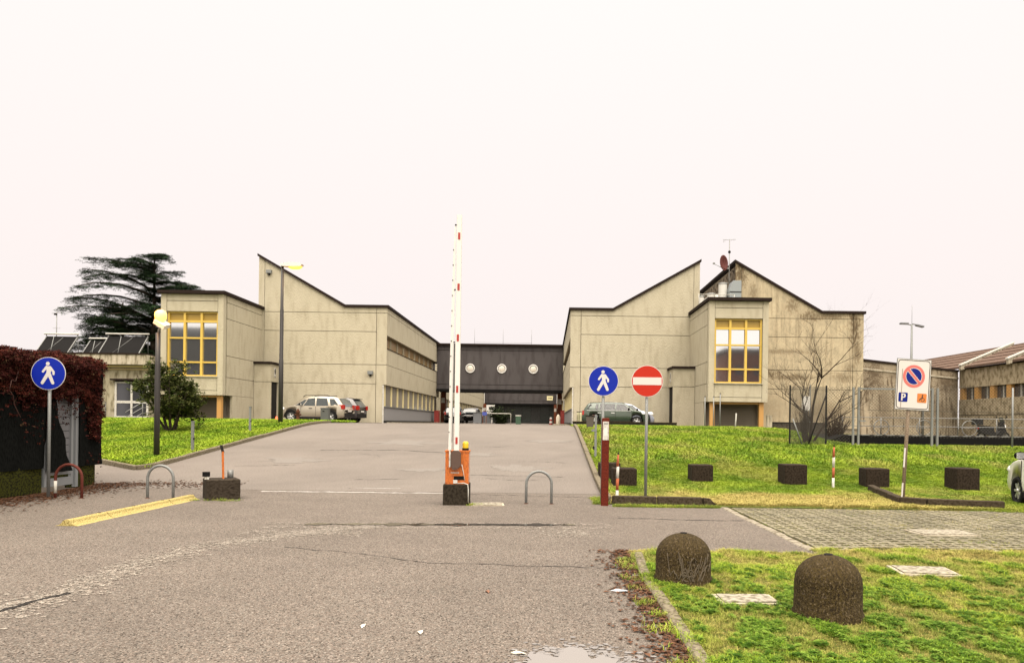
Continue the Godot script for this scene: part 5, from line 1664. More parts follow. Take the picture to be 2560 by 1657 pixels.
# ---------- vehicles ----------
func interp(pts: Array, x: float) -> float:
	if x <= pts[0][0]: return pts[0][1]
	for i in range(pts.size() - 1):
		if x <= pts[i + 1][0]:
			return lerpf(pts[i][1], pts[i + 1][1], (x - pts[i][0]) / maxf(1e-5, pts[i + 1][0] - pts[i][0]))
	return pts[-1][1]

# a car with its nose along +x, resting on y = 0
func car(called: String, label: String, at: Vector3, turn: float, S: Dictionary) -> Node3D:
	var t := thing(called, label, "car", at, turn, "parked cars")
	var L: float = S.L
	var hw0: float = S.W * 0.5
	var belt: float = S.belt
	var R: float = S.R
	var ax: Array = S.axles
	var prof: Array = S.top
	var topy := func(x: float) -> float:
		return (interp(prof, x - 0.07) + interp(prof, x) * 2.0 + interp(prof, x + 0.07)) * 0.25
	var wid := func(x: float) -> float:
		return hw0 * (1.0 - 0.16 * pow(absf(2.0 * x / L), 5.0))
	var side := func(x: float, y: float) -> float:
		var w: float = wid.call(x)
		if y > belt: return w * 0.985 - (y - belt) * 0.34
		if y < 0.45: return w * lerpf(0.95, 1.0, clampf((y - 0.2) / 0.25, 0, 1))
		return w * lerpf(1.0, 0.985, (y - 0.45) / maxf(0.1, belt - 0.45))
	var low := func(x: float) -> float:
		var y: float = S.clear + 0.10 * pow(absf(2.0 * x / L), 6.0)
		for a in ax:
			var q: float = absf(x - a)
			var RR: float = R * 1.20
			if q < RR: y = maxf(y, R + sqrt(RR * RR - q * q) * 0.98)
		return y
	var xs := []
	var n := 72
	for i in n + 1: xs.append(-L * 0.5 + L * i / n)
	for a in ax:
		for q in [-1.0, 1.0]:
			xs.append(a + q * R * 1.2)
			xs.append(a + q * R * 1.21)
			xs.append(a + q * R * 1.15)
	xs.sort()
	var g := Geo.new(true)
	var prev := []
	for x in xs:
		var yt: float = topy.call(x)
		var yl: float = low.call(x)
		var yb := minf(belt, yt - 0.06)
		var ym := maxf(yl + 0.02, minf(yb - 0.02, 0.52))
		var ring := []
		var half := [[0.0, yl], [side.call(x, yl) - 0.03, yl], [side.call(x, yl + 0.04), yl + 0.03], [side.call(x, ym), ym], [side.call(x, yb), yb], [side.call(x, yt - 0.05), yt - 0.045], [side.call(x, yt) - 0.07, yt - 0.006], [0.0, yt + 0.012]]
		for k in half.size(): ring.append(Vector3(x, half[k][1], half[k][0]))
		for k in range(half.size() - 2, 0, -1): ring.append(Vector3(x, half[k][1], -half[k][0]))
		if prev.size():
			for k in ring.size():
				var j := (k + 1) % ring.size()
				g.quad(prev[k], prev[j], ring[j], ring[k])
		else:
			for k in range(1, ring.size() - 1): g.tri(ring[0], ring[k], ring[k + 1])
		prev = ring
	for k in range(1, prev.size() - 1): g.tri(prev[0], prev[k + 1], prev[k])
	obj("body", g, S.paint, t)
	# side glass
	for sd in [-1.0, 1.0]:
		for w in S.windows:
			var poly := PackedVector2Array()
			for q in w: poly.append(Vector2(q[0], q[1]))
			var gg := Geo.new()
			var idx := Geometry2D.triangulate_polygon(poly)
			for i in range(0, idx.size(), 3):
				var p := []
				for k in 3:
					var q := poly[idx[i + k]]
					p.append(Vector3(q.x, q.y, sd * (side.call(q.x, q.y) + 0.006)))
				gg.tri(p[0], p[1], p[2])
				gg.tri(p[0], p[2], p[1])
			for i in poly.size():
				var a := poly[i]
				var b := poly[(i + 1) % poly.size()]
				var za: float = sd * (side.call(a.x, a.y) + 0.006)
				var zb: float = sd * (side.call(b.x, b.y) + 0.006)
				gg.quad(Vector3(a.x, a.y, za), Vector3(b.x, b.y, zb), Vector3(b.x, b.y, zb - sd * 0.03), Vector3(a.x, a.y, za - sd * 0.03))
			obj("side_window", gg, M.car_glass if not S.get("dark_glass", false) else M.glass, t)
		for h in S.handles:
			boxpart("door_handle", Vector3(h, belt - 0.13, sd * (side.call(h, belt - 0.13) + 0.015)), Vector3(0.2, 0.035, 0.03), S.get("handle_mat", M.dark), t)
		for q in S.get("seams", []):
			boxpart("door_seam", Vector3(q, (belt + 0.4) * 0.5, sd * (side.call(q, 0.6) - 0.008)), Vector3(0.014, belt - 0.42, 0.02), M.soot, t)
		boxpart("sill_trim", Vector3((ax[0] + ax[1]) * 0.5, S.clear + 0.06, sd * (side.call(0.0, 0.3) - 0.02)), Vector3(ax[1] - ax[0] - R * 2.5, 0.14, 0.05), M.dark, t)
		var mx: float = S.mirror
		var mi := part("mirror", t)
		g = Geo.new(true)
		g.lathe([Vector2(0, -0.08), Vector2(0.085, -0.05), Vector2(0.10, 0.02), Vector2(0.07, 0.07), Vector2(0, 0.085)], 12, Transform3D(Basis.from_scale(Vector3(0.75, 1.0, 1.25)), Vector3(mx, belt + 0.10, sd * (hw0 + 0.09))))
		obj("shell", g, S.get("mirror_mat", M.black), mi)
		boxpart("mirror_glass", Vector3(mx - 0.072, belt + 0.105, sd * (hw0 + 0.09)), Vector3(0.012, 0.12, 0.19), M.chrome, mi)
		boxpart("arm", Vector3(mx, belt + 0.04, sd * (hw0 - 0.03)), Vector3(0.06, 0.04, 0.14), M.black, mi)
	# windscreen and rear window
	for sc in [["windscreen", S.screen], ["rear_window", S.rear]]:
		g = Geo.new(true)
		var last := []
		for i in 9:
			var x: float = lerpf(sc[1][0], sc[1][1], i / 8.0)
			var y: float = topy.call(x)
			var row := []
			for k in 7:
				var f := k / 3.0 - 1.0
				var hwz: float = (side.call(x, y) - 0.10) * f
				var crown := 0.012 * (1.0 - absf(f)) - 0.004 * absf(f)
				var nx := 0.012 * (1.0 if sc[0] == "windscreen" else -1.0)
				row.append(Vector3(x + nx, y + crown + 0.012, hwz))
			if last.size():
				for k in 6: g.quad(last[k], row[k], row[k + 1], last[k + 1])
			last = row
		obj(sc[0], g, M.car_glass, t)
	# lamps
	for sd in [-1.0, 1.0]:
		var hl: Array = S.headlight
		g = Geo.new(true)
		g.lathe([Vector2(0, -1), Vector2(0.7, -0.7), Vector2(1, 0), Vector2(0.7, 0.7), Vector2(0, 1)], 14, Transform3D(Basis.from_scale(Vector3(hl[2], hl[3], 0.13)), Vector3(hl[0], hl[1], sd * (side.call(hl[0], hl[1]) - 0.10))))
		obj("headlight", g, M.clear_lamp, t)
		var tl: Array = S.taillight
		boxpart("taillight", Vector3(tl[0], tl[1], sd * (side.call(tl[0], tl[1]) - 0.085)), Vector3(tl[2], tl[3], 0.19), M.lamp_red, t)
	# bumpers, plates
	var bm: Material = S.get("bumper_mat", M.dark)
	boxpart("rear_bumper", Vector3(-L * 0.5 + 0.05, 0.45, 0), Vector3(0.14, 0.26, S.W * 0.78), bm, t)
	boxpart("front_bumper", Vector3(L * 0.5 - 0.05, 0.40, 0), Vector3(0.14, 0.20, S.W * 0.76), bm, t)
	boxpart("number_plate", Vector3(-L * 0.5 - 0.028, S.get("plate_y", 0.62), 0), Vector3(0.015, 0.11, 0.48), M.sign_white, t)
	boxpart("number_plate", Vector3(L * 0.5 + 0.028, 0.42, 0), Vector3(0.015, 0.11, 0.48), M.sign_white, t)
	if S.get("rails", false):
		for sd in [-1.0, 1.0]:
			tubepart("roof_rail", [Vector3(-1.1, S.H - 0.06, sd * (hw0 - 0.27)), Vector3(-0.95, S.H + 0.03, sd * (hw0 - 0.27)), Vector3(0.45, S.H + 0.02, sd * (hw0 - 0.27)), Vector3(0.6, S.H - 0.07, sd * (hw0 - 0.27))], 0.02, M.black, t, 6)
	if S.get("spoiler", false):
		boxpart("spoiler", Vector3(-L * 0.5 + 0.36, S.H - 0.04, 0), Vector3(0.30, 0.04, S.W * 0.62), S.paint, t, Basis(Vector3.BACK, 0.06))
	if S.get("cladding", false):
		for sd in [-1.0, 1.0]:
			for a in ax:
				var pts := []
				for k in 13:
					var w := PI * k / 12.0
					pts.append(Vector3(a - cos(w) * R * 1.2, R + sin(w) * R * 1.18, sd * (side.call(a, 0.6) - 0.005)))
				tubepart("wheel_arch_trim", pts, 0.035, M.dark, t, 6)
	# wheels
	for a in ax:
		for sd in [-1.0, 1.0]:
			var w := part("wheel", t)
			w.position = Vector3(a, R, sd * (hw0 - 0.12))
			var xf := Transform3D(Basis(Vector3.RIGHT, PI / 2 * sd), Vector3.ZERO)
			var g1 := Geo.new(true)
			g1.lathe([Vector2(R * 0.66, -0.09), Vector2(R * 0.95, -0.095), Vector2(R, -0.06), Vector2(R, 0.06), Vector2(R * 0.95, 0.095), Vector2(R * 0.68, 0.09), Vector2(R * 0.66, 0.05)], 32, xf)
			obj("tyre", g1, M.tyre, w)
			var rim := part("rim", w)
			g1 = Geo.new(true)
			g1.lathe([Vector2(R * 0.66, 0.05), Vector2(R * 0.66, 0.085), Vector2(R * 0.60, 0.075), Vector2(R * 0.57, 0.03), Vector2(0.0, 0.03)], 32, xf)
			obj("dish", g1, S.get("dish_mat", M.steel), rim)
			var ns: int = S.get("spokes", 5)
			for k in ns:
				var an := TAU * k / ns
				boxpart("spoke", xf * (Basis(Vector3.UP, an) * Vector3(R * 0.36, 0.055, 0)), Vector3(R * 0.52, R * 0.15, 0.03), S.get("rim_mat", M.alloy), rim, Basis(Vector3.FORWARD, -an * sd))
			g1 = Geo.new(true)
			g1.lathe([Vector2(R * 0.16, 0.05), Vector2(R * 0.15, 0.08), Vector2(0, 0.085)], 12, xf)
			obj("hub_cap", g1, S.get("rim_mat", M.alloy), rim)
	# dark underside so that nothing shows through the arches
	boxpart("underside", Vector3((ax[0] + ax[1]) * 0.5, 0.42, 0), Vector3(L * 0.86, 0.3, S.W * 0.62), M.soot, t)
	return t

func paint(r: float, g: float, b: float, metal := 0.3) -> StandardMaterial3D:
	var m := mat(r, g, b, 0.38, metal)
	m.clearcoat_enabled = true
	m.clearcoat = 0.8
	m.clearcoat_roughness = 0.08
	return m

func vehicles() -> void:
	# compact crossover, nose to the porch
	var cross := {"L": 4.15, "W": 1.75, "H": 1.60, "belt": 0.98, "R": 0.34, "clear": 0.24, "axles": [-1.25, 1.27],
		"top": [[-2.08, 0.66], [-2.05, 0.95], [-1.98, 1.05], [-1.62, 1.50], [-1.3, 1.57], [-0.5, 1.60], [0.2, 1.555], [0.6, 1.40], [1.15, 1.02], [1.5, 0.96], [1.85, 0.86], [2.0, 0.74], [2.08, 0.55]],
		"windows": [[[0.52, 1.0], [0.98, 1.02], [0.45, 1.36], [0.30, 1.36]], [[-0.28, 0.99], [0.46, 1.0], [0.22, 1.42], [-0.22, 1.47]], [[-1.12, 1.0], [-0.36, 0.99], [-0.30, 1.47], [-0.98, 1.44]], [[-1.72, 1.06], [-1.26, 1.02], [-1.12, 1.42], [-1.42, 1.42]]],
		"screen": [1.12, 0.50], "rear": [-2.0, -1.66], "handles": [-0.85, 0.0], "seams": [-0.32, 0.62, -1.15], "mirror": 0.62, "headlight": [1.78, 0.80, 0.22, 0.09], "taillight": [-1.92, 0.94, 0.30, 0.26],
		"rails": true, "cladding": true, "plate_y": 0.72, "paint": paint(0.27, 0.235, 0.185, 0.5)}
	car("crossover_car", "champagne crossover car with roof rails behind the hydrant", W(-14.05, 1.44, 46.1), PI - 0.16, cross)
	var dark := cross.duplicate()
	dark.paint = paint(0.045, 0.04, 0.042, 0.2)
	dark.L = 4.0
	dark.rails = false
	dark.spoiler = true
	dark.H = 1.55
	car("dark_hatchback", "dark hatchback with red tail lamps on the far side of the champagne car", W(-13.75, 1.44, 48.3), PI - 0.16, dark)
	# small estate with pale roof
	var est := {"L": 3.95, "W": 1.68, "H": 1.43, "belt": 0.93, "R": 0.315, "clear": 0.20, "axles": [-1.28, 1.26],
		"top": [[-1.98, 0.62], [-1.96, 0.88], [-1.88, 0.98], [-1.62, 1.38], [-1.3, 1.41], [-0.4, 1.43], [0.45, 1.40], [0.62, 1.34], [1.08, 0.97], [1.5, 0.92], [1.8, 0.82], [1.93, 0.70], [1.98, 0.5]],
		"windows": [[[0.02, 0.955], [0.93, 0.97], [0.50, 1.32], [0.06, 1.34]], [[-0.95, 0.95], [-0.04, 0.955], [0.0, 1.34], [-0.92, 1.34]], [[-1.70, 0.97], [-1.02, 0.95], [-1.0, 1.33], [-1.52, 1.31]]],
		"screen": [1.06, 0.60], "rear": [-1.9, -1.66], "handles": [-0.15, -0.95], "handle_mat": M.chrome, "seams": [0.0, 0.95], "mirror": 0.78, "headlight": [1.62, 0.80, 0.20, 0.13], "taillight": [-1.90, 0.80, 0.16, 0.26],
		"dark_glass": true, "paint": paint(0.020, 0.036, 0.020, 0.2)}
	var ec := car("estate_car", "dark green small estate car with pale roof beside the clean block", W(4.05, 1.44, 45.8), -0.10, est)
	var rg := Geo.new(true)
	for i in 12:
		var q := []
		for c in [[i, -1.0], [i + 1, -1.0], [i + 1, 1.0], [i, 1.0]]:
			var x: float = lerpf(-1.55, 0.55, c[0] / 12.0)
			q.append(Vector3(x, 0.018 + (interp(est.top, x - 0.07) + interp(est.top, x) * 2 + interp(est.top, x + 0.07)) * 0.25, c[1] * 0.60))
		rg.quad(q[3], q[2], q[1], q[0])
	obj("roof_panel", rg, paint(0.32, 0.33, 0.30, 0.2), ec)
	boxpart("waist_trim", Vector3(-0.4, 0.935, 0.835), Vector3(2.6, 0.022, 0.02), M.chrome, ec)
	boxpart("waist_trim", Vector3(-0.4, 0.935, -0.835), Vector3(2.6, 0.022, 0.02), M.chrome, ec)
	var city := est.duplicate()
	city.paint = paint(0.26, 0.28, 0.34, 0.3)
	city.L = 3.7
	city.top = [[-1.85, 0.6], [-1.82, 0.95], [-1.6, 1.40], [-1.0, 1.47], [0.0, 1.47], [0.5, 1.38], [1.1, 0.98], [1.6, 0.84], [1.78, 0.72], [1.85, 0.5]]
	city.H = 1.47
	city.dark_glass = false
	city.handle_mat = M.dark
	car("city_car", "silver-blue city car parked behind the green estate car", W(4.75, 1.44, 47.9), -0.06, city)
	# white hatchback cut by the picture's edge: nose away from the viewer
	var white := {"L": 4.0, "W": 1.70, "H": 1.50, "belt": 0.95, "R": 0.30, "clear": 0.20, "axles": [-1.22, 1.22],
		"top": [[-2.0, 0.62], [-1.97, 0.95], [-1.75, 1.2], [-1.45, 1.44], [-0.6, 1.50], [0.1, 1.47], [0.5, 1.30], [1.05, 1.0], [1.45, 0.93], [1.78, 0.80], [1.94, 0.66], [2.0, 0.48]],
		"windows": [[[0.0, 0.97], [0.9, 0.99], [0.42, 1.32], [0.03, 1.38]], [[-1.05, 0.97], [-0.08, 0.97], [-0.05, 1.38], [-0.95, 1.36]]],
		"screen": [1.02, 0.30], "rear": [-1.95, -1.5], "handles": [-0.1, -1.0], "handle_mat": paint(0.72, 0.71, 0.69, 0.05), "seams": [0.92, -0.02], "mirror": 0.72, "headlight": [1.72, 0.72, 0.24, 0.11], "taillight": [-1.90, 0.9, 0.2, 0.22],
		"spokes": 7, "dish_mat": M.black, "bumper_mat": paint(0.72, 0.71, 0.69, 0.05), "paint": paint(0.72, 0.71, 0.69, 0.05)}
	car("white_hatchback", "white hatchback with silver wheel covers parked beside the kerb corner", W(10.48, 0.0, 14.7), PI / 2 - 0.20, white)
	# cars under the bridge, tails towards the viewer
	var black := cross.duplicate()
	black.paint = paint(0.012, 0.011, 0.012, 0.2)
	black.rails = false
	black.cladding = false
	black.H = 1.55
	car("black_car", "black car under the porthole bridge, tail lamp next to the red column", W(-9.15, 1.44, 73.6), PI / 2 + 0.05, black)
	var second := black.duplicate()
	second.paint = paint(0.03, 0.024, 0.022, 0.2)
	car("black_car", "dark brown car parked ahead of the black car past the porthole bridge", W(-8.0, 1.44, 79.5), PI / 2 - 0.05, second)
	motorbike()

func motorbike() -> void:
	var t := thing("motor_scooter", "black motor scooter with top box on the yard behind the fence", "scooter", W(24.6, 0.9, 42.0), 0.10)
	var bk := mat(0.010, 0.010, 0.011, 0.5)
	bk.metallic_specular = 0.25
	for x in [-0.68, 0.72]:
		var w := part("wheel", t)
		w.position = Vector3(x, 0.27, 0)
		var xf := Transform3D(Basis(Vector3.RIGHT, PI / 2), Vector3.ZERO)
		var g := Geo.new(true)
		g.lathe([Vector2(0.17, -0.05), Vector2(0.25, -0.06), Vector2(0.27, 0), Vector2(0.25, 0.06), Vector2(0.17, 0.05), Vector2(0.17, -0.05)], 24, xf)
		obj("tyre", g, M.tyre, w)
		g = Geo.new(true)
		g.lathe([Vector2(0.17, 0.02), Vector2(0.0, 0.04)], 20, xf)
		g.lathe([Vector2(0.0, -0.04), Vector2(0.17, -0.02)], 20, xf)
		obj("rim", g, M.steel, w)
	var g2 := Geo.new()
	g2.prism(PackedVector2Array([Vector2(-0.85, 0.5), Vector2(-0.5, 0.38), Vector2(-0.1, 0.3), Vector2(0.35, 0.3), Vector2(0.5, 0.4), Vector2(0.72, 0.5), Vector2(0.62, 0.75), Vector2(0.52, 1.05), Vector2(0.42, 1.05), Vector2(0.34, 0.6), Vector2(0.2, 0.45), Vector2(0.0, 0.5), Vector2(-0.05, 0.72), Vector2(-0.9, 0.78)]), Vector3(0, 0, -0.16), Vector3.RIGHT, Vector3.UP, 0.32)
	obj("bodywork", g2, bk, t)
	boxpart("seat", Vector3(-0.45, 0.80, 0), Vector3(0.85, 0.10, 0.28), M.black, t, Basis(Vector3.BACK, -0.08))
	boxpart("top_box", Vector3(-0.92, 1.05, 0), Vector3(0.42, 0.30, 0.40), bk, t)
	boxpart("top_box_lid", Vector3(-0.92, 1.22, 0), Vector3(0.38, 0.06, 0.36), M.steel, t)
	tubepart("handlebar", [Vector3(0.38, 1.1, -0.34), Vector3(0.46, 1.06, -0.1), Vector3(0.46, 1.06, 0.1), Vector3(0.38, 1.1, 0.34)], 0.02, M.dark, t, 8)
	g2 = Geo.new()
	g2.prism(PackedVector2Array([Vector2(-0.2, 0), Vector2(0.2, 0), Vector2(0.16, 0.34), Vector2(-0.16, 0.34)]), Vector3(0.56, 1.02, 0), Vector3.FORWARD, Vector3(-0.35, 0.94, 0), 0.01)
	obj("windshield", g2, M.car_glass, t)
	for s in [-1, 1]:
		tubepart("mirror", [Vector3(0.44, 1.08, s * 0.25), Vector3(0.5, 1.3, s * 0.34), Vector3(0.5, 1.36, s * 0.42)], [0.008, 0.008, 0.05], M.black, t, 8)
	boxpart("headlight", Vector3(0.66, 0.86, 0), Vector3(0.06, 0.14, 0.22), M.clear_lamp, t)
	boxpart("taillight", Vector3(-0.93, 0.72, 0), Vector3(0.06, 0.08, 0.22), M.lamp_red, t)
	tubepart("front_fork", [Vector3(0.72, 0.27, 0.1), Vector3(0.56, 0.8, 0.06)], 0.025, M.steel, t, 8)
	tubepart("stand", [Vector3(0.0, 0.32, -0.1), Vector3(-0.08, -0.01, -0.22)], 0.015, M.steel, t, 6)

# ---------- beyond and around ----------
func backdrop() -> void:
	# dark green glazed wall closing the drive
	var gw := thing("glazed_wall", "dark green glazed wall closing the drive below the rear bridge", "wall", W(-3.7, 1.4, 128.5))
	var tones := [mat(0.020, 0.032, 0.026, 0.35), mat(0.028, 0.030, 0.030, 0.4), mat(0.016, 0.024, 0.020, 0.3)]
	boxpart("backing", Vector3(0, 1.7, -0.1), Vector3(10.8, 3.5, 0.08), M.soot, gw)
	for k in 7:
		boxpart("pane", Vector3(-4.6 + k * 1.53, 1.7, 0), Vector3(1.49, 3.5, 0.1), tri_tex(tones[k % 3].duplicate(), Vector3(0.5, 0.3, 0.5), M.bare_concrete.albedo_texture), gw)
	boxpart("base", Vector3(0, 0.05, 0.1), Vector3(10.8, 0.2, 0.2), M.dark, gw)
	var fh := thing("far_house", "white far building with a small dark window beyond the rear bridge", "building", W(-12.0, 1.4, 138.0))
	boxpart("wall", Vector3(0, 2.6, -4), Vector3(6.0, 5.6, 8.0), M.white, fh)
	boxpart("window", Vector3(1.6, 2.75, 0.02), Vector3(0.9, 0.45, 0.06), M.glass, fh)
	var walk := Geo.new()
	walk.box(W(0.85, 1.44, 62.0), Vector3(1.0, 0.16, 28.0))
	struct(obj("pavement", walk, M.concrete))
	var walk2 := Geo.new()
	walk2.box(W(-10.2, 1.44, 62.0), Vector3(0.9, 0.14, 24.0))
	struct(obj("pavement", walk2, M.concrete))
	# small things under the bridges
	var rc := thing("red_cabinet", "red hose cabinet on the pavement by the clean block", "cabinet", W(1.12, 1.5, 61.0))
	boxpart("body", Vector3(0, 0.52, 0), Vector3(0.3, 1.06, 0.4), M.red, rc)
	boxpart("cap", Vector3(0, 1.08, 0), Vector3(0.34, 0.05, 0.44), mat(0.2, 0.02, 0.015), rc)
	var rp := thing("red_cabinet", "red hose cabinet against the strip-window block near the terracotta column", "cabinet", W(-10.35, 1.5, 70.5))
	boxpart("body", Vector3(0, 0.52, 0), Vector3(0.4, 1.06, 0.9), M.red, rp)
	boxpart("cap", Vector3(0, 1.08, 0), Vector3(0.44, 0.05, 0.94), mat(0.2, 0.02, 0.015), rp)
	var sb := thing("striped_bollard", "red and white striped bollard near the pavement end", "bollard", W(0.2, 1.44, 60.0))
	for k in 4:
		var g := Geo.new(true)
		g.lathe([Vector2(0.13 - k * 0.012, k * 0.15), Vector2(0.13 - k * 0.012, k * 0.15 + 0.08), Vector2(0.115 - k * 0.012, k * 0.15 + 0.15)], 12)
		obj("band", g, M.sign_white if k % 2 == 1 else M.red, sb)
	var gc := thing("gas_bottle", "pale gas bottle standing beside the red hose cabinet", "gas bottle", W(0.78, 1.5, 60.2))
	var gg := Geo.new(true)
	gg.lathe([Vector2(0.16, 0), Vector2(0.17, 0.1), Vector2(0.17, 0.55), Vector2(0.10, 0.68), Vector2(0.05, 0.78), Vector2(0, 0.78)], 14)
	obj("bottle", gg, mat(0.50, 0.44, 0.35, 0.6), gc)
	var wb := thing("green_bin", "green wheeled bin with a pale lid below the rear bridge", "bin", W(-2.5, 1.43, 63.0))
	boxpart("body", Vector3(0, 0.35, 0), Vector3(0.42, 0.7, 0.42), mat(0.05, 0.09, 0.06), wb)
	boxpart("lid", Vector3(0, 0.74, 0), Vector3(0.46, 0.1, 0.46), M.offwhite, wb)
	for k in 3:
		var b := thing("grey_container", ["grey rubbish container next to the dark brown car", "grey rubbish container in the middle of the row of three", "grey rubbish container beside the blue notice board"][k], "container", W(-6.9 + k * 0.85, 1.43, 74.0 + k), 0.0, "grey containers under the bridges")
		boxpart("body", Vector3(0, 0.55, 0), Vector3(0.78, 1.0, 0.7), mat(0.20, 0.205, 0.22, 0.6), b)
		boxpart("lid", Vector3(0, 1.08, 0.02), Vector3(0.8, 0.08, 0.74), M.galv, b)
	var bs := thing("blue_notice", "small blue notice board on two legs under the porthole bridge", "notice board", W(-5.05, 1.44, 60.0))
	boxpart("board", Vector3(0, 0.82, 0), Vector3(0.36, 0.28, 0.03), mat(0.06, 0.08, 0.28), bs)
	for s in [-1, 1]: boxpart("leg", Vector3(s * 0.13, 0.35, 0), Vector3(0.04, 0.74, 0.03), M.terracotta, bs)
	var rr := thing("hoop_rail", "pale tubular rail in front of the dark bush under the bridge", "railing", W(-4.2, 1.44, 64.5))
	tubepart("tube", [Vector3(-1.1, 0, 0), Vector3(-1.1, 0.85, 0), Vector3(-1.05, 0.9, 0), Vector3(0.95, 0.9, 0), Vector3(1.0, 0.85, 0), Vector3(1.0, 0, 0)], 0.035, M.offwhite, rr, 8)
	for s in [-1.1, 1.0]: boxpart("foot", Vector3(s, 0.01, 0), Vector3(0.14, 0.03, 0.14), M.steel, rr)
	# floodlight mast behind the yard
	var fl := thing("flood_mast", "tall grey mast with two flat lamp heads behind the parking panel", "street lamp", W(33.4, 0.9, 70.0))
	tubepart("pole", [Vector3(0, -0.2, 0), Vector3(0, 5.5, 0), Vector3(0, 10.2, 0)], [0.16, 0.12, 0.08], M.galv, fl, 10)
	boxpart("joint_box", Vector3(-0.25, 3.6, 0), Vector3(0.5, 0.8, 0.3), M.offwhite, fl)
	for s in [-1, 1]:
		boxpart("lamp_arm", Vector3(s * 0.3, 10.2, 0), Vector3(0.5, 0.08, 0.12), M.steel, fl, Basis(Vector3.BACK, -0.18))
		boxpart("lamp_head", Vector3(s * 0.72, 10.17 - s * 0.1, 0), Vector3(0.7, 0.14, 0.4), mat(0.10, 0.10, 0.11, 0.5), fl, Basis(Vector3.BACK, -0.12 - s * 0.1))
	tubepart("spike", [Vector3(0, 10.2, 0), Vector3(0, 12.0, 0)], 0.016, M.steel, fl, 5)
	# buildings and trees behind the viewer, seen only as reflections in the tall windows
	var brick := mat(0.20, 0.085, 0.06, 0.9)
	var bb := thing("brick_house", "red-brown brick apartment house reflected in the tall yellow window", "building", W(39.5, 0, -44.0), PI)
	boxpart("wall", Vector3(0, 7.2, -5), Vector3(17.0, 14.6, 10.0), brick, bb)
	boxpart("roof", Vector3(0, 14.7, -5), Vector3(17.8, 0.5, 10.8), M.dark, bb)
	for j in 4:
		for i in 5:
			boxpart("window", Vector3(-6.4 + i * 3.2, 2.2 + j * 3.0, 0.03), Vector3(1.3, 1.5, 0.1), M.glass, bb)
	var gr := thing("grey_house", "grey apartment house reflected in the wing window by the evergreen", "building", W(-58.0, 0, -42.0), PI)
	boxpart("wall", Vector3(0, 7.6, -5), Vector3(26.0, 15.2, 10.0), mat(0.13, 0.125, 0.12, 0.9), gr)
	var gl := Geo.new(true)
	gl.tube([Vector3(-13, 13.2, -5), Vector3(13, 13.2, -5)], 4.6, 24)
	obj("vault_roof", gl, mat(0.07, 0.07, 0.07, 0.8), gr)
	for i in 7: boxpart("window", Vector3(-10.5 + i * 3.5, 9.5, 0.03), Vector3(1.6, 3.0, 0.1), M.glass, gr)

# ---------- plants ----------
func tuft(n: int, r: float, h: float, w: float, lean: float) -> ArrayMesh:
	var g := Geo.new()
	for i in n:
		var a := rnd(0, TAU)
		var p := Vector3(cos(a), 0, sin(a)) * sqrt(rng.randf()) * r
		var dir := rnd(0, TAU)
		var out := Vector3(cos(dir), 0, sin(dir))
		var side := Vector3(-out.z, 0, out.x) * w * 0.5
		var hh := h * rnd(0.55, 1.1)
		var mid := p + Vector3(0, hh * 0.6, 0) + out * hh * lean * 0.35
		var tip := p + Vector3(0, hh * rnd(0.75, 1.0), 0) + out * hh * lean * rnd(0.7, 1.3)
		p.y = -0.015
		g.tri(p - side, p + side, mid + side * 0.7)
		g.tri(p - side, mid + side * 0.7, mid - side * 0.7)
		g.tri(mid - side * 0.7, mid + side * 0.7, tip)
	return g.mesh()

func grass_colour(x: float, d: float, yellow: float) -> Color:
	var g := Color(0.075, 0.150, 0.010)
	var bright := Color(0.205, 0.285, 0.024)
	var straw := Color(0.34, 0.275, 0.095)
	var c := g.lerp(bright, clampf(0.5 + fbm(x * 0.7, d * 0.35) * 1.2 + rnd(-0.25, 0.25), 0, 1))
	c = c.lerp(straw, clampf(yellow + rnd(-0.22, 0.22), 0, 1))
	return c * (rnd(0.45, 1.35) if d < 12.0 else rnd(0.72, 1.22))

func scatter(called: String, label: String, meshes: Array, count: int, pick: Callable) -> void:
	# pick(i) -> [x, d, y, scale, colour] or []
	var per := []
	for m in meshes: per.append([[], []])
	for i in count:
		var q: Array = pick.call()
		if q.is_empty(): continue
		var k: int = rng.randi() % meshes.size()
		var b := Basis(Vector3.UP, rnd(0, TAU)).scaled(Vector3(q[3], q[3] * rnd(0.8, 1.2), q[3]))
		per[k][0].append(Transform3D(b, W(q[0], q[2], q[1])))
		per[k][1].append(q[4])
	var n := part(called, self)
	n.name = numbered(called)
	n.set_meta("label", label)
	n.set_meta("category", "grass")
	stuff(n)
	for k in meshes.size():
		multi("blades", meshes[k], M.leafy, per[k][0], per[k][1], n)

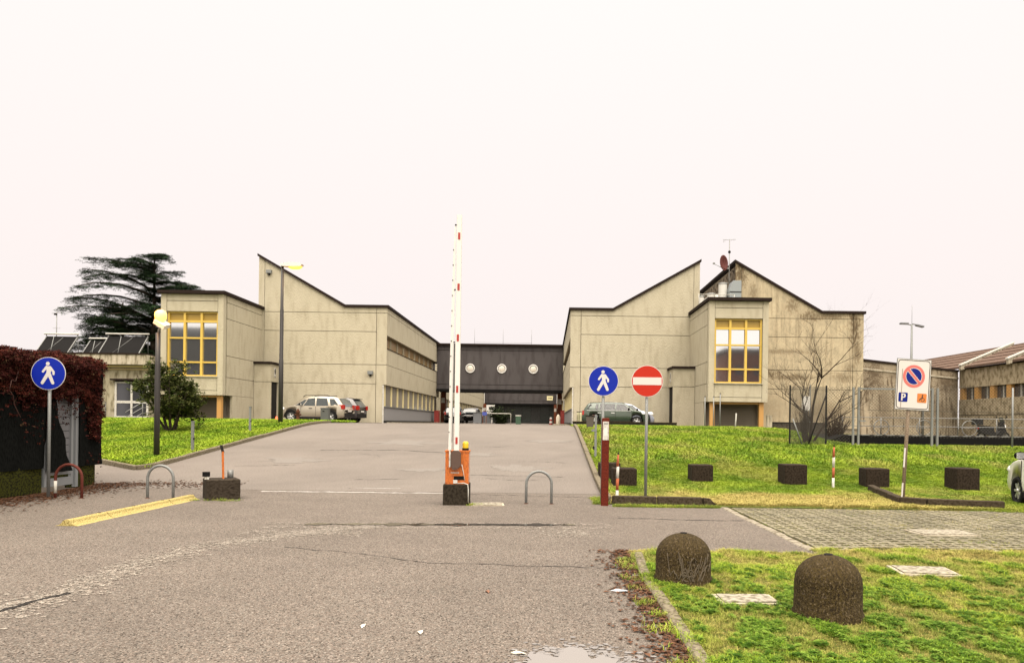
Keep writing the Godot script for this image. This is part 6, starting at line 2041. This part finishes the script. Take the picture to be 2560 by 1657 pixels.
func lawns() -> void:
	# turf sheets
	var tint := func(x: float, d: float) -> Color:
		var k := 0.85 + 0.35 * fbm(x * 0.6, d * 0.6)
		return Color(k * 1.05, k, k * 0.9)
	var lr := []
	for k in 24:
		var x := -10.85 - k * 0.5
		lr.append([x - 0.5, x, left_edge(x - 0.25) + 0.15, 43.0])
	struct(obj("lawn", sheet(lr, 0.7, 0.07, tint), M.turf))
	var rr := [[1.33, 3.3, 15.15, 43.8], [3.3, 7.4, 14.75, 43.8], [7.4, 14.5, 14.85, 29.9], [7.4, 12.0, 29.9, 43.8], [14.5, 32.0, 10.0, 29.9]]
	struct(obj("lawn", sheet(rr, 0.7, 0.014, tint), M.turf))
	struct(obj("lawn", sheet([[1.14, 3.36, 2.0, 9.45], [3.36, 15.0, 2.0, 9.3]], 0.4, 0.012, tint), M.turf))

	var near := [tuft(9, 0.045, 0.042, 0.0045, 1.1), tuft(8, 0.05, 0.055, 0.004, 0.9), tuft(10, 0.05, 0.032, 0.0055, 1.3)]
	var mid := [tuft(10, 0.08, 0.05, 0.010, 1.1), tuft(10, 0.09, 0.06, 0.009, 1.0)]
	var far := [tuft(9, 0.12, 0.08, 0.018, 1.0), tuft(9, 0.13, 0.07, 0.020, 1.1)]
	var clump := func(x: float, d: float) -> float: return fbm(x * 2.2 + 20.0, d * 1.1) * 0.7 + fbm(x * 6.0, d * 3.5 + 5.0) * 0.4
	# foreground bed
	scatter("grass", "patchy green and straw grass round the domed bollards", near, 125000, func() -> Array:
		var d := 3.6 + pow(rng.randf(), 0.8) * 6.2
		var x := rnd(1.0, 7.2)
		if d < 4.2 and x > 4.0: return []
		if x < 1.03 + fbm(d * 3.0, 1.0) * 0.08: return []
		if d > 9.5 + fbm(x * 2.0, 7.0) * 0.25 and x < 3.4: return []
		var c: float = clump.call(x, d)
		var bare := smoothstep(-0.05, -0.4, c + fbm(x * 5.0, d * 5.0) * 0.3)
		if rng.randf() < bare * 0.75: return []
		for q in [[2.36, 6.36, 0.28], [1.39, 7.72, 0.29]]:
			if Vector2(x - q[0], d - q[1]).length() < q[2]: return []
		for q in [[1.80, 6.85, 0.25, 0.17], [4.15, 8.35, 0.30, 0.23]]:
			if absf(x - q[0]) < q[2] and absf(d - q[1]) < q[3]: return []
		var yel := clampf(0.33 - c * 1.6 + smoothstep(8.2, 9.6, d) * 0.45 + smoothstep(3.5, 5.5, x) * 0.15, 0.0, 0.95)
		return [x, d, 0.012, rnd(0.7, 1.25) * (0.75 + clampf(c, -0.3, 0.5)), grass_colour(x, d, yel)])
	# grass in the paver cells
	scatter("grass", "short straw-coloured grass growing in the paver cells", near, 26000, func() -> Array:
		var x := rnd(3.5, 13.3)
		var d := rnd(9.2, 14.95)
		var dens := 0.30 + 0.5 * smoothstep(10.8, 9.6, d) + 0.6 * smoothstep(14.2, 14.9, d) + fbm(x * 0.7, d * 0.9) * 0.6
		if rng.randf() > dens: return []
		if absf(x - 5.95) < 0.42 and absf(d - 11.45) < 0.28: return []
		return [x, d, -0.005, rnd(0.4, 0.8), grass_colour(x, d, clampf(0.62 - fbm(x * 0.5, d) * 0.9, 0, 1))])
	# lawn beyond the pavers
	var lawn_pick := func(d0: float, d1: float) -> Array:
		var d := rnd(d0, d1)
		var x := rnd(1.35, minf(32.0, 0.63 * d + 1.0))
		if d < 15.15 and x < 3.4: return []
		if d < 14.95 + fbm(x * 1.5, 2.0) * 0.25 and x < 7.3: return []
		if d > 29.7 and x > 11.0: return []
		if d > 43.5: return []
		var yel := 0.04 + 0.85 * smoothstep(18.2, 15.4, d + fbm(x * 0.6, d * 0.5) * 2.2) * smoothstep(10.5, 7.0, x) + 0.35 * smoothstep(0.05, 0.4, fbm(x * 0.35 + 3.0, d * 0.22))
		if d > 17.5: yel += 0.5 * smoothstep(4.5, 1.5, x) * (0.4 + fbm(x, d * 0.4))
		return [x, d, H(x, d) + 0.014, rnd(0.7, 1.3), grass_colour(x, d, clampf(yel, 0, 1))]
	scatter("grass", "green lawn with straw patches around the dark concrete cubes", mid, 80000, func() -> Array: return lawn_pick.call(14.7, 23.0))
	scatter("grass", "green sloping lawn below the stair wing and wire fence", far, 60000, func() -> Array: return lawn_pick.call(23.0, 43.5))
	scatter("grass", "bright green lawn bank under the bushy evergreen", far, 80000, func() -> Array:
		var d := rnd(20.3, 42.8)
		var x := rnd(-22.0, -10.86)
		if x < -0.72 * d - 1.0 or d < left_edge(x) + 0.12: return []
		var yel := 0.05 + 0.2 * fbm(x * 0.5, d * 0.4)
		var c := grass_colour(x, d, clampf(yel, 0, 1))
		return [x, d, H(x, d) + 0.07, rnd(0.7, 1.25), Color(c.r * 1.15, c.g * 1.15, c.b)])
	# weeds at kerbs and block feet
	scatter("weeds", "weeds along the kerbs and the feet of blocks", near, 5000, func() -> Array:
		var k := rng.randi() % 6
		var x := 0.0
		var d := 0.0
		if k == 0:
			x = rnd(1.3, 3.3)
			d = 14.8 + absf(rnd(-0.2, 0.2)) * -1.0
		elif k == 1:
			x = 1.03 + rnd(-0.22, 0.08)
			d = rnd(3.6, 9.4)
			if fbm(d * 2.0, 4.0) < 0.0: return []
		elif k == 2:
			x = -1.52 + rnd(-0.02, 0.25)
			d = 14.62 + rnd(-0.15, 0.12)
			if rng.randf() > 0.10 or fbm(x * 9.0, d * 9.0) < 0.0: return []
		elif k == 3:
			x = rnd(7.6, 9.2)
			d = 15.1 - (x - 7.6) * 0.25 - rnd(0.0, 0.35)
		elif k == 4:
			x = -6.5 + rnd(-0.5, 0.5)
			d = 14.82 + rnd(-0.1, 0.05)
			if rng.randf() > 0.16 or fbm(x * 7.0, d * 7.0) < 0.0: return []
		else:
			x = 0.98 + rnd(-0.05, 0.22)
			d = rnd(15.0, 16.3)
			if rng.randf() > 0.5: return []
		return [x, d, 0.003, rnd(0.6, 1.5), grass_colour(x, d, rnd(0.0, 0.5))])
	# broad clover leaves in the foreground
	var cl := Geo.new()
	for i in 7:
		var a := rnd(0, TAU)
		var p := Vector3(cos(a) * rnd(0, 0.035), rnd(0.02, 0.04), sin(a) * rnd(0, 0.035))
		for k in 3:
			var w := TAU * k / 3 + a
			var e := Vector3(cos(w), rnd(-0.1, 0.25), sin(w))
			var sd := Vector3(-sin(w), 0, cos(w))
			cl.tri(p, p + e * 0.010 + sd * 0.007, p + e * 0.017)
			cl.tri(p, p + e * 0.017, p + e * 0.010 - sd * 0.007)
	scatter("clover", "clover leaves among the grass round the domed bollards", [cl.mesh()], 34000, func() -> Array:
		var d := 3.7 + pow(rng.randf(), 0.8) * 5.4
		var x := rnd(1.1, 5.8)
		if clump.call(x, d) < 0.03 + smoothstep(7.2, 9.0, d) * 0.25: return []
		for q in [[1.80, 6.85, 0.25, 0.17], [4.15, 8.35, 0.30, 0.23]]:
			if absf(x - q[0]) < q[2] and absf(d - q[1]) < q[3]: return []
		for q in [[2.36, 6.36, 0.28], [1.39, 7.72, 0.29]]:
			if Vector2(x - q[0], d - q[1]).length() < q[2]: return []
		return [x, d, 0.012, rnd(0.6, 1.2), Color(0.035, 0.085, 0.006).lerp(Color(0.19, 0.29, 0.04), pow(rng.randf(), 2.0)) * 0.78])
	# dead leaves
	var lf := Geo.new()
	for k in 1:
		lf.tri(Vector3(-0.03, 0.004, 0), Vector3(0, 0.012, 0.018), Vector3(0.03, 0.002, 0))
		lf.tri(Vector3(-0.03, 0.004, 0), Vector3(0.03, 0.002, 0), Vector3(0, 0.010, -0.018))
	scatter("dead_leaves", "dead brown leaves drifted against the mossy wall and kerbs", [lf.mesh()], 9000, func() -> Array:
		var x := 0.0
		var d := 0.0
		var k := rng.randf()
		if k < 0.7:
			x = -10.5 + absf(rng.randfn(0.0, 0.55))
			d = rnd(10.0, 17.9)
			if x > -8.6: return []
		elif k < 0.8:
			x = -8.6 + rnd(-1.6, 1.4)
			d = 17.8 + rng.randfn(0.0, 0.35)
		else:
			x = 1.02 - absf(rng.randfn(0.0, 0.16))
			d = rnd(3.6, 9.6)
		return [x, d, H(x, d) + 0.006, rnd(0.6, 1.3), Color(0.06, 0.03, 0.018) * rnd(0.5, 2.0)])

func limb(g: Geo, a: Vector3, dir: Vector3, ln: float, r: float, bend: float, droop: float) -> Array:
	var pts := [a]
	var rad := [r]
	var p := a
	var v := dir.normalized()
	var n := 5
	for i in n:
		v = (v + Vector3(rnd(-bend, bend), rnd(-bend, bend) - droop / n, rnd(-bend, bend))).normalized()
		p += v * ln / n
		pts.append(p)
		rad.append(r * (1.0 - 0.8 * (i + 1) / n))
	g.tube(pts, rad, 6 if r > 0.03 else 4, false)
	return pts

func twigs(g: Geo, a: Vector3, dir: Vector3, ln: float, r: float, depth: int, up: float) -> void:
	var pts := limb(g, a, dir, ln, r, 0.16, -up)
	if depth == 0: return
	var n := rng.randi_range(3, 5)
	for i in n:
		var k := rng.randi_range(2, 5)
		var base: Vector3 = pts[k]
		var along: Vector3 = (pts[k] - pts[k - 1]).normalized()
		var off := Vector3(rnd(-1, 1), rnd(-0.4, 1), rnd(-1, 1)).normalized()
		twigs(g, base, along * 0.75 + off * 0.75, ln * rnd(0.5, 0.75), r * 0.5 * (1.15 - 0.1 * k), depth - 1, up)

func spray(n: int, r: float, flat: float, w: float, l: float) -> ArrayMesh:
	var g := Geo.new()
	for i in n:
		var p := Vector3(rnd(-1, 1), rnd(-flat, flat), rnd(-1, 1)) * r
		var a := rnd(0, TAU)
		var e := Vector3(cos(a), rnd(-0.5, 0.2), sin(a)) * l * rnd(0.6, 1.2)
		var sd := Vector3(-sin(a), rnd(-0.5, 0.5), cos(a)) * w * 0.5
		g.tri(p - sd, p + sd, p + e)
	return g.mesh()

func cedar(label: String, x: float, d: float, y0: float, h: float, spread: Callable, clumps: Array, first: float) -> void:
	var t := thing("cedar_tree", label, "tree", W(x, y0, d), 0.0, "cedars behind the annex")
	var g := Geo.new(true)
	var tr := []
	var rd := []
	for i in 9:
		var f := i / 8.0
		tr.append(Vector3(0.25 * fbm(f * 2.0, x) * (1 - f), f * h - 0.3, 0.2 * fbm(f * 2.0, d)))
		rd.append(lerpf(0.34, 0.05, pow(f, 0.9)))
	g.tube(tr, rd, 10)
	obj("trunk", g, M.bark, t)
	var lg := Geo.new(true)
	var xf := []
	var cols := []
	var y := first
	while y < h - 0.2:
		var n := 5 if y < h * 0.85 else 4
		for k in n:
			var a := rnd(0, TAU)
			var ln: float = spread.call(y / h, cos(a)) * rnd(0.65, 1.08)
			if ln < 0.5: continue
			var pts := limb(lg, Vector3(0, y + rnd(-0.2, 0.2), 0), Vector3(cos(a), 0.42, sin(a)), ln, 0.045 + ln * 0.010, 0.09, 0.62)
			for q in range(1, 6):
				var m := int(lerpf(14, 46, q / 5.0) * clampf(ln / 4.0, 0.45, 1.2))
				for z in m:
					var f := rng.randf()
					var p: Vector3 = (pts[q - 1] as Vector3).lerp(pts[q], f)
					var sd := Vector3(-sin(a), 0, cos(a)) * rng.randfn(0, 0.10 + 0.10 * q)
					p += sd + Vector3(0, 0.08 - absf(rng.randfn(0.0, 0.20)) - 0.25 * absf(sd.length()), 0)
					var s := rnd(0.30, 0.62)
					xf.append(Transform3D(Basis(Vector3.UP, rnd(0, TAU)) * Basis(Vector3.RIGHT, rnd(-0.4, 0.4)) * Basis.from_scale(Vector3(s, s, s)), p))
					cols.append(Color(0.014, 0.027, 0.012) * rnd(0.4, 2.0))
		y += rnd(0.5, 0.85)
	obj("limbs", lg, M.bark, t)
	multi("crown", clumps[0], M.leafdull, xf, cols, t)

func planting() -> void:
	# red creeper over the fence top
	var cr := thing("creeper", "dark red creeper spilling over the top of the netting fence", "plant", W(-10.5, 0, 15.0))
	var sg := Geo.new(true)
	for k in 26:
		var d0 := rnd(10.5, 17.6)
		var pts := []
		var p := Vector3(rnd(-0.3, 0.1), 2.75, -(d0 - 15.0))
		for i in 8:
			pts.append(p)
			p += Vector3(rnd(0.0, 0.07) if i < 3 else rnd(-0.04, 0.03), rnd(-0.26, 0.02), rnd(-0.18, 0.18))
		sg.tube(pts, [0.014, 0.013, 0.012, 0.011, 0.01, 0.009, 0.008, 0.006], 5, false)
	obj("stems", sg, mat(0.06, 0.03, 0.025, 0.9), cr)
	var lm := Geo.new()
	lm.tri(Vector3(0, 0, 0), Vector3(0.028, -0.02, 0.006), Vector3(0, -0.075, 0.012))
	lm.tri(Vector3(0, 0, 0), Vector3(0, -0.075, 0.012), Vector3(-0.028, -0.02, 0.006))
	lm.tri(Vector3(0.03, 0.01, 0), Vector3(0.07, -0.01, 0.01), Vector3(0.06, -0.06, 0.0))
	var xf := []
	var cols := []
	for i in 85000:
		var d := rnd(9.0, 17.6)
		var hang := 0.70 + 0.40 * fbm(d * 0.9, 2.0) + 0.25 * fbm(d * 3.0, 8.0)
		if d > 16.9: hang += 0.9 * smoothstep(16.9, 17.5, d)
		if rng.randf() < 0.05: hang *= 1.9
		var u := rng.randf()
		var y: float
		var x: float
		if u < 0.45:
			# the mounded top
			x = rnd(-1.1, 0.30)
			var mound := 0.28 * cos(clampf(x / 1.1, -1, 1) * 1.4) + 0.14 * fbm(d * 1.4, x * 1.4) + 0.05 * fbm(d * 5.0, x * 5.0)
			y = 2.62 + mound - 0.25 * smoothstep(0.1, 0.45, x) + rnd(-0.12, 0.05)
		else:
			# the curtain on the road side
			var v := pow(rng.randf(), 1.25)
			y = 2.72 - v * hang
			x = 0.05 + 0.16 * sin(clampf(v * 1.9, 0, 1.57)) * (1.0 - v * 0.6) + 0.12 * fbm(d * 2.5, y * 2.5) + rnd(-0.08, 0.05)
		var b := Basis(Vector3.UP, rnd(0, TAU)) * Basis(Vector3.RIGHT, rnd(-0.9, 0.9)) * Basis.from_scale(Vector3.ONE * rnd(0.38, 0.8))
		xf.append(Transform3D(b, Vector3(x, y, -(d - 15.0))))
		var c := Color(0.026, 0.006, 0.005).lerp(Color(0.075, 0.018, 0.011), rng.randf() * clampf(0.5 + fbm(d, y * 2.0) * 1.5, 0, 1))
		if rng.randf() < 0.10: c = Color(0.05, 0.03, 0.016)
		cols.append(c * rnd(0.5, 1.4))
	# the part that runs along the far end of the fence
	for i in 14000:
		var x := -rng.randf() * 6.0
		var v := rng.randf()
		var y := 2.85 + 0.2 * fbm(x, 3.0) - v * v * 0.9
		xf.append(Transform3D(Basis(Vector3.UP, rnd(0, TAU)) * Basis(Vector3.RIGHT, rnd(-0.9, 0.9)) * Basis.from_scale(Vector3.ONE * rnd(0.55, 1.15)), Vector3(x, y, -2.6 + rnd(-0.35, 0.25))))
		cols.append(Color(0.06, 0.011, 0.008) * rnd(0.5, 1.5))
	multi("leaves", lm.mesh(), M.leafdull, xf, cols, cr)

	# cedars
	var sp := spray(38, 0.42, 0.20, 0.06, 0.26)
	cedar("tall dark cedar with a bare leader rising behind the annex", -31.3, 60.0, 1.4, 13.2, func(f: float, side: float) -> float:
		var s := interp([[0.2, 3.2], [0.40, 4.6], [0.62, 5.6], [0.75, 5.0], [0.85, 3.9], [0.93, 2.4], [1.0, 1.0]], f)
		return s * (1.28 if side < 0 else 0.82), [sp], 2.4)
	cedar("shorter dark cedar trunk standing close beside the tall cedar", -34.6, 61.5, 1.4, 9.8, func(f: float, _s: float) -> float:
		return interp([[0.2, 3.0], [0.5, 4.4], [0.8, 3.4], [1.0, 1.0]], f), [sp], 2.6)

	# bushy evergreen on the bank
	var by := H(-14.8, 29.8) + 0.05
	var ev := thing("evergreen_shrub", "bushy broad-leaved evergreen with several stems on the lawn bank", "shrub", W(-14.8, by, 29.8))
	var eg := Geo.new(true)
	var tips := []
	for k in 9:
		var a := TAU * k / 9 + rnd(-0.2, 0.2)
		var s := rnd(0.25, 0.75)
		var pts := limb(eg, Vector3(cos(a) * 0.08, -0.1, sin(a) * 0.08), Vector3(cos(a) * s, 1.0, sin(a) * s), rnd(1.7, 2.6), 0.055, 0.10, -0.1)
		for z in 4:
			var b: Vector3 = pts[rng.randi_range(2, 5)]
			var dir := Vector3(rnd(-1, 1), rnd(0.0, 0.9), rnd(-1, 1))
			var q := limb(eg, b, dir, rnd(0.5, 1.0), 0.022, 0.15, -0.1)
			for e in range(2, 6): tips.append(q[e])
	obj("trunk", eg, M.bark, ev)
	var lg := Geo.new()
	for i in 6:
		var a := TAU * i / 6.0 + rnd(-0.3, 0.3)
		var e := Vector3(cos(a), rnd(0.1, 0.9), sin(a)).normalized() * rnd(0.10, 0.15)
		var sd := Vector3(-sin(a), 0, cos(a)) * 0.028
		lg.tri(Vector3.ZERO, e * 0.5 + sd, e)
		lg.tri(Vector3.ZERO, e, e * 0.5 - sd)
	xf = []
	cols = []
	for p in tips:
		for i in 24:
			var o := Vector3(rng.randfn(0, 0.15), rng.randfn(0, 0.13), rng.randfn(0, 0.15))
			xf.append(Transform3D(Basis(Vector3.UP, rnd(0, TAU)) * Basis(Vector3.RIGHT, rnd(-0.6, 0.6)) * Basis.from_scale(Vector3.ONE * rnd(0.6, 1.1)), (p as Vector3) + o))
			cols.append(Color(0.030, 0.045, 0.012).lerp(Color(0.085, 0.090, 0.030), rng.randf()) * rnd(0.5, 1.5))
	multi("crown", lg.mesh(), M.leafdull, xf, cols, ev)

	# bare saplings and bushes by the wire fence
	var tw := mat(0.032, 0.021, 0.016, 0.95)
	var ba := thing("bare_tree", "bare forked young tree growing through the wire fence", "tree", W(10.05, H(10.05, 29.3), 29.3))
	var bg := Geo.new(true)
	rng.seed = 77
	twigs(bg, Vector3(0.0, -0.15, 0), Vector3(0.20, 1, 0), 2.7, 0.080, 4, 0.20)
	twigs(bg, Vector3(0.05, -0.15, 0.05), Vector3(0.42, 1, 0.1), 2.5, 0.060, 4, 0.22)
	twigs(bg, Vector3(-0.05, -0.15, 0.0), Vector3(-0.20, 1, 0.05), 2.3, 0.055, 4, 0.22)
	obj("branches", bg, tw, ba)
	var bush := func(label: String, x: float, d: float, h: float, n: int, spread: float) -> void:
		var t := thing("bare_bush", label, "bush", W(x, H(x, d), d), 0.0, "bare winter bushes")
		var g := Geo.new(true)
		for i in n:
			var a := rnd(0, TAU)
			var s := sqrt(rng.randf()) * spread
			var pts := limb(g, Vector3(cos(a) * 0.16 * s, -0.1, sin(a) * 0.16 * s), Vector3(cos(a) * s, 1, sin(a) * s), h * rnd(0.7, 1.1), 0.014, 0.12, 0.0)
			for k in 3:
				limb(g, pts[rng.randi_range(2, 4)], Vector3(rnd(-0.6, 0.6) + cos(a) * s, 1, rnd(-0.6, 0.6)), h * 0.4, 0.007, 0.12, 0.0)
		obj("stems", g, tw, t)
	bush.call("dense bare brown bush behind the wire fence", 11.7, 31.0, 1.3, 85, 0.5)
	bush.call("upright clump of bare dark stems at the young tree's foot", 9.8, 29.0, 1.4, 45, 0.18)
	# dark bush under the bridges
	var db := thing("leafy_bush", "dark leafy bush behind the tubular rail under the bridge", "bush", W(-4.3, 1.43, 69.0))
	var dg := Geo.new(true)
	xf = []
	cols = []
	for k in 12:
		var a := rnd(0, TAU)
		var pts := limb(dg, Vector3(0, -0.05, 0), Vector3(cos(a) * 0.7, 1, sin(a) * 0.7), rnd(1.0, 1.7), 0.03, 0.15, 0.0)
		for q in range(1, 6):
			for i in 14:
				xf.append(Transform3D(Basis(Vector3.UP, rnd(0, TAU)) * Basis.from_scale(Vector3.ONE * rnd(0.8, 1.7)), (pts[q] as Vector3) + Vector3(rng.randfn(0, 0.2), rng.randfn(0, 0.15), rng.randfn(0, 0.2))))
				cols.append(Color(0.030, 0.042, 0.018) * rnd(0.5, 1.6))
	obj("stems", dg, M.bark, db)
	multi("leaves", lg.mesh(), M.leafdull, xf, cols, db)
	# far bare trees at the edge of the yard
	for q in [["grey bare tree far behind the solar collectors", -52.0, 78.0, 6.2], ["pale bare tree far behind the red creeper", -57.0, 80.0, 6.6]]:
		var t := thing("far_bare_tree", q[0], "tree", W(q[1], 1.4, q[2]), 0.0, "far bare trees")
		var g := Geo.new(true)
		for k in 3:
			twigs(g, Vector3(rnd(-0.2, 0.2), -0.2, 0), Vector3(rnd(-0.4, 0.4), 1, rnd(-0.4, 0.4)), q[3] * 0.55, 0.12, 4, 0.08)
		obj("branches", g, mat(0.13, 0.105, 0.085, 0.95), t)
